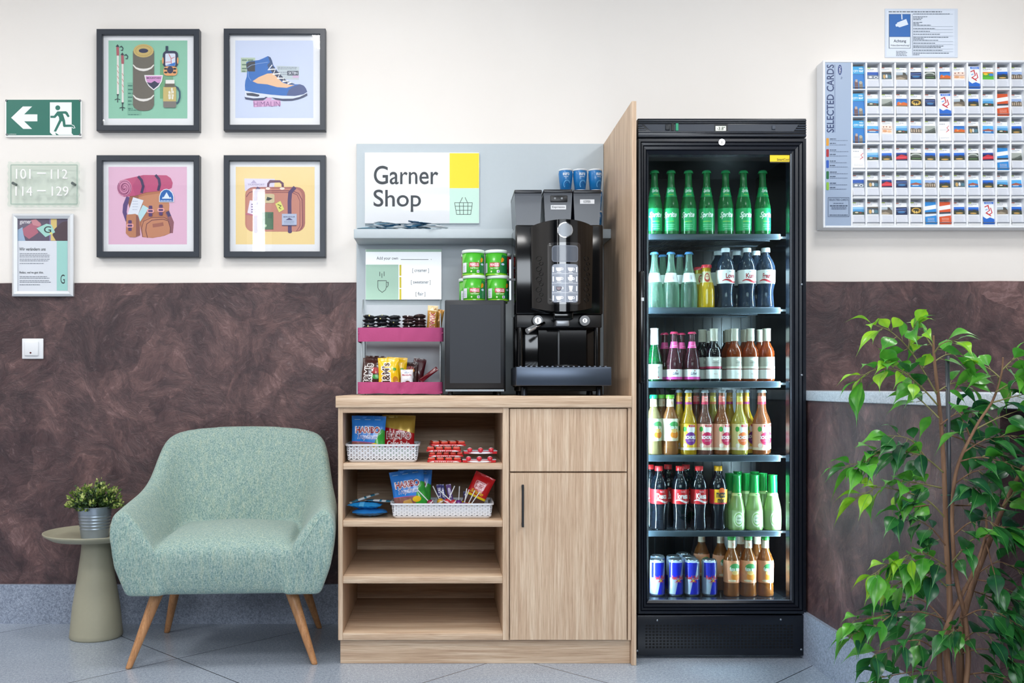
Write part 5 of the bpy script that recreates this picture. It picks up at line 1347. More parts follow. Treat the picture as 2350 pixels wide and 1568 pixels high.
# header
hz0 = Z(315, FD)
hd = MB().box(fx0, fx1, FD + 0.004, FD + 0.056, hz0, ztop, FB, 0.003, 2)
for y, hgt in ((275, 3.5), (280.5, 2.2), (302.5, 2.2), (308.5, 4.0)):
    hd.box(fx0 + 0.001, fx1 - 0.001, FD, FD + 0.006, Z(y + hgt, FD), Z(y, FD), mat('#1d2530', 0.22), 0.001, 1)
for k in range(3):
    yy = 286.5 + k * 5; hd.box(X(1851 - 18 - k * -0 - (0 if k == 0 else 4 * k), FD), fx1 - 0.001, FD, FD + 0.006, Z(yy + 2, FD), Z(yy, FD), mat('#303a48', 0.2)); hd.box(fx0 + 0.001, X(1474 + 4 * k, FD), FD, FD + 0.006, Z(yy + 2, FD), Z(yy, FD), mat('#303a48', 0.2))
part('header', hd, R_)
cp = MB().add([(X(1478, FD), FD + 0.003, Z(285, FD)), (X(1834, FD), FD + 0.003, Z(285, FD)), (X(1822, FD), FD + 0.003, Z(301, FD)), (X(1494, FD), FD + 0.003, Z(301, FD))], [(0, 1, 2, 3)], mat('#262f3d', 0.35))
c = part('control_panel', cp, R_)
part('temperature_display', Art().rect(1640, 284, 1671, 303, '#11161d').rect(1642.5, 289, 1666.5, 300, mat('#dfe8d8', 0.4, emis=0.25)).text('-3.8\u00b0', 1646, 290.5, 1664, 298.5, '#20262a', 0.02).build(MB(), wallmap(FD), base=-0.0022, step=0.0004), c, 'small lit temperature display')
part('rocker_switch', MB().box(X(1541, FD), X(1546.5, FD), FD - 0.001, FD + 0.003, Z(300, FD), Z(283, FD), '#07080a', 0.001, 1), c)
part('rocker_switch', MB().box(X(1551, FD), X(1557, FD), FD - 0.001, FD + 0.003, Z(300, FD), Z(283, FD), mat('#0f7d5a', 0.3, emis=0.5), 0.001, 1), c, 'green lit rocker switch')
part('dial', MB().box(X(1527.5, FD), X(1538, FD), FD - 0.002, FD + 0.003, Z(299, FD), Z(285, FD), '#141a22', 0.003, 2), c)
part('sensor', MB().box(X(1772, FD), X(1780, FD), FD - 0.001, FD + 0.003, Z(297, FD), Z(288, FD), '#38414f', 0.001, 1), c)
# door frame: mitred ridged profile
dx0, dx1, dz0, dz1 = fx0 + 0.001, fx1 - 0.0005, Z(1410, FD), Z(317, FD)
DR = MB()
inn = dict(L=X(1490, FD) - dx0, Rr=dx1 - X(1815, FD), T=dz1 - Z(353, FD), B=Z(1379, FD) - dz0)
prof = [(0.0, 0.050), (0.0, 0.004), (0.04, 0.0), (0.22, 0.0), (0.26, 0.005), (0.30, 0.0), (0.45, 0.001), (0.49, 0.006), (0.53, 0.002), (0.70, 0.003), (0.74, 0.008), (0.80, 0.005), (1.0, 0.012), (1.0, 0.05)]
cor = [(dx0, dz0, inn['L'], inn['B'], 1, 1), (dx1, dz0, inn['Rr'], inn['B'], -1, 1), (dx1, dz1, inn['Rr'], inn['T'], -1, -1), (dx0, dz1, inn['L'], inn['T'], 1, -1)]
for k in range(4):
    v = []
    for (cx, cz, wx, wz, sx, sz) in (cor[k], cor[(k + 1) % 4]):
        v += [(cx + sx * wx * p, FD + d, cz + sz * wz * p) for p, d in prof]
    n = len(prof); DR.add(v, [(i, i + 1, n + i + 1, n + i) for i in range(n - 1)], FB)
door = part('door', DR, R_)
part('door_glass', MB().box(X(1488, FD), X(1817, FD), FD + 0.013, FD + 0.017, Z(1381, FD), Z(351, FD), glass('fridge_door_glass', '#eef6f4', refl=0.8)), door)
part('inner_bead', MB().box(X(1816.5, FD), X(1816.5, FD) + 0.0035, FD + 0.009, FD + 0.013, Z(1380, FD), Z(352, FD), mat('#b9c6d2', 0.2, 0.8)).box(X(1490, FD), X(1815, FD), FD + 0.011, FD + 0.013, Z(1380, FD), Z(1380, FD) + 0.0025, mat('#b9c6d2', 0.2, 0.8)), door, 'thin bright bead')
lk = MB().cyl((X(1656, FD), FD - 0.004, Z(327, FD)), (X(1656, FD), FD + 0.004, Z(327, FD)), 0.0115, 0.0125, CH_, 24)
lk.box(X(1656, FD) - 0.0012, X(1656, FD) + 0.0012, FD - 0.0046, FD - 0.0038, Z(331, FD), Z(323, FD), '#15181c')
part('lock', lk, door, 'round chrome lock')
hx = X(1473, FD)
part('handle', MB().box(hx - 0.011, hx + 0.008, FD - 0.016, FD + 0.002, Z(880, FD), Z(622, FD), mat('#0b0f16', 0.15), 0.007, 4).box(hx - 0.006, hx + 0.004, FD - 0.017, FD - 0.015, Z(692, FD), Z(684, FD), mat('#d7dde2', 0.3), 0.001, 1), door)  # pale chip on the handle front is a painted glint
st = MB(); a = Art(tf=(1450, 260, 5.732)); a.rect(1832, 540, 2098, 626, '#f0cf12'); a.rect(1834, 627, 2098, 640, '#3a3410'); a.text('SmartCool', 1925, 582, 2085, 614, '#4a3c08', 0.02)
part('sticker', a.build(st, lambda u, v, h: (X(u, FD), FD + 0.0128 - h, Z(v, FD))), door, 'yellow energy sticker')
for px_, py_ in ((1840, 653), (1840, 861)): part('screw', MB().lathe([(0, 0), (0, 0.0045), (0.0015, 0.003), (0.002, 0)], mat('#8f98a2', 0.3, 1.0), 10, M=Matrix.Translation((X(px_, FD), FD, Z(py_, FD))) @ Matrix.Rotation(PI / 2, 4, 'X')), door)
# kick grille
kz0, kz1 = Z(1506, FD), Z(1413, FD)
part('kick_panel', MB().box(fx0 - 0.002, fx1, FD + 0.004, FD + 0.03, kz0, kz1, FB, 0.003, 2), R_)
hl = MB(); hm = mat('#020304', 0.9)
for j in range(8):
    for i in range(42):
        cx = 1484 + i * 8.15 + (0 if j % 2 else 0); cy = 1437 + j * 7.1; s_ = 2.3
        hl.add([(X(cx - s_, FD), FD + 0.0035, Z(cy - s_ * .8, FD)), (X(cx + s_, FD), FD + 0.0035, Z(cy - s_ * .8, FD)), (X(cx + s_, FD), FD + 0.0035, Z(cy + s_ * .8, FD)), (X(cx - s_, FD), FD + 0.0035, Z(cy + s_ * .8, FD))], [(0, 1, 2, 3)], hm)
part('vent_grille', hl, R_)
for px_, py_ in ((1509, 1425), (1793, 1423), (1840, 1492), (1463, 1495)): part('screw', MB().lathe([(0, 0), (0, 0.0045), (0.0015, 0.003), (0.002, 0)], mat('#9aa3ad', 0.3, 1.0), 10, M=Matrix.Translation((X(px_, FD), FD + 0.004, Z(py_, FD))) @ Matrix.Rotation(PI / 2, 4, 'X')), R_)
for x in (fx0 + 0.04, fx1 - 0.04):
    for y in (FD + 0.07, yb - 0.05): part('foot', MB().cyl((x, y, 0), (x, y, 0.013), 0.016, 0.016, '#111317', 14), R_)
# shelves
YSF = -0.448
FSH = []
for (y0, y1) in ((537.5, 550), (706, 720), (876, 890), (1045, 1060), (1219, 1232)):
    zt_ = Z(y0, YSF); FSH.append(zt_); sx1 = X(1792, YSF)
    s_ = MB().box(ix0 + 0.002, sx1, YSF, YSF + 0.006, Z(y1, YSF), zt_ + 0.001, mat('#39454f', 0.35, 0.2), 0.0025, 2)
    for k in range(60):
        x = ix0 + 0.004 + k * (sx1 - ix0 - 0.008) / 59; s_.box(x - 0.0011, x + 0.0011, YSF + 0.004, iy1 - 0.006, zt_ - 0.0035, zt_ - 0.0005, mat('#2c3640', 0.3, 0.5))
    for y in (YSF + 0.12, YSF + 0.26, iy1 - 0.008): s_.box(ix0 + 0.002, sx1, y - 0.002, y + 0.002, zt_ - 0.008, zt_ - 0.0036, mat('#2c3640', 0.3, 0.5))
    s_.box(ix0 + 0.0008, ix0 + 0.004, YSF, iy1 - 0.006, zt_ - 0.012, zt_ - 0.004, FI)
    s_.box(sx1, ix1 - 0.0008, YSF + 0.03, YSF + 0.04, zt_ - 0.012, zt_ - 0.004, FI)
    part('shelf', s_, R_, fix=False)
FSH.append(iz0)
# LED strips behind both door jambs
LED = mat('#d2ecff', 0.5, emis=190.0, name='led_strip')
for x, xx in ((ix1 - 0.019, ix1 - 0.011), (ix0 + 0.002, ix0 + 0.006)):
    s_ = MB().box(x, xx, iy0 + 0.002, iy0 + 0.010, iz0 + 0.02, Z(470, FD), LED)
    part('light_strip', s_, R_, 'bright white light strip', fix=False)

# ------------------------------------------------------------ bottles
def interp(prof, z):
    for (z0, r0), (z1, r1) in zip(prof, prof[1:]):
        if z0 <= z <= z1: return r0 + (r1 - r0) * ((z - z0) / (z1 - z0) if z1 > z0 else 0)
    return prof[-1][1]
def smoothprof(p, n=5):
    """Catmull-Rom through the outline points"""
    out = []
    for i in range(len(p) - 1):
        p0 = p[max(i - 1, 0)]; p1 = p[i]; p2 = p[i + 1]; p3 = p[min(i + 2, len(p) - 1)]
        for k in range(n):
            t = k / n; t2, t3 = t * t, t * t * t
            q = [0.5 * (2 * p1[a] + (-p0[a] + p2[a]) * t + (2 * p0[a] - 5 * p1[a] + 4 * p2[a] - p3[a]) * t2 + (-p0[a] + 3 * p1[a] - 3 * p2[a] + p3[a]) * t3) for a in (0, 1)]
            out.append((min(max(q[0], p1[0]), p2[0]), max(q[1], 0.0)))
    out.append(p[-1]); return out
def bottle(H, R, shape, liquid, clear, cap, labels, foil=None):
    """shape: [(height share, radius share)]; cap: (colour, z share from, radius share, kind); labels: [(z0, z1, background, art function, half width share)]"""
    prof = smoothprof([(z * H, r * R) for z, r in shape])
    full = [(0.0015, 0.0), (0.0, R * shape[0][1] * .8)] + prof + [(H * shape[-1][0], 0)]
    parts = [('glass', MB().lathe(full, bottle_mat(liquid, clear), 28).mesh('glass'))]
    c, z0, cr, kind = cap
    rr = cr * R; ctop = H
    if kind == 'crown': cp = [(z0 * H, rr * 1.08), (z0 * H + (H - z0 * H) * .25, rr * 1.06), (H - 0.002, rr * .92), (H, rr * .75), (H, 0)]
    elif kind == 'foil': cp = [(z0 * H, rr * 1.05), (H - 0.004, rr), (H - 0.003, rr * 1.08), (H - 0.0005, rr * 1.06), (H, rr * .8), (H, 0)]
    else: cp = [(z0 * H, rr * 1.02), (z0 * H + 0.003, rr), (H - 0.001, rr * .98), (H, rr * .85), (H, 0)]
    parts.append(('cap', MB().lathe(cp, mat(c, 0.3, coat=0.3), 24).mesh('cap')))
    for (a0, a1, bg, fn) in labels:
        za, zb = a0 * H, a1 * H; m = mat(bg, 0.4, coat=0.2) if isinstance(bg, str) else bg
        pts = [(za + (zb - za) * i / 8, interp(prof, za + (zb - za) * i / 8) + 0.0004) for i in range(9)]
        lb = MB().lathe(pts, m, 32)
        if fn:
            rm = max(p[1] for p in pts); ar = Art(down=False); fn(ar, rm, za, zb)
            ar.build(lb, lambda u, v, k: ((interp(prof, v) + 0.0005 + k) * math.sin(u / rm), -(interp(prof, v) + 0.0005 + k) * math.cos(u / rm), v), cell=0.0045, step=0.00005)
        parts.append(('label', lb.mesh('label')))
    return parts
def put(parts, x, y, z, rz, name, label, cat, group):
    o = thing(name, label, cat, (x, y, z), group, (0, 0, rz))
    for nm, me in parts:
        c = bpy.data.objects.new(nm, me); COL.objects.link(c); c.parent = o
    return o

GLB = [(0.0, .90), (0.02, 1.0), (0.40, 1.0), (0.47, .97), (0.56, .82), (0.66, .62), (0.78, .47), (0.90, .42), (0.985, .42)]
LNB = [(0.0, .92), (0.02, 1.0), (0.44, 1.0), (0.50, .97), (0.57, .82), (0.64, .58), (0.72, .44), (0.86, .38), (0.985, .37)]
PET = [(0.0, .80), (0.03, .90), (0.12, .84), (0.26, .80), (0.40, .94), (0.46, .98), (0.60, 1.0), (0.68, .97), (0.78, .78), (0.87, .45), (0.92, .36), (0.985, .36)]
VIN = [(0.0, .92), (0.02, 1.0), (0.46, 1.0), (0.54, .99), (0.62, .85), (0.69, .58), (0.76, .43), (0.98, .41)]
CHM = [(0.0, .92), (0.03, 1.0), (0.30, 1.0), (0.42, .93), (0.58, .70), (0.72, .48), (0.84, .38), (0.985, .36)]
CAN = [(0.0, .76), (0.05, .97), (0.08, 1.0), (0.91, 1.0), (0.965, .88), (0.985, .86), (1.0, .84)]
def txt(word, wx, z0, z1, col, bold=0.02, slant=0.0, dx=0.0):
    def f(a, rm, za, zb): a.text(word, (-wx + dx) * rm, za + (zb - za) * z0, (wx + dx) * rm, za + (zb - za) * z1, ink(col), bold, slant=slant)
    return f
def multi(*fs):
    def f(a, rm, za, zb):
        for q in fs: q(a, rm, za, zb)
    return f
def blob(cx, cz, rx, rz, col):
    return lambda a, rm, za, zb: a.ell(cx * rm, za + (zb - za) * cz, rx * rm, (zb - za) * rz, ink(col), 18)
def strip(z0, z1, col, x0=-3.1, x1=3.1):
    return lambda a, rm, za, zb: a.rect(x0 * rm, za + (zb - za) * z0, x1 * rm, za + (zb - za) * z1, ink(col))
def wave(col, z=0.2, h=0.16):
    return lambda a, rm, za, zb: a.line([((-0.9 + 0.18 * i) * rm, za + (zb - za) * (z + 0.09 * math.sin(i * .62))) for i in range(11)], [(zb - za) * h * (0.3 + math.sin(PI * min(i, 10) / 10) * .8) for i in range(11)], ink(col))
YB = -0.408
sprite = bottle(0.2405, 0.0282, GLB, '#38a35c', 0.5, ('#2fa663', 0.955, .56, 'crown'), [(0.06, 0.405, '#17a862', multi(txt('Sprite', .86, .52, .84, '#f3fbf6', .03, .18), strip(.40, .42, '#b9d94a', -.5, .5), strip(.26, .28, '#8fdcb4', -.5, .6), strip(.18, .20, '#8fdcb4', -.5, .5), strip(.08, .10, '#8fdcb4', -.3, .6))), (0.585, 0.735, '#17a862', multi(txt('Sprite', .70, .38, .84, '#f3fbf6', .03, .15), strip(.2, .25, '#b9d94a', -.4, .6)))])
water = bottle(0.208, 0.0300, CHM, '#a9cfba', 0.78, ('#4f86bd', 0.955, .5, 'crown'), [(0.455, 0.62, '#f0f3f6', multi(blob(0, .5, .28, .30, '#d9dfe8'), txt('i', .04, .3, .7, '#b8506a', .02)))])
juice = bottle(0.160, 0.0290, [(0.0, .9), (0.03, 1.0), (0.42, 1.0), (0.56, .86), (0.68, .62), (0.82, .52), (0.93, .56), (0.97, .56)], '#e8bf1d', 0.06, ('#cf3440', 0.925, .66, 'screw'), [(0.585, 0.84, '#e3d9a8', multi(blob(0, .45, .55, .42, '#b3342c'), blob(0, .5, .38, .26, '#ead9b8'), txt('granini', .30, .44, .62, '#a8232b', .02)))])
def lcoke(w): return bottle(0.2225, 0.0342, PET, '#3e4d64', 0.42, ('#dfe6ee', 0.925, .46, 'screw'), [(0.40, 0.625, '#eef0f2', multi(txt(w, .50, .38, .74, '#a3262f', .03), wave('#c2303a', .18, .14), txt('light', .16, .82, .92, '#5a5f68', .01)))])
picc = bottle(0.197, 0.0285, CHM, '#0f5a33', 0.25, ('#e4e7ea', 0.66, .50, 'foil'), [(0.04, 0.32, '#eef0ee', multi(txt('SEKT', .10, .10, .85, '#5a6b5e', .01), blob(.0, .12, .08, .05, '#b23a46')))])
pink = bottle(0.184, 0.0288, CHM, '#6e3a46', 0.52, ('#c22f5c', 0.955, .5, 'crown'), [(0.04, 0.24, '#f0eef0', multi(strip(0, .26, '#dc4aa8'), txt('Lillet', .36, .46, .74, '#3f4670', .02, .12), blob(.1, .86, .07, .06, '#b23a46'))), (0.67, 0.80, '#e44f97', multi(strip(.3, .4, '#f3a6cc', -.5, .5)))])
def wine(liq, cl, a, b_): return bottle(0.196, 0.0286, VIN, liq, cl, ('#b9b4a4', 0.76, .50, 'foil'), [(0.05, 0.225, '#f1f0ee', txt('Merlot' if b_ == '#b02a50' else 'Ros\u00e9', .22, .45, .6, '#c9a9a2', .01)), (0.24, 0.40, a, multi(txt('CHATEAU', .45, .62, .8, '#6d6a62', .01), strip(.0, .26, b_), blob(0.0, 1.08, .34, .14, '#f0ece2'))), (0.40, 0.46, a, blob(0, .3, .4, .3, '#e8e2d2'))])
wred = wine('#15131a', 0.05, '#b5b3ad', '#b02a50'); wros = wine('#a5471c', 0.45, '#b9b5aa', '#e8e4da')
def schorle(liq, lab, dot, neck, band): return bottle(0.2385, 0.0298, LNB, liq, 0.22, ('#9aa4aa', 0.955, .44, 'crown'),
    [(0.07, 0.475, lab, multi(strip(0.0, .10, '#f6e2cc'), blob(-.75, .80, .24, .10, '#3f9a3f'), blob(.05, .80, .55, .18, '#f7f1ee'), blob(.0, .44, .70, .25, dot), blob(-.7, .18, .25, .08, '#f7e6da'), strip(.88, .965, '#cf2f3a', -.28, .55), txt('granini', .24, .90, .95, '#f3e6e4', .01, 0, .12), txt('SCHORLE', .68, .42, .55, '#f7f4f6', .05), txt('naturtr\u00fcb', .34, .34, .38, '#f3d6dc', .01))),
     (0.775, 0.905, neck, multi(strip(0, .28, band), strip(.72, .86, '#f5e3e0', -.5, .5), txt('SCHORLE', .4, .42, .6, '#f8efe6', .02)))])
s_mar = schorle('#e0b424', '#f2c23a', '#7b3190', '#f0a92c', '#b93a8a'); s_cas = schorle('#8a5a4e', '#f2b0a0', '#d11f5a', '#ef7f78', '#d02a55')
s_rhu = schorle('#a8643c', '#f5b79e', '#cf2a58', '#ef7f6c', '#c92e50'); s_pea = schorle('#cdbb52', '#efe0a0', '#ea7236', '#e9d95c', '#ee8650')
def fuze(liq, lab, capc, cl=0.3, art=True): return bottle(0.2205, 0.0303, [(0.0, .92), (0.03, 1.0), (0.16, .96), (0.28, .97), (0.50, 1.0), (0.60, .95), (0.70, .70), (0.78, .46), (0.90, .42), (0.97, .42)], liq, cl, (capc, 0.935, .50, 'screw'),
    [(0.23, 0.60, lab, multi(blob(.05, .68, .66, .20, '#4fa05a'), blob(.12, .28, .58, .17, '#f2922f'), blob(.05, .46, .40, .10, '#f7c878'), txt('fuze tea', .60, .54, .72, '#f4f7ee', .04), blob(-.3, .10, .5, .05, '#f3d9b8'))), (0.80, 0.925, '#efd9c0', txt('TEA', .22, .3, .65, '#e0763a', .02))])
fz_clear = fuze('#b3a272', '#eef3de', '#17a06a', .35); fz_or = fuze('#b07748', '#f1e6cf', '#6cc13c', .3); fz = fuze('#a5602a', '#eea176', '#3fa94f', .25)
def coke(w, lab='#c8242c', capc='#dc2f35', col='#f3eeee', extra=None):
    return bottle(0.2345, 0.0325, PET, '#18202c', 0.10, (capc, 0.925, .46, 'screw'), [(0.41, 0.64, lab, multi(*(extra or [wave('#f0dfe0', .20, .12), txt(w, .60, .36, .74, col, .03), txt('Coca-Cola', .24, .80, .92, '#f0dfe0', .01)])))])
mezzo = coke('', '#dc2c2c', '#f2b21e', '', [strip(.0, 1.0, '#f4b61e', -.75, .95), blob(.1, .9, .35, .22, '#ee6a2c'), txt('mezzo', .52, .44, .80, '#2a2a30', .04), txt('mix', .38, .10, .44, '#2a2a30', .04), strip(0.0, .10, '#c7242c')])
sant = bottle(0.202, 0.0305, CHM, '#b9d98e', 0.22, ('#17a04a', 0.66, .52, 'foil'), [(0.04, 0.36, bottle_mat('#c7dfa6', 0.15), multi(blob(.0, .5, .62, .44, '#dff0c8'), blob(0, .5, .50, .35, '#8fc45e'), blob(0, .5, .42, .29, '#eaf5dc'), txt('Limo', .26, .52, .66, '#4f8a3a', .01), txt('Secco', .28, .34, .46, '#4f8a3a', .01))), (0.62, 0.665, '#d8efa8', blob(0.2, .5, .3, .3, '#3f9a3f'))])
def redbull():
    H, R = 0.134, 0.0272
    al = mat('#c5cedb', 0.25, 0.85); prof = smoothprof([(z * H, r * R) for z, r in CAN], 3)
    body = MB().lathe([(0.002, 0), (0, R * .7)] + prof[:-4], mat('#b4c2d8', 0.28, 0.4), 32)
    a = Art(down=False); BL = mat('#1420b4', 0.3, coat=0.5)
    for s_ in (-PI, 0, PI):
        q = s_ * R
        a.poly([(q - 1.15 * R, .52 * H), (q + 0.35 * R, .52 * H), (q + 0.75 * R, .93 * H), (q - 1.15 * R, .93 * H)], BL)
        a.poly([(q - 0.30 * R, .06 * H), (q + 1.5 * R, .06 * H), (q + 1.5 * R, .46 * H), (q + 0.10 * R, .46 * H)], BL)
    a.text('Red Bull', -.80 * R, .47 * H, .88 * R, .58 * H, ink('#c4283c'), .03); a.text('ENERGY DRINK', -.4 * R, .38 * H, .6 * R, .41 * H, ink('#d8404a'), .0)
    a.ell(0.15 * R, .44 * H, .22 * R, .03 * H, ink('#e8b62c')); a.poly([(-.25 * R, .42 * H), (-.02 * R, .46 * H), (.08 * R, .43 * H), (-.05 * R, .41 * H)], ink('#c4283c')); a.poly([(.55 * R, .42 * H), (.32 * R, .46 * H), (.22 * R, .43 * H), (.35 * R, .41 * H)], ink('#c4283c'))
    a.build(body, lambda u, v, k: ((interp(prof, v) + 0.0004 + k) * math.sin(u / R), -(interp(prof, v) + 0.0004 + k) * math.cos(u / R), v), cell=0.005, step=0.00005)
    lid = MB().lathe([(p[0], p[1]) for p in prof[-4:]] + [(H, R * .80), (H - 0.003, R * .76), (H - 0.003, 0)], al, 32)
    tab = MB().box(-0.006, 0.006, -0.011, 0.006, H - 0.0028, H - 0.0015, al, 0.0006, 1)
    return [('body', body.mesh('body')), ('lid', lid.mesh('lid')), ('pull_tab', tab.mesh('tab'))]
rb = redbull()

def row(shelf, items, cat='bottle'):
    z = FSH[shelf] + 0.0008
    for (parts, px_, back, rz, label, group) in items:
        y = YB + (0.0 if back == 0 else 0.068 * back)
        put(parts, X(px_, y), y, z, rz, 'drink_can' if parts is rb else 'bottle', label, 'can' if parts is rb else 'bottle', group)
DV = 'from the oak divider'
row(0, [(sprite, px_, 0, rz, 'green lemonade bottle, %s %s on the top fridge shelf' % (ORD[i], DV), 'green lemonade bottles on the top shelf') for i, (px_, rz) in enumerate(zip((1502, 1540, 1580, 1621.5, 1665, 1706, 1750), (-.05, -.35, -.30, -.22, -.12, .15, .25)))])
lk1, lk2, lk3 = lcoke('Love'), lcoke('Kuni'), lcoke('Freund')
row(1, [(water, px_, 0, 0.1, 'clear water bottle with blue cap, %s %s, second shelf from the top' % (ORD[i], DV), 'clear bottles on the second shelf') for i, px_ in enumerate((1502, 1540, 1581))]
    + [(water, px_, 1, 0.4, 'clear water bottle in the back row behind the %s and %s clear bottles' % (('first', 'second'), ('second', 'third'))[i], 'clear bottles on the second shelf') for i, px_ in enumerate((1521, 1560))]
    + [(juice, 1621, 0, -0.1, 'small yellow juice bottle with a red cap in front', 'juice bottles'), (juice, 1604, 1, 0.2, 'small juice bottle with red cap behind the yellow one', 'juice bottles')]
    + [(p, px_, 0, rz, lb, 'white-label cola bottles') for p, px_, rz, lb in ((lk1, 1665, 0.25, 'white-label cola bottle beside the yellow juice bottle'), (lk2, 1714, 0.1, 'white-label cola bottle standing between two like it'), (lk3, 1757, -0.1, 'white-label cola bottle at the hinge end of the second shelf'))]
    + [(lk1, px_, 1.15, 0.7, 'white-capped cola bottle in the back row, %s from the yellow juice' % ORD[i], 'white-label cola bottles') for i, px_ in enumerate((1648, 1691, 1735))])
row(2, [(picc, 1502, 0, 0.3, 'green mini sparkling wine bottle with a white neck foil', 'third shelf bottles'), (pink, 1547, 0, 0.0, 'pink-necked bottle beside the green sparkling wine', 'pink-necked bottles'), (pink, 1588, 0, 0.0, 'pink-necked bottle beside the dark red wine', 'pink-necked bottles'),
        (pink, 1525, 1, 0.5, 'pink-necked bottle behind, next to the green sparkling wine', 'pink-necked bottles'), (pink, 1564, 1, 0.5, 'pink-necked bottle behind, between the two front pink ones', 'pink-necked bottles'),
        (wred, 1638, 0, 0.0, 'dark red wine bottle alone in the front row', 'small wine bottles'), (wred, 1612, 1, 0.3, 'dark red wine bottle in the back row, towards the pink ones', 'small wine bottles'), (wred, 1629, 2, -0.3, 'dark red wine bottle right at the back', 'small wine bottles'), (wred, 1668, 2, -0.3, 'dark red wine bottle right at the back, towards the ros\u00e9', 'small wine bottles'),
        (wros, 1685, 0, 0.35, 'ros\u00e9 wine bottle next to the front dark red one', 'small wine bottles'), (wros, 1722, 0, 0.05, 'ros\u00e9 wine bottle in the middle of three', 'small wine bottles'), (wros, 1759, 0, 0.3, 'ros\u00e9 wine bottle at the hinge end of the third shelf', 'small wine bottles'),
        (wros, 1673, 1, 0.3, 'ros\u00e9 wine bottle at the back beside the dark red ones', 'small wine bottles'), (wros, 1709, 1, 0.3, 'ros\u00e9 wine bottle in the middle of the back row', 'small wine bottles'), (wros, 1745, 1, 0.3, 'ros\u00e9 wine bottle at the back near the hinge end', 'small wine bottles')])
row(3, [(fz_clear, 1500, 0, 0.3, 'pale iced tea bottle with teal-green cap by the oak divider', 'iced tea bottles'), (fz_or, 1538, 0, 0.25, 'amber iced tea bottle with light green cap, fourth shelf', 'iced tea bottles'),
        (s_mar, 1580, 0, 0.05, 'yellow spritzer bottle with purple label disc', 'fruit spritzer bottles'), (s_cas, 1617.5, 0, 0.05, 'dark pink spritzer bottle next to the yellow one', 'fruit spritzer bottles'), (s_rhu, 1656, 0, 0.4, 'peach-pink spritzer bottle in the middle of the fourth shelf', 'fruit spritzer bottles'),
        (s_pea, 1697, 0, 0.2, 'pale yellow spritzer bottle with orange label disc', 'fruit spritzer bottles'), (s_rhu, 1746, 0, 0.3, 'peach-pink spritzer bottle at the hinge end of the fourth shelf', 'fruit spritzer bottles'),
        (fz_or, 1519, 1, 0.3, 'iced tea bottle with green cap behind the two front ones', 'iced tea bottles'), (s_mar, 1559, 1, 0.6, 'orange-necked spritzer bottle behind the yellow front one', 'fruit spritzer bottles'), (s_cas, 1598, 1, 0.5, 'pink-necked spritzer bottle behind the dark pink one', 'fruit spritzer bottles'),
        (s_pea, 1636, 1, 0.5, 'yellow-necked spritzer bottle between the two pink front ones', 'fruit spritzer bottles'), (s_mar, 1674, 1, 0.5, 'orange-necked spritzer bottle behind the peach-pink middle one', 'fruit spritzer bottles'), (s_mar, 1712, 1, 0.6, 'orange-necked spritzer bottle behind the pale yellow one', 'fruit spritzer bottles'), (s_rhu, 1750, 1, 0.4, 'pink-necked spritzer bottle behind the last front one', 'fruit spritzer bottles')])
c1, c2, c3 = coke('Desca'), coke('Ioresa'), coke('Klesa')
row(4, [(c1, 1512, 0, 0.15, 'red-label cola bottle beside the oak divider', 'red-label cola bottles'), (c2, 1560.5, 0, 0.1, 'red-label cola bottle in the middle of three', 'red-label cola bottles'), (c3, 1604, 0, 0.05, 'red-label cola bottle next to the yellow-capped one', 'red-label cola bottles'),
        (mezzo, 1648, 0, 0.05, 'cola mix bottle with yellow cap and orange label', None), (c1, 1492, 1, 0.4, 'red-capped cola bottle behind, closest to the divider', 'red-label cola bottles'), (c2, 1533, 1, 0.5, 'red-capped cola bottle behind, between the first two', 'red-label cola bottles'), (c3, 1574, 1, 0.5, 'red-capped cola bottle behind the middle front one', 'red-label cola bottles')]
    + [(sant, px_, bk, 0.0 if bk == 0 else 0.4, lb, 'pale green sparkling bottles') for px_, bk, lb in ((1690, 0, 'pale green bottle with green foil next to the yellow-capped cola mix'), (1731, 0, 'pale green bottle with green foil in the middle of the front three'), (1773, 0, 'pale green bottle with green foil at the hinge end'),
        (1674, 1, 'green-foiled bottle in the second row beside the cola mix'), (1712, 1, 'green-foiled bottle in the second row between the first two front ones'), (1750, 1, 'green-foiled bottle in the second row nearer the hinge'), (1693, 2, 'green-foiled bottle in the third row towards the cola mix'), (1731, 2, 'green-foiled bottle in the third row towards the hinge'))])
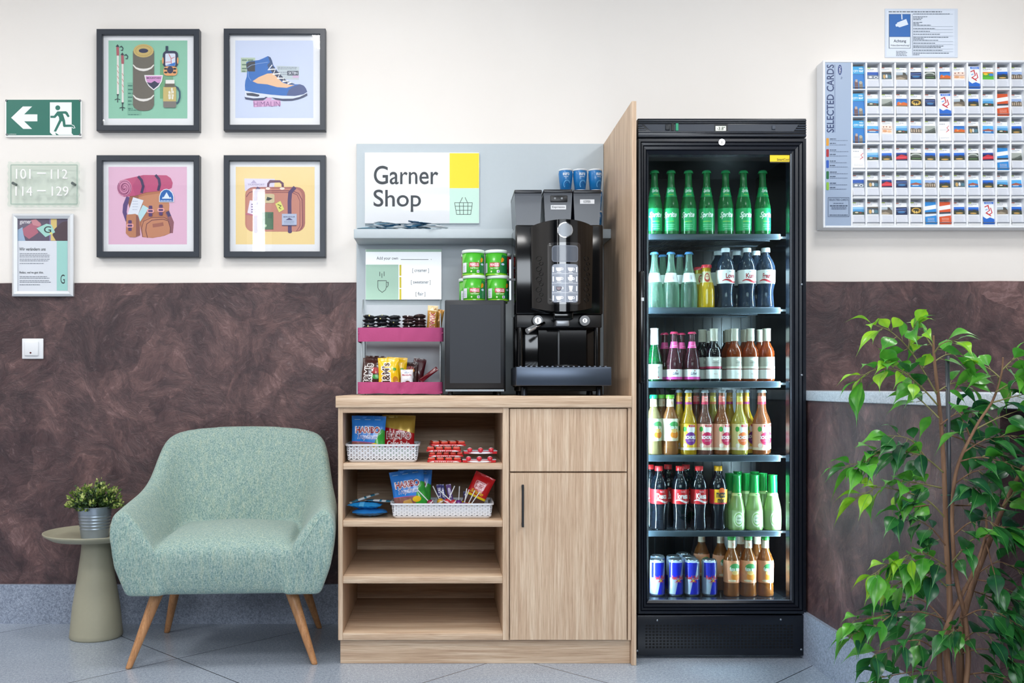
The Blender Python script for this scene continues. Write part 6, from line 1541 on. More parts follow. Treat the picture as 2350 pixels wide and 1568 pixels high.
row(5, [(rb, 1508, 0, 0.15, 'blue and silver energy drink can, first in front from the divider', 'energy drink cans'), (rb, 1550, 0, 0.05, 'blue and silver energy drink can, second in front from the divider', 'energy drink cans'), (rb, 1588, 0, -0.2, 'blue and silver energy drink can, third in front from the divider', 'energy drink cans'), (rb, 1628, 0, 0.1, 'blue and silver energy drink can in front, beside the tea bottles', 'energy drink cans'),
        (rb, 1509, 1.2, 0.5, 'energy drink can behind the first front can', 'energy drink cans'), (rb, 1545, 1.15, 0.9, 'energy drink can behind the second front can', 'energy drink cans'), (rb, 1581, 0.9, 0.2, 'energy drink can behind the third front can', 'energy drink cans'), (rb, 1568, 2.0, 0.7, 'energy drink can at the very back', 'energy drink cans')]
    + [(fz, 1679, 0, 0.1, 'peach iced tea bottle with green cap, closest to the cans', 'peach iced tea bottles'), (fz, 1717, 0, -0.05, 'peach iced tea bottle with green cap, middle of the front three', 'peach iced tea bottles'), (fz, 1756, 0, 0.1, 'peach iced tea bottle with green cap at the hinge end', 'peach iced tea bottles'),
       (fz, 1610, 2, 0.3, 'peach iced tea bottle behind the cans, farther from the hinge', 'peach iced tea bottles'), (fz, 1654, 1.6, 0.3, 'peach iced tea bottle behind, between cans and front tea bottles', 'peach iced tea bottles'), (fz, 1700, 1.3, 0.3, 'peach iced tea bottle behind the first front two', 'peach iced tea bottles'), (fz, 1738, 1.3, 0.3, 'peach iced tea bottle behind the last front two', 'peach iced tea bottles')])
# ------------------------------------------------------------ postcard and leaflet rack
YR0 = -0.070
W_ = mat('#eef1f6', 0.4, name='rack_white')
r = thing('card_rack', 'large white wall rack of city leaflets with a pale blue title strip', 'card rack', (X(2150, 0), 0, Z(523, 0)))
rx0, rx1, rz0, rz1 = X(1889, YR0), X(2387, YR0), Z(523, YR0), Z(138, YR0)
fr = MB()
t0 = 0.009
fr.box(rx0, rx0 + t0, YR0, -0.001, rz0, rz1, W_, 0.002, 1).box(rx1 - t0, rx1, YR0, -0.001, rz0, rz1, W_, 0.002, 1)
fr.box(rx0 + t0, rx1 - t0, YR0, -0.001, rz1 - t0, rz1, W_, 0.002, 1).box(rx0 + t0, rx1 - t0, YR0, -0.001, rz0, rz0 + t0, W_, 0.002, 1)
part('frame', fr, r)
part('back_panel', MB().box(rx0 + t0, rx1 - t0, -0.006, -0.0012, rz0 + t0, rz1 - t0, W_), r)
ts = MB().box(X(1889, YR0) + t0, X(1953.5, YR0), YR0 + 0.003, YR0 + 0.008, rz0 + t0, rz1 - t0, mat('#9fb1cb', 0.4, vary=0.04, bscale=3))
a = Art(tf=(1860, 0, 2.8))
a.text('SELECTED CARDS', 104, 415, 151, 852, '#1c3566', 0.016, rot=90); a.rect(155, 415, 157.5, 852, '#33497a')
a.ell(189, 449, 13, 33, '#203c7c'); a.text('MIPU', 184, 428, 195, 470, '#dfe7f4', 0.01, rot=90); a.text('by', 193, 492, 206, 508, '#33497a', 0.01, rot=90)
for k, c in enumerate(('#d9982c', '#a8232c', '#2456b4', '#17683a', '#86b83a')):
    y = 888 + k * 71; a.rrect(101, y, 118, y + 50, 5, c)
    a.bars(124, 168, (y + 3,), 5, '#3c4c66', 0.2, 40 + k); a.bars(124, 246, (y + 14,), 3.5, '#6d7c96', 0.1, 50 + k); a.bars(124, 166, (y + 31,), 5, '#3c4c66', 0.2, 60 + k); a.bars(124, 240, (y + 42,), 3.5, '#6d7c96', 0.1, 70 + k)
a.line([(113, 1270), (247, 1270), (247, 1392), (113, 1392)], 2.2, '#43536e', True); a.text('SELECTED CARDS', 120, 1277, 242, 1290, '#43536e', 0.0); a.bars(148, 214, (1305,), 4, '#5d6c86', 0.05, 80); a.bars(124, 238, (1320,), 5.5, '#3a4a64', 0.02, 81); a.bars(134, 230, (1332, 1341), 4, '#5d6c86', 0.05, 82); a.bars(122, 240, (1380,), 4, '#3a4a64', 0.02, 83)
part('title_strip', a.build(ts, lambda u, v, h: (X(u, YR0 + 0.003), YR0 + 0.003 - h, Z(v, YR0 + 0.003)), step=0.00005, base=0.0001), r, 'pale blue title strip')
PCH, RCH, PX_, RY_ = 33.15, 62.35, 1956.0, 143.0
dv = MB()
for k in range(14):
    x = X(PX_ + k * PCH, YR0); dv.box(x - 0.0034, x + 0.0034, YR0 + 0.004, -0.0062, rz0 + t0, rz1 - t0, W_)
part('divider_lattice', dv, r)
for j in range(6):
    y1 = RY_ + (j + 1) * RCH
    s_ = MB().box(X(PX_, YR0), rx1 - t0, YR0 + 0.0045, -0.0062, Z(y1, YR0), Z(y1 - 2.2, YR0), W_)
    part('shelf', s_, r, fix=False)
    part('retaining_wire', MB().box(X(PX_, YR0) + 0.003, rx1 - t0, YR0 + 0.0046, YR0 + 0.006, Z(y1 - 6.0, YR0), Z(y1 - 7.4, YR0), mat('#6d7684', 0.4, 0.4)), r, fix=False)

CW, CHT = 0.0515, 0.094
def scene(a, k):
    """the small pictures printed on the leaflets, drawn in a 100 x 70 box"""
    R = a.rect; Pp = a.poly; E = a.ell
    if k == 'w': R(0, 0, 100, 70, '#2d5d9c'); R(0, 0, 100, 26, '#2456b0'); Pp([(0, 34), (40, 30), (100, 34), (100, 70), (0, 70)], '#7b8694'); E(30, 50, 14, 9, '#e8ecf0'); E(74, 52, 18, 12, '#d5dbe2'); R(66, 48, 82, 58, '#39434f')
    elif k == 'c': R(0, 0, 100, 70, '#33424f'); Pp([(0, 20), (60, 22), (100, 30), (100, 70), (0, 70)], '#5a6a72'); E(30, 45, 12, 20, '#c8a468'); E(52, 42, 8, 18, '#dfe3e6'); E(78, 45, 16, 14, '#4f7a8d'); R(0, 0, 100, 12, '#6a655c')
    elif k == 'g': R(0, 0, 100, 70, '#8fa0ae'); R(0, 0, 100, 22, '#b3c0ca'); Pp([(0, 30), (70, 24), (100, 30), (100, 70), (0, 70)], '#6d6458'); Pp([(60, 0), (80, 6), (92, 30), (58, 30)], '#4b4a46'); Pp([(0, 55), (40, 44), (80, 60), (60, 70), (0, 70)], '#a39682')
    elif k == 'n': R(0, 0, 100, 70, '#162a52'); R(8, 12, 92, 26, '#2f4a86'); a.line([(6, 20), (94, 14)], 3, '#7f98cc'); E(50, 46, 32, 9, '#3a76ac'); a.line([(10, 34), (90, 36)], 2, '#a9bfe4')
    elif k == 'a': R(0, 0, 100, 70, '#3c443c'); E(50, 22, 46, 18, '#c3cac4'); E(50, 28, 38, 12, '#59625c'); Pp([(0, 44), (100, 40), (100, 70), (0, 70)], '#2f3d2e'); R(14, 50, 86, 58, '#5f7f55')
    elif k == 'd': R(0, 0, 100, 70, '#2f7fcc'); R(0, 0, 100, 14, '#2a66b4'); Pp([(8, 40), (22, 26), (44, 38), (64, 30), (96, 40), (96, 64), (8, 64)], '#d4682e'); R(0, 60, 100, 70, '#7d6a4a'); E(36, 44, 9, 7, '#e8955a')
    elif k == 'p': R(0, 0, 100, 70, '#efd9cb'); E(20, 12, 6, 5, '#7d3a30'); E(48, 10, 6, 5, '#7d3a30'); E(80, 12, 6, 5, '#7d3a30'); a.line([(4, 32), (96, 34)], 4, '#8c4a38'); E(30, 50, 22, 10, '#d79a6a'); E(72, 52, 20, 10, '#e8b88c')
    elif k == 'f': R(0, 0, 100, 70, '#4fa33a'); R(0, 0, 100, 12, '#e08a2c'); E(30, 20, 18, 9, '#f0c83a'); E(74, 26, 18, 12, '#3b7fd0'); R(0, 48, 100, 70, '#57b83a')
    elif k == 's': R(0, 0, 100, 70, '#1d3f86'); R(0, 0, 100, 20, '#2c6fd0'); Pp([(0, 40), (20, 30), (42, 34), (60, 22), (80, 32), (100, 36), (100, 70), (0, 70)], '#3a4238'); E(50, 58, 30, 7, '#c9a05a')
    elif k == 'b': R(0, 0, 100, 70, '#3a8fd8'); R(0, 0, 100, 30, '#57b0ec'); Pp([(0, 42), (50, 26), (100, 42), (100, 50), (0, 50)], '#a55a46'); R(0, 48, 100, 70, '#2f78b8'); R(20, 50, 70, 58, '#b9d4ea')
    elif k == 'k': R(0, 0, 100, 70, '#7d857f'); Pp([(0, 0), (100, 0), (100, 26), (0, 50)], '#a3aaa4'); Pp([(0, 60), (100, 36), (100, 70), (0, 70)], '#4b524d'); Pp([(30, 50), (90, 20), (100, 30), (60, 54)], '#5f6863')
    elif k == 'o': R(0, 0, 100, 70, '#2b2a22'); E(50, 34, 38, 26, '#c9a44a'); E(50, 32, 26, 15, '#2f2a20'); R(28, 34, 38, 62, '#d9bc6a'); R(48, 38, 56, 62, '#e4cc84'); R(66, 34, 75, 58, '#c9a44a')
    elif k == 'e': R(0, 0, 100, 70, '#4f9ad0'); R(0, 0, 100, 20, '#8cc4ea'); Pp([(0, 44), (30, 38), (100, 46), (100, 70), (0, 70)], '#3d4a3a'); E(36, 50, 14, 6, '#d9d0b8'); E(66, 52, 9, 6, '#8c3a3a')
    elif k == 'r': R(0, 0, 100, 70, '#16254d'); R(0, 0, 100, 14, '#2c4a9a'); Pp([(0, 40), (50, 16), (100, 30), (100, 56), (0, 60)], '#c72c3a'); R(10, 38, 90, 44, '#e8596a')
    elif k == 'h': R(0, 0, 100, 70, '#9aa3ad'); R(0, 0, 100, 24, '#9db4dc'); Pp([(0, 30), (24, 24), (50, 32), (76, 22), (100, 30), (100, 70), (0, 70)], '#5d5550'); 
    if k == 'h':
        for q in range(5): R(8 + q * 19, 34, 18 + q * 19, 62, '#c4b29a')
PN = {'w': 'ice pavilion', 'c': 'night cabaret', 'g': 'old street', 'n': 'dark blue stage', 'a': 'arena hall', 'd': 'red roofs', 'p': 'portrait sketch', 'f': 'green park', 's': 'blue skyline', 'b': 'river palace', 'k': 'grey slope', 'o': 'golden arch', 'e': 'lakeside town', 'r': 'red and blue evening', 'h': 'pale historic facade',
      'M': 'city map', 'A': 'white flag design', 'B': 'white text page', 'O': 'orange and white', 'L': 'light blue and white'}
CARDS = {}
def card(k, v):
    if (k, v) in CARDS: return CARDS[(k, v)]
    w, h = CW, CHT; mb = MB().box(-w / 2, w / 2, -0.0028, 0.0, 0, h, mat('#eef0f3', 0.5))
    a = Art(down=False, tf=(-w / 2, 0, 1))
    if k == 'M':
        a.rect(0, 0, w, h, '#1c78c4'); a.rect(0, h * .66, w, h, '#2ba0d8'); a.text('CITY MAP', w * .08, h * .74, w * .92, h * .84, '#e6f4fb', 0.03); a.text('WIEN', w * .55, h * .87, w * .9, h * .94, '#e6f4fb', 0.02); a.rect(0, h * .64, w, h * .66, '#155a94')
        a.rect(w * .12, 0, w * .42, h * .34, '#6a4a4c'); a.rect(w * .2, h * .30, w * .38, h * .42, '#b9a49a'); a.rect(w * .5, 0, w * .8, h * .28, '#7d7468'); a.ell(w * .64, h * .28, w * .14, h * .07, '#a8a79a')
    elif k == 'A':
        a.rect(0, 0, w, h, '#e9eef6'); a.poly([(0, 0), (w, 0), (w, h * .22), (w * .6, h * .30), (w * .3, h * .24), (0, h * .34)], '#2468c8'); a.line([(w * .2, h * .75), (w * .5, h * .82), (w * .6, h * .6), (w * .3, h * .5), (w * .7, h * .36)], 0.004, '#c8343c'); a.line([(w * .7, h * .72), (w * .8, h * .5), (w * .55, h * .42)], 0.004, '#c8343c'); a.line([(w * .25, h * .62), (w * .45, h * .66)], 0.004, '#7aa8dc'); a.rect(w * .2, h * .88, w * .95, h * .97, '#1f6cd0'); a.text('DONAU', w * .3, h * .9, w * .85, h * .95, '#e6f0fb', 0.02)
    elif k in 'OL':
        c = '#d2562e' if k == 'O' else '#2b88d0'
        a.rect(0, 0, w, h, c); a.poly([(0, h * .62), (w, h * .70), (w, h * .88), (0, h * .80)], '#eef0f4'); a.poly([(0, h * .34), (w, h * .40), (w, h * .52), (0, h * .50)], '#dfe6ee'); a.poly([(0, h * .46), (w, h * .48), (w, h * .56), (0, h * .54)], '#3d4450'); a.bars(w * .2, w * .8, (h * .08, h * .13, h * .2, h * .26), 0.0014, '#f1dcd2', seed=5)
    elif k == 'B':
        a.rect(0, 0, w, h, '#f2f2f4'); a.bars(w * .1, w * .6, (h * .86,), 0.003, '#8d939c', seed=4); a.bars(w * .1, w * .9, (h * .2, h * .25, h * .6), 0.0016, '#b3b8c0', seed=6); a.line([(w * .9, h * .8), (w * .7, h * .7), (w * .85, h * .6), (w * .6, h * .5)], 0.0025, '#c8505a')
    else:
        a.rect(0, h * .965, w * .35, h, '#a6c23a' if v % 2 else '#b3502c'); a.bars(w * .1, w * .85, (h * .91,), 0.0022, '#8d96a3', 0.5, v); a.bars(w * .1, w * .6, (h * .86,), 0.0014, '#a9b0bb', 0.5, v + 9)
        z0, z1 = h * (.44 + .01 * (v % 3)), h * (.80 - .01 * (v % 2)); e = w * (.9 if v % 3 == 1 else 1.0)
        sub = Art(down=False); scene(sub, k)
        for vs, f, c in sub.it: a.it.append(([(-w / 2 + p[0] / 100 * e, z1 - p[1] / 70 * (z1 - z0)) for p in vs], f, c))
        a.rect(w * .04, h * .06, w * .96, h * .42, '#d9dde6')
        a.bars(w * .1, w * .9, [h * (.10 + .035 * q) for q in range(9)], 0.0009, '#b3bac8', 0.2, v + 20)
    a.build(mb, lambda u, v_, hh: (u, -0.0028 - hh, v_), step=0.00006, base=0.0001)
    CARDS[(k, v)] = mb.mesh('leaflet'); return CARDS[(k, v)]
GRID = ['MwcgnadpAfsh', 'MekdonAgseOh', 'MbpehkBdcbes', 'BesrasssarLk', 'wcrnbhscbseb', 'ecgnoLOssAgs']
rnd = random.Random(3)
for j, rw in enumerate(GRID):
    for i, k in enumerate(rw):
        v = (i * 5 + j * 3) % 6; me = card(k, v)
        px_ = PX_ + (i + 0.5) * PCH - 0.6
        y1 = RY_ + (j + 1) * RCH - 2.4
        YK2 = YR0 + 0.030
        x = X(px_, YR0 + 0.012) - 0.001
        lb = '%s leaflet, row %s from the top, pocket %s from the title strip' % (PN[k], ['one', 'two', 'three', 'four', 'five', 'six'][j], ['one', 'two', 'three', 'four', 'five', 'six', 'seven', 'eight', 'nine', 'ten', 'eleven', 'twelve'][i])
        hsc = {'M': 1.02, 'A': 1.03, 'O': 1.0, 'L': 1.0}.get(k, 0.97 + 0.03 * rnd.random())
        o = instance('leaflet', me, lb, 'leaflet', 'leaflets in the wall rack', (x, YR0 + 0.0125, Z(y1, YR0) + 0.0006), (-0.16 if k not in 'MAOL' else -0.12, rnd.uniform(-0.02, 0.02), 0))
        o.scale = (0.98 if v % 4 else 0.93, 1, hsc)

# ------------------------------------------------------------ side table and potted plant
TX, TY = X(221, -0.215), -0.215
m_t = mat('#a6a28d', 0.55, vary=0.03, name='sage_lacquer')
r = thing('side_table', 'round sage-green pedestal side table beside the armchair', 'table', (TX, TY, 0))
tz = 0.412
part('table_top', MB().lathe([(tz - 0.036, 0.0), (tz - 0.036, 0.10), (tz - 0.026, 0.165), (tz - 0.010, 0.192), (tz - 0.002, 0.197), (tz, 0.196), (tz - 0.001, 0.191), (tz - 0.012, 0.180), (tz - 0.018, 0.15), (tz - 0.019, 0.0)], m_t, 64, c=(TX, TY, 0)), r)
part('base', MB().lathe([(0, 0.0), (0, 0.097), (0.006, 0.1), (0.02, 0.0985), (0.12, 0.089), (0.25, 0.068), (0.34, 0.056), (tz - 0.036, 0.054)], m_t, 48, c=(TX, TY, 0)), r)
PXc, PYc = X(218, -0.26), -0.262
zp = tz - 0.0172
r = thing('potted_plant', 'small boxwood-like plant in a ribbed zinc pot on the side table', 'plant', (PXc, PYc, zp))
zn = mat('#9fabb8', 0.32, 0.75, vary=0.12, bscale=14)
pf = [(0, 0), (0, 0.050)]
for k in range(40):
    z = 0.002 + 0.116 * k / 39; rr = 0.0505 + 0.0135 * k / 39
    if 10 <= k <= 30: rr += 0.0012 * math.sin((k - 10) / 20 * PI * 2 * 5)
    pf.append((z, rr))
pf += [(0.1195, 0.0655), (0.1205, 0.0650), (0.119, 0.0630), (0.105, 0.061), (0.105, 0)]
part('pot', MB().lathe(pf, zn, 48, c=(PXc, PYc, zp)), r)
part('soil', MB().lathe([(0.106, 0.0605), (0.110, 0.03), (0.111, 0)], mat('#2b221b', 0.9, bump=0.8), 24, c=(PXc, PYc, zp)), r)
rnd = random.Random(21)
fo = MB(); stm = MB()
LC = [mat('#27391f', 0.5), mat('#3c5a26', 0.5), mat('#6f8a35', 0.5), mat('#a9b566', 0.5), mat('#48633f', 0.5)]
def small_leaf(mb, p, d, L, W, m):
    d = d.normalized(); s = d.orthogonal().normalized(); s = (Matrix.Rotation(rnd.uniform(0, PI), 3, d) @ s); n = d.cross(s)
    v = [p, p + d * L * .4 + s * W + n * W * .3, p + d * L, p + d * L * .4 - s * W + n * W * .3, p + d * L * .45]
    mb.add(v, [(0, 1, 4), (1, 2, 4), (2, 3, 4), (3, 0, 4)], m, True)
for k in range(120):
    th = rnd.uniform(0, 2 * PI); ph = math.acos(rnd.uniform(-0.12, 1)); 
    rr = Vector((0.108 * math.sin(ph) * math.cos(th), 0.098 * math.sin(ph) * math.sin(th), 0.100 * math.cos(ph) * (0.85 + 0.25 * rnd.random())))
    base = Vector((PXc + rr.x * .25, PYc + rr.y * .25, zp + 0.108)); tip = Vector((PXc, PYc, zp + 0.116)) + rr * rnd.uniform(0.80, 1.04)
    if tip.y > -0.02: tip.y = -0.02
    stm.tube([base, (base + tip) / 2 + Vector((0, 0, 0.01)), tip], 0.0009, LC[0], 4)
    ax = (tip - base)
    for q in range(9):
        t = 0.35 + 0.65 * q / 8; p = base.lerp(tip, t)
        for sgn in (1, -1):
            dd = (ax.normalized() * 0.7 + Vector((rnd.uniform(-1, 1), rnd.uniform(-1, 1), rnd.uniform(-.4, 1))) * 0.9)
            c = LC[3] if (q > 6 and rnd.random() < .55) else LC[2] if (q > 4 and rnd.random() < .6) else LC[rnd.choice((0, 1, 1, 4))]
            L = rnd.uniform(0.010, 0.017); small_leaf(fo, p, dd, L, L * .32, c)
part('foliage', fo, r, fix=False); part('stem', stm, r)

# ------------------------------------------------------------ armchair
def m_fabric():
    g = NG('mint_melange_weave')
    n1 = g.noise(g.vec((420, 420, 60)), 1.0, 3, 0.7)
    n2 = g.noise(g.vec((240, 240, 240)), 1.0, 2, 0.5)
    n3 = g.noise(g.vec((90, 90, 9)), 1.0, 3, 0.6)
    c = g.ramp(n1, [(0.34, '#35524f'), (0.45, '#6f8f88'), (0.54, '#9cb5a9'), (0.64, '#ded9c2')])
    d = g.ramp(n2, [(0.36, '#486e70'), (0.5, '#8ca8a2'), (0.63, '#c2cec6')])
    e = g.ramp(n3, [(0.35, '#729296'), (0.52, '#8ba69e'), (0.68, '#b0bba4')])
    g.color(g.mix(0.35, g.mix(0.45, c, d), e))
    g.bump(g.math('ADD', n1, n2), 0.5, 0.0015); g.rough(0.92); g.p.inputs['Sheen Weight'].default_value = 0.15
    return g.m
FAB = m_fabric()
AX, AY = -0.776, -0.375
chair = thing('armchair', 'mint-green fabric tub armchair on splayed wooden legs', 'armchair', (AX, AY, 0))
# ring of sections: (position along the shell, outer bottom, outer mid, outer upper, top, inner top, inner mid, inner bottom)
half = [
    ((-0.330, -0.300, .258), (-0.368, -0.318, .36), (-0.382, -0.322, .47), (-0.376, -0.312, .545), (-0.330, -0.305, .560), (-0.285, -0.312, .505), (-0.225, -0.322, .42), (-0.200, -0.310, .258)),
    ((-0.330, -0.14, .258), (-0.368, -0.14, .36), (-0.384, -0.14, .48), (-0.376, -0.14, .560), (-0.338, -0.14, .580), (-0.292, -0.14, .530), (-0.235, -0.14, .43), (-0.20, -0.14, .258)),
    ((-0.322, 0.00, .258), (-0.358, 0.00, .37), (-0.380, 0.00, .49), (-0.370, 0.00, .575), (-0.330, 0.00, .598), (-0.292, 0.00, .560), (-0.240, 0.00, .44), (-0.20, 0.00, .258)),
    ((-0.310, 0.08, .258), (-0.340, 0.09, .38), (-0.358, 0.10, .52), (-0.350, 0.105, .615), (-0.322, 0.10, .650), (-0.285, 0.075, .600), (-0.235, 0.06, .45), (-0.19, 0.06, .258)),
    ((-0.290, 0.14, .258), (-0.318, 0.16, .38), (-0.335, 0.185, .56), (-0.336, 0.195, .72), (-0.312, 0.190, .775), (-0.278, 0.150, .70), (-0.228, 0.10, .46), (-0.18, 0.10, .258)),
    ((-0.250, 0.20, .258), (-0.278, 0.23, .40), (-0.300, 0.262, .58), (-0.312, 0.280, .76), (-0.285, 0.270, .815), (-0.248, 0.215, .77), (-0.190, 0.145, .46), (-0.15, 0.13, .258)),
    ((-0.12, 0.245, .258), (-0.145, 0.275, .40), (-0.165, 0.308, .60), (-0.175, 0.330, .775), (-0.165, 0.318, .828), (-0.145, 0.262, .785), (-0.10, 0.175, .46), (-0.08, 0.15, .258)),
    ((0.0, 0.248, .258), (0.0, 0.28, .40), (0.0, 0.312, .60), (0.0, 0.335, .782), (0.0, 0.322, .834), (0.0, 0.265, .795), (0.0, 0.178, .46), (0.0, 0.15, .258)),
]
secs = half + [tuple((-p[0], p[1], p[2]) for p in s_) for s_ in half[-2::-1]]
b = bmesh.new(); vv = [[b.verts.new(p) for p in s_] for s_ in secs]
for i in range(len(vv) - 1):
    for j in range(8):
        j2 = (j + 1) % 8; b.faces.new((vv[i][j], vv[i][j2], vv[i + 1][j2], vv[i + 1][j]))
for e, fl in ((vv[0], 1), (vv[-1], -1)):
    for q in ((0, 1, 6, 7), (1, 2, 5, 6), (2, 3, 4, 5)):
        b.faces.new([e[k] for k in (q if fl < 0 else q[::-1])])
cl = b.edges.layers.float.get('crease_edge') or b.edges.layers.float.new('crease_edge')
endv = set(vv[0]) | set(vv[-1])
for e in b.edges:
    if len(e.link_faces) and e.verts[0] in endv and e.verts[1] in endv: e[cl] = 0.55
    elif abs(e.verts[0].co.z - .258) < 1e-4 and abs(e.verts[1].co.z - .258) < 1e-4: e[cl] = 0.6
me = bpy.data.meshes.new('shell'); b.to_mesh(me); b.free()
def subd(me, lv):
    o = bpy.data.objects.new('tmp', me); COL.objects.link(o); m = o.modifiers.new('s', 'SUBSURF'); m.levels = lv; m.render_levels = lv
    dg = bpy.context.evaluated_depsgraph_get(); out = bpy.data.meshes.new_from_object(o.evaluated_get(dg)); bpy.data.objects.remove(o); return out
s1 = subd(me, 3)
# seat block with a domed top
b = bmesh.new(); NX, NY = 8, 8
def seat(x, y, top):
    u = x / 0.25; w = (y + 0.31) / 0.50
    if top: return (x, y, 0.444 + 0.038 * math.cos(u * PI / 2) ** 0.8 * math.sin(min(1, max(0.0, w)) * PI * 0.86 + 0.22) - (0.020 if w < 0.08 else 0))
    return (x, y, 0.258)
xs = [-0.245 + 0.49 * i / NX for i in range(NX + 1)]; ys = [-0.318 + 0.50 * j / NY for j in range(NY + 1)]
T = [[b.verts.new(seat(x, y + (0.012 * abs(x / .245) ** 2 if j == 0 else 0), True)) for x in xs] for j, y in enumerate(ys)]
Bm = [[b.verts.new(seat(x * (1.22 if j < 2 else 1), y + (0.02 if j == 0 else 0), False)) for x in xs] for j, y in enumerate(ys)]
Md = [b.verts.new((x * 1.18, -0.322 + 0.012 * abs(x / .245) ** 2, 0.38)) for x in xs]
for j in range(NY):
    for i in range(NX):
        b.faces.new((T[j][i], T[j][i + 1], T[j + 1][i + 1], T[j + 1][i])); b.faces.new((Bm[j][i], Bm[j + 1][i], Bm[j + 1][i + 1], Bm[j][i + 1]))
for i in range(NX):
    b.faces.new((Md[i], Md[i + 1], T[0][i + 1], T[0][i])); b.faces.new((Bm[0][i], Bm[0][i + 1], Md[i + 1], Md[i])); b.faces.new((T[NY][i], T[NY][i + 1], Bm[NY][i + 1], Bm[NY][i]))
for j in range(NY):
    if j == 0:
        b.faces.new((T[0][0], T[1][0], Bm[1][0], Bm[0][0], Md[0])); b.faces.new((Bm[0][NX], Bm[1][NX], T[1][NX], T[0][NX], Md[NX]))
    else:
        b.faces.new((T[j][0], T[j + 1][0], Bm[j + 1][0], Bm[j][0])); b.faces.new((Bm[j][NX], Bm[j + 1][NX], T[j + 1][NX], T[j][NX]))
me2 = bpy.data.meshes.new('seat'); b.to_mesh(me2); b.free(); s2 = subd(me2, 2)
jo = bmesh.new(); jo.from_mesh(s1); jo.from_mesh(s2)
bmesh.ops.recalc_face_normals(jo, faces=jo.faces[:])
ROT = Matrix.Rotation(math.radians(3.5), 4, 'Z')
mj = bpy.data.meshes.new('body'); jo.to_mesh(mj); jo.free()
o = bpy.data.objects.new('tmp', mj); COL.objects.link(o)
m = o.modifiers.new('r', 'REMESH'); m.mode = 'VOXEL'; m.voxel_size = 0.0065; m.use_smooth_shade = True
m = o.modifiers.new('s', 'SMOOTH'); m.factor = 0.5; m.iterations = 10
dg = bpy.context.evaluated_depsgraph_get(); body = bpy.data.meshes.new_from_object(o.evaluated_get(dg)); bpy.data.objects.remove(o)
body.name = 'upholstery'; body.transform(ROT); body.materials.clear(); body.materials.append(FAB)
for p in body.polygons: p.use_smooth = True
o = bpy.data.objects.new('upholstery', body); COL.objects.link(o); o.parent = chair; ORG[o.name] = (AX, AY, 0)
up = o
from mathutils.bvhtree import BVHTree
BV = BVHTree.FromPolygons([v_.co.copy() for v_ in body.vertices], [list(p.vertices) for p in body.polygons])
def lw(p): q = ROT @ Vector(p); return (q.x + AX, q.y + AY, q.z)
for s in (-1, 1):
    pts = []
    for k in range(25):
        t = k / 24; q = [(.372, .40), (.376, .47), (.366, .525), (.335, .548), (.300, .535), (.268, .490), (.236, .440)]
        i = min(int(t * 6), 5); f = t * 6 - i; x = q[i][0] * (1 - f) + q[i + 1][0] * f; z = q[i][1] * (1 - f) + q[i + 1][1] * f
        ro = ROT @ Vector((s * x * .97, -1.0, z - .004)); hit = BV.ray_cast(ro, Vector((0, 1, 0)))
        if hit[0] is not None and hit[0].y < -0.27: pts.append((hit[0].x + AX, hit[0].y + AY - 0.0004, hit[0].z))
    pts = [q for i_, q in enumerate(pts) if i_ == 0 or (Vector(q) - Vector(pts[i_ - 1])).length < 0.03]
    sm_ = MB().tube(pts, 0.0014, mat('#a3bdb2', 0.9), 6)
    part('arm_seam', sm_, up)
WL = wood('z', 'beech_leg', '#c08a5c', '#d29c6c', '#a8754c', 0.4)
for top, bot, r1, r0 in (((X(366, -0.56), -0.56, .262), (X(295, -0.64), -0.640, 0), .024, .0115), ((X(664, -0.52), -0.52, .262), (X(722, -0.588), -0.588, 0), .024, .0115),
                 ((-1.035, -0.215, .262), (X(383, -0.158), -0.158, 0), .023, .0115), ((-0.572, -0.20, .262), (X(733, -0.090), -0.090, 0), .023, .0115)):
    T_ = Vector(top); B_ = Vector(bot); mb = MB(); n = 20; pr = [(0, 0), (0, r0 * .85), (0.02, r0), (1, r1)]
    v = []; 
    for t, rr in pr:
        c = B_.lerp(T_, t)
        for k in range(n): v.append((c.x + rr * math.cos(2 * PI * k / n), c.y + rr * math.sin(2 * PI * k / n), c.z))
    mb.add(v, [(j * n + i, j * n + (i + 1) % n, (j + 1) * n + (i + 1) % n, (j + 1) * n + i) for j in range(3) for i in range(n)], WL, True)
    part('leg', mb, chair)
und = MB().add([lw(p) for p in ((-.25, -.24, .2575), (.25, -.24, .2575), (.22, .18, .2575), (-.22, .18, .2575))] + [lw(p) for p in ((-.25, -.24, .266), (.25, -.24, .266), (.22, .18, .266), (-.22, .18, .266))], [(0, 1, 2, 3), (7, 6, 5, 4), (0, 4, 5, 1), (1, 5, 6, 2), (2, 6, 7, 3), (3, 7, 4, 0)], mat('#17181a', 0.9))
part('underside_cover', und, chair, 'black dust cover')
# ------------------------------------------------------------ weeping fig in front of the low wall
YP0 = -1.86
PXB = X(2188, YP0)
plant = thing('weeping_fig', 'tall leafy weeping fig in front of the low brown wall', 'plant', (PXB, YP0, 0))
part('pot', MB().lathe([(0, 0), (0, 0.11), (0.005, 0.115), (0.22, 0.145), (0.235, 0.15), (0.24, 0.147), (0.235, 0.138), (0.20, 0.134), (0.20, 0)], mat('#4c4a48', 0.5, vary=0.05), 48, c=(PXB - 0.01, YP0, 0.0)), plant)
part('soil', MB().lathe([(0.201, 0.1335), (0.206, 0.06), (0.208, 0)], mat('#2f2620', 0.95, bump=0.9, bscale=90), 32, c=(PXB - 0.01, YP0, 0)), plant)
rnd = random.Random(77)
def wp(px_, py_, dy=0.0):
    y = YP0 + dy; x = X(px_, y)
    return Vector((min(x, HX - 0.02), y, Z(py_, y)))
bark = wood('z', 'fig_bark', '#775742', '#927055', '#5b4131', 0.8); twig = mat('#7f7a4c', 0.7, vary=0.15); stk = mat('#3c4048', 0.35)
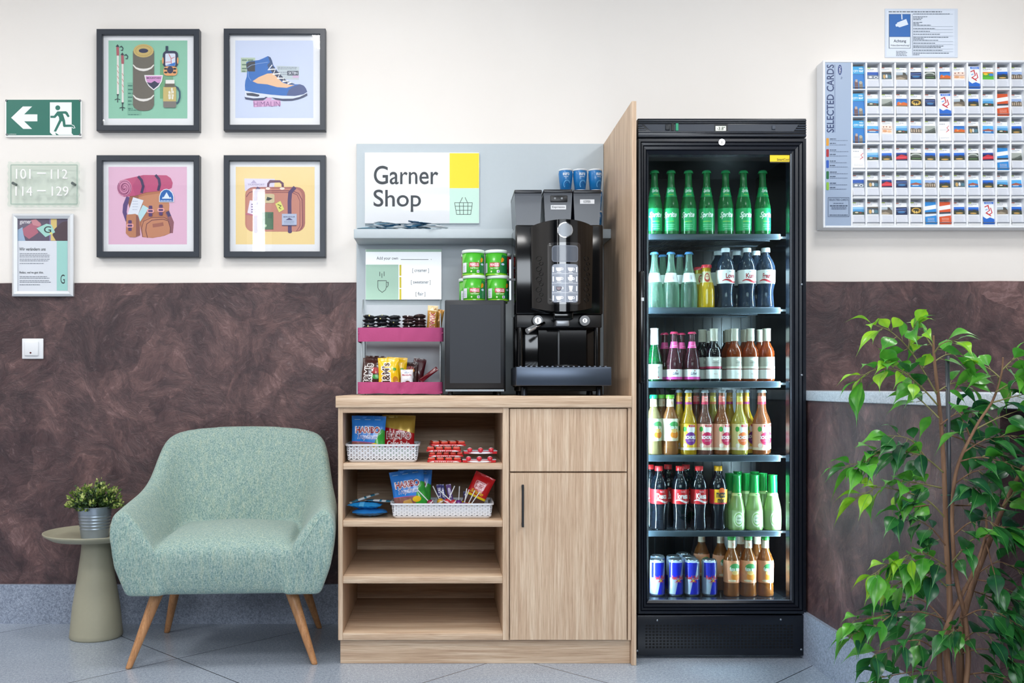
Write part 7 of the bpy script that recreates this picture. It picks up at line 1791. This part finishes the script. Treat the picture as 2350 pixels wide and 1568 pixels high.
def curve(pts, n=8):
    out = []
    P_ = [Vector(p) for p in pts]
    for i in range(len(P_) - 1):
        a, b_, c, d = P_[max(i - 1, 0)], P_[i], P_[i + 1], P_[min(i + 2, len(P_) - 1)]
        for k in range(n):
            t = k / n; out.append(0.5 * (2 * b_ + (c - a) * t + (2 * a - 5 * b_ + 4 * c - d) * t * t + (3 * b_ - a - 3 * c + d) * t ** 3))
    out.append(P_[-1]); return out
def stem(name, pts, r0, r1, m, parent=plant, n=8):
    c = curve(pts, n); N = len(c); part(name, MB().tube(c, [r0 + (r1 - r0) * i / (N - 1) for i in range(N)], m, 8), parent); return c
base = Vector((PXB - 0.005, YP0, 0.205))
T1 = stem('trunk', [base, wp(2185, 1600), wp(2172, 1500, .01), wp(2180, 1400, 0), wp(2172, 1250, 0), wp(2168, 1120, 0), wp(2160, 980, .01), wp(2150, 880, 0), wp(2143, 810, 0), wp(2142, 770, 0)], .0085, .0022, bark)
T2 = stem('trunk', [base + Vector((.015, .01, 0)), wp(2205, 1600, .02), wp(2203, 1500, .02), wp(2210, 1420, .02), wp(2240, 1320, .03), wp(2272, 1240, .03), wp(2305, 1160, .02), wp(2345, 1080, 0), wp(2380, 1040, -.02)], .0100, .0028, bark)
T3 = stem('trunk', [base + Vector((-.02, -.01, 0)), wp(2160, 1600, -.02), wp(2156, 1500, -.02), wp(2172, 1440, -.02), wp(2200, 1380, 0), wp(2235, 1310, .01), wp(2262, 1230, .02), wp(2262, 1180, .02)], .0070, .0022, bark)
T4 = stem('trunk', [base + Vector((.03, -.01, 0)), wp(2215, 1600, -.01), wp(2222, 1510, -.01), wp(2215, 1420, 0), wp(2195, 1330, -.01), wp(2185, 1200, -.02), wp(2195, 1080, -.03), wp(2240, 980, -.03), wp(2278, 920, -.02), wp(2298, 860, -.02), wp(2302, 820, -.02)], .0065, .0016, bark)
stk_pts = [Vector((PXB, YP0 + .01, .2)), wp(2178, 1400, .012), wp(2178, 1100, .012), wp(2174, 817, .012)]
part('support_stake', MB().tube(stk_pts, 0.0045, stk, 10), plant, 'grey plastic support stake')
tie = MB()
for py_ in (1345, 1140):
    c = wp(2176, py_, .006); pts = [c + Vector((.014 * math.cos(t), .012 * math.sin(t), 0.0005 * k)) for k, t in enumerate([2 * PI * q / 12 for q in range(13)])]; tie.tube(pts, .0014, mat('#27584a', .5), 6)
part('plant_tie', tie, plant)
BR = [ # picture points (px, py, depth offset) of each side branch, tip last, and how young its leaves are
    ([(2150, 905, 0), (2118, 850, -.02), (2085, 800, -.03), (2045, 762, -.04), (2012, 748, -.05)], 1.0), ([(2085, 800, -.03), (2090, 770, -.03), (2098, 748, -.04)], 1.0),
    ([(2152, 930, 0), (2110, 885, -.02), (2060, 850, -.04), (2005, 850, -.06), (1975, 868, -.07)], .8), ([(2110, 885, -.02), (2080, 858, -.05), (2050, 838, -.06)], .9),
    ([(2143, 812, 0), (2160, 790, -.02), (2185, 782, -.03)], .9), ([(2145, 830, 0), (2170, 815, .01), (2200, 812, .02)], .7), ([(2143, 800, 0), (2128, 778, .02), (2118, 762, .03)], 1.0),
    ([(2150, 900, 0), (2185, 880, .02), (2215, 880, .03)], .6), ([(2155, 960, 0), (2125, 930, .02), (2095, 905, .03)], .5), ([(2158, 975, 0), (2195, 950, .02), (2235, 945, .03)], .4),
    ([(2165, 1085, 0), (2125, 1052, -.02), (2075, 1036, -.04), (2020, 1034, -.06), (1985, 1058, -.07), (1950, 1068, -.08)], .55), ([(2040, 1032, -.05), (2000, 1050, -.08), (1975, 1072, -.09)], .7), ([(2125, 1052, -.02), (2090, 1010, -.04), (2050, 1000, -.05)], .5),
    ([(2170, 1190, 0), (2130, 1150, -.02), (2080, 1130, -.04), (2020, 1118, -.05), (1995, 1128, -.06), (1975, 1138, -.06)], .9), ([(2160, 1120, 0), (2110, 1110, -.03), (2070, 1105, -.05)], .6),
    ([(2130, 1160, -.02), (2095, 1165, -.06), (2060, 1180, -.07)], .3), ([(2172, 1255, 0), (2140, 1215, -.03), (2110, 1195, -.05)], .2),
    ([(2176, 1350, 0), (2140, 1318, -.02), (2095, 1288, -.04), (2045, 1292, -.05), (2010, 1315, -.06)], .75), ([(2170, 1310, 0), (2100, 1322, -.03), (2050, 1345, -.05)], .7), ([(2172, 1300, 0), (2120, 1270, -.05), (2080, 1275, -.07)], .8),
    ([(2165, 1420, 0), (2110, 1405, -.03), (2050, 1408, -.04), (2000, 1418, -.05), (1962, 1424, -.06)], .45), ([(2050, 1408, -.04), (2005, 1440, -.06), (1960, 1455, -.06)], .5), ([(2160, 1450, 0), (2100, 1440, .01), (2060, 1430, .02)], .2),
    ([(2158, 1500, -.01), (2110, 1470, -.04), (2060, 1480, -.06), (2010, 1500, -.06)], .35), ([(2160, 1540, -.01), (2110, 1540, -.05), (2050, 1550, -.07), (2000, 1560, -.07)], .3), ([(2170, 1590, 0), (2120, 1600, -.04), (2070, 1600, -.05)], .3),
    ([(2300, 850, -.02), (2320, 830, -.03), (2345, 815, -.03)], 1.0), ([(2298, 870, -.02), (2275, 850, -.01), (2255, 838, 0)], .9), ([(2285, 900, -.02), (2320, 880, -.03), (2350, 870, -.04)], .6), ([(2275, 925, -.02), (2310, 915, -.04), (2350, 905, -.05)], .5),
    ([(2240, 985, -.03), (2290, 960, -.04), (2345, 940, -.05)], .5), ([(2225, 1000, -.03), (2215, 975, -.05), (2205, 955, -.06)], .3), ([(2210, 1040, -.03), (2260, 1010, -.05), (2320, 1000, -.06)], .4), ([(2200, 1060, -.03), (2250, 1050, -.07), (2300, 1060, -.09), (2350, 1080, -.1)], .35),
    ([(2192, 1110, -.02), (2230, 1085, -.05), (2270, 1075, -.07)], .2), ([(2300, 1165, .02), (2330, 1130, -.02), (2365, 1110, -.04)], .9), ([(2300, 1165, .02), (2270, 1130, -.02), (2240, 1120, -.04)], .15), ([(2340, 1085, 0), (2310, 1060, -.02), (2290, 1030, -.03)], .2),
    ([(2188, 1230, -.02), (2225, 1200, -.05), (2265, 1195, -.06), (2300, 1215, -.07)], .25), ([(2262, 1235, .02), (2300, 1210, -.02), (2345, 1215, -.04)], .15), ([(2185, 1290, -.02), (2215, 1255, -.06), (2235, 1235, -.07)], .6), ([(2240, 1320, .03), (2290, 1290, 0), (2340, 1310, -.03)], .2),
    ([(2262, 1240, .02), (2280, 1310, -.02), (2300, 1380, -.04), (2320, 1430, -.05)], .3), ([(2235, 1330, .03), (2285, 1340, 0), (2340, 1370, -.02)], .2), ([(2205, 1420, 0), (2250, 1400, -.04), (2295, 1410, -.06), (2345, 1440, -.07)], .2), ([(2210, 1470, 0), (2240, 1450, -.04), (2270, 1460, -.06)], .15),
    ([(2208, 1500, 0), (2250, 1490, -.03), (2300, 1500, -.05), (2345, 1530, -.06)], .2), ([(2215, 1550, 0), (2260, 1545, -.04), (2310, 1560, -.06)], .2), ([(2200, 1460, 0), (2190, 1440, -.05), (2185, 1450, -.08)], .4), ([(2215, 1600, 0), (2270, 1590, -.03), (2340, 1590, -.05)], .2),
    ([(2172, 1430, .02), (2120, 1380, .05), (2070, 1370, .06)], .2), ([(2190, 1160, .02), (2230, 1160, .06), (2290, 1150, .08)], .1), ([(2185, 1000, .02), (2240, 1020, .06), (2300, 1040, .08)], .15), ([(2210, 1350, .03), (2270, 1370, .06), (2330, 1400, .06)], .1),
]
def leafmat(name, a, b_):
    g = NG(name); n = g.noise(g.vec(), 25, 3)
    c = g.ramp(n, [(0.35, a), (0.65, b_)]); g.color(c); g.rough(0.26)
    tr = g.new('ShaderNodeBsdfTranslucent'); g.link(c, tr.inputs[0]); mx = g.new('ShaderNodeMixShader'); mx.inputs[0].default_value = 0.28
    out = g.nt.nodes['Material Output']; g.link(g.p.outputs[0], mx.inputs[1]); g.link(tr.outputs[0], mx.inputs[2]); g.link(mx.outputs[0], out.inputs[0]); return g.m
LM = [leafmat('leaf_young', '#7ab82c', '#a6d63c'), leafmat('leaf_mid', '#3f8f30', '#63ab3a'), leafmat('leaf_dark', '#225f2c', '#357a3a'), leafmat('leaf_deep', '#1a4a30', '#2a6340')]
RIBM = mat('#4f8f42', 0.4)
def fig_leaf(mb, p, d, L, m, up=Vector((0, 0, 1))):
    """pointed oval leaf: keel-folded, drooping towards its tip, wavy edge"""
    d = d.normalized(); s = d.cross(up)
    if s.length < .1: s = Vector((1, 0, 0))
    s.normalize(); n_ = s.cross(d).normalized()
    roll = rnd.uniform(-.9, .9); s, n_ = s * math.cos(roll) + n_ * math.sin(roll), n_ * math.cos(roll) - s * math.sin(roll)
    W = L * rnd.uniform(.22, .29); droop = rnd.uniform(.15, .5) * L; fold = rnd.uniform(.1, .35); wv = rnd.uniform(0, 6)
    ws = [0.0, .42, .78, .97, 1.0, .88, .62, .30, .10, .03, 0.0]; N = len(ws) - 1
    v = []
    for i, w in enumerate(ws):
        t = i / N; c = p + d * L * t + n_ * (L * .10 * math.sin(PI * t)) - Vector((0, 0, 1)) * droop * t * t
        e = W * w; k = fold * e + .06 * e * math.sin(wv + 7 * t)
        v += [c + s * e + n_ * k, c + s * e * .5 + n_ * k * .35, c, c - s * e * .5 + n_ * k * .35, c - s * e + n_ * (fold * e + .06 * e * math.sin(wv + 2 + 6 * t))]
    f = [(i * 5 + j, i * 5 + j + 1, (i + 1) * 5 + j + 1, (i + 1) * 5 + j) for i in range(N) for j in range(4)]
    for q in v:
        if q.x > HX - .012: q.x = HX - .012 - (q.x - HX + .012) * .2
    mb.add(v, f, m, True)
    r_ = [v[i * 5 + 2] + n_ * .0004 for i in range(N)]; L_ = [c + s * .0004 for c in r_]; R_2 = [c - s * .0004 for c in r_]
    mb.add(L_ + R_2, [(i, i + 1, N + i + 1, N + i) for i in range(N - 1)], RIBM, True)
fol = MB(); tw = MB()
for pts, young in BR:
    c = curve([wp(*q) for q in pts], 6)
    N = len(c); tw.tube(c, [.0019 - .0012 * i / (N - 1) for i in range(N)], bark if young < .5 else twig, 6)
    Ltot = sum((c[i + 1] - c[i]).length for i in range(N - 1)); acc = 0; nxt = Ltot * .18; side = 1
    for i in range(N - 1):
        seg = (c[i + 1] - c[i]); acc += seg.length
        if acc >= nxt or i == N - 2:
            nxt = acc + rnd.uniform(.011, .017); side = -side
            for rep in range(2 if (i == N - 2 or rnd.random() < .32) else 1):
                dd = seg.normalized() * (.9 if rep == 0 else .6) + Vector((0, 0, 1)) * (side * .55 if i < N - 2 else rnd.uniform(-.3, .3)) + Vector((rnd.uniform(-.5, .5), rnd.uniform(-.8, .35), -.25))
                y = young * (.55 + .55 * i / N) + rnd.uniform(-.25, .25)
                m = LM[0] if y > .78 else LM[1] if y > .42 else LM[2] if rnd.random() < .7 else LM[3]
                L = rnd.uniform(.048, .074) * (.85 if y > .78 else 1.0)
                pet = c[i + 1] + dd.normalized() * .012; tw.tube([c[i + 1], pet], .0008, twig, 4)
                fig_leaf(fol, pet, dd, L, m)
part('foliage', fol, plant, fix=False); part('twig', tw, plant)
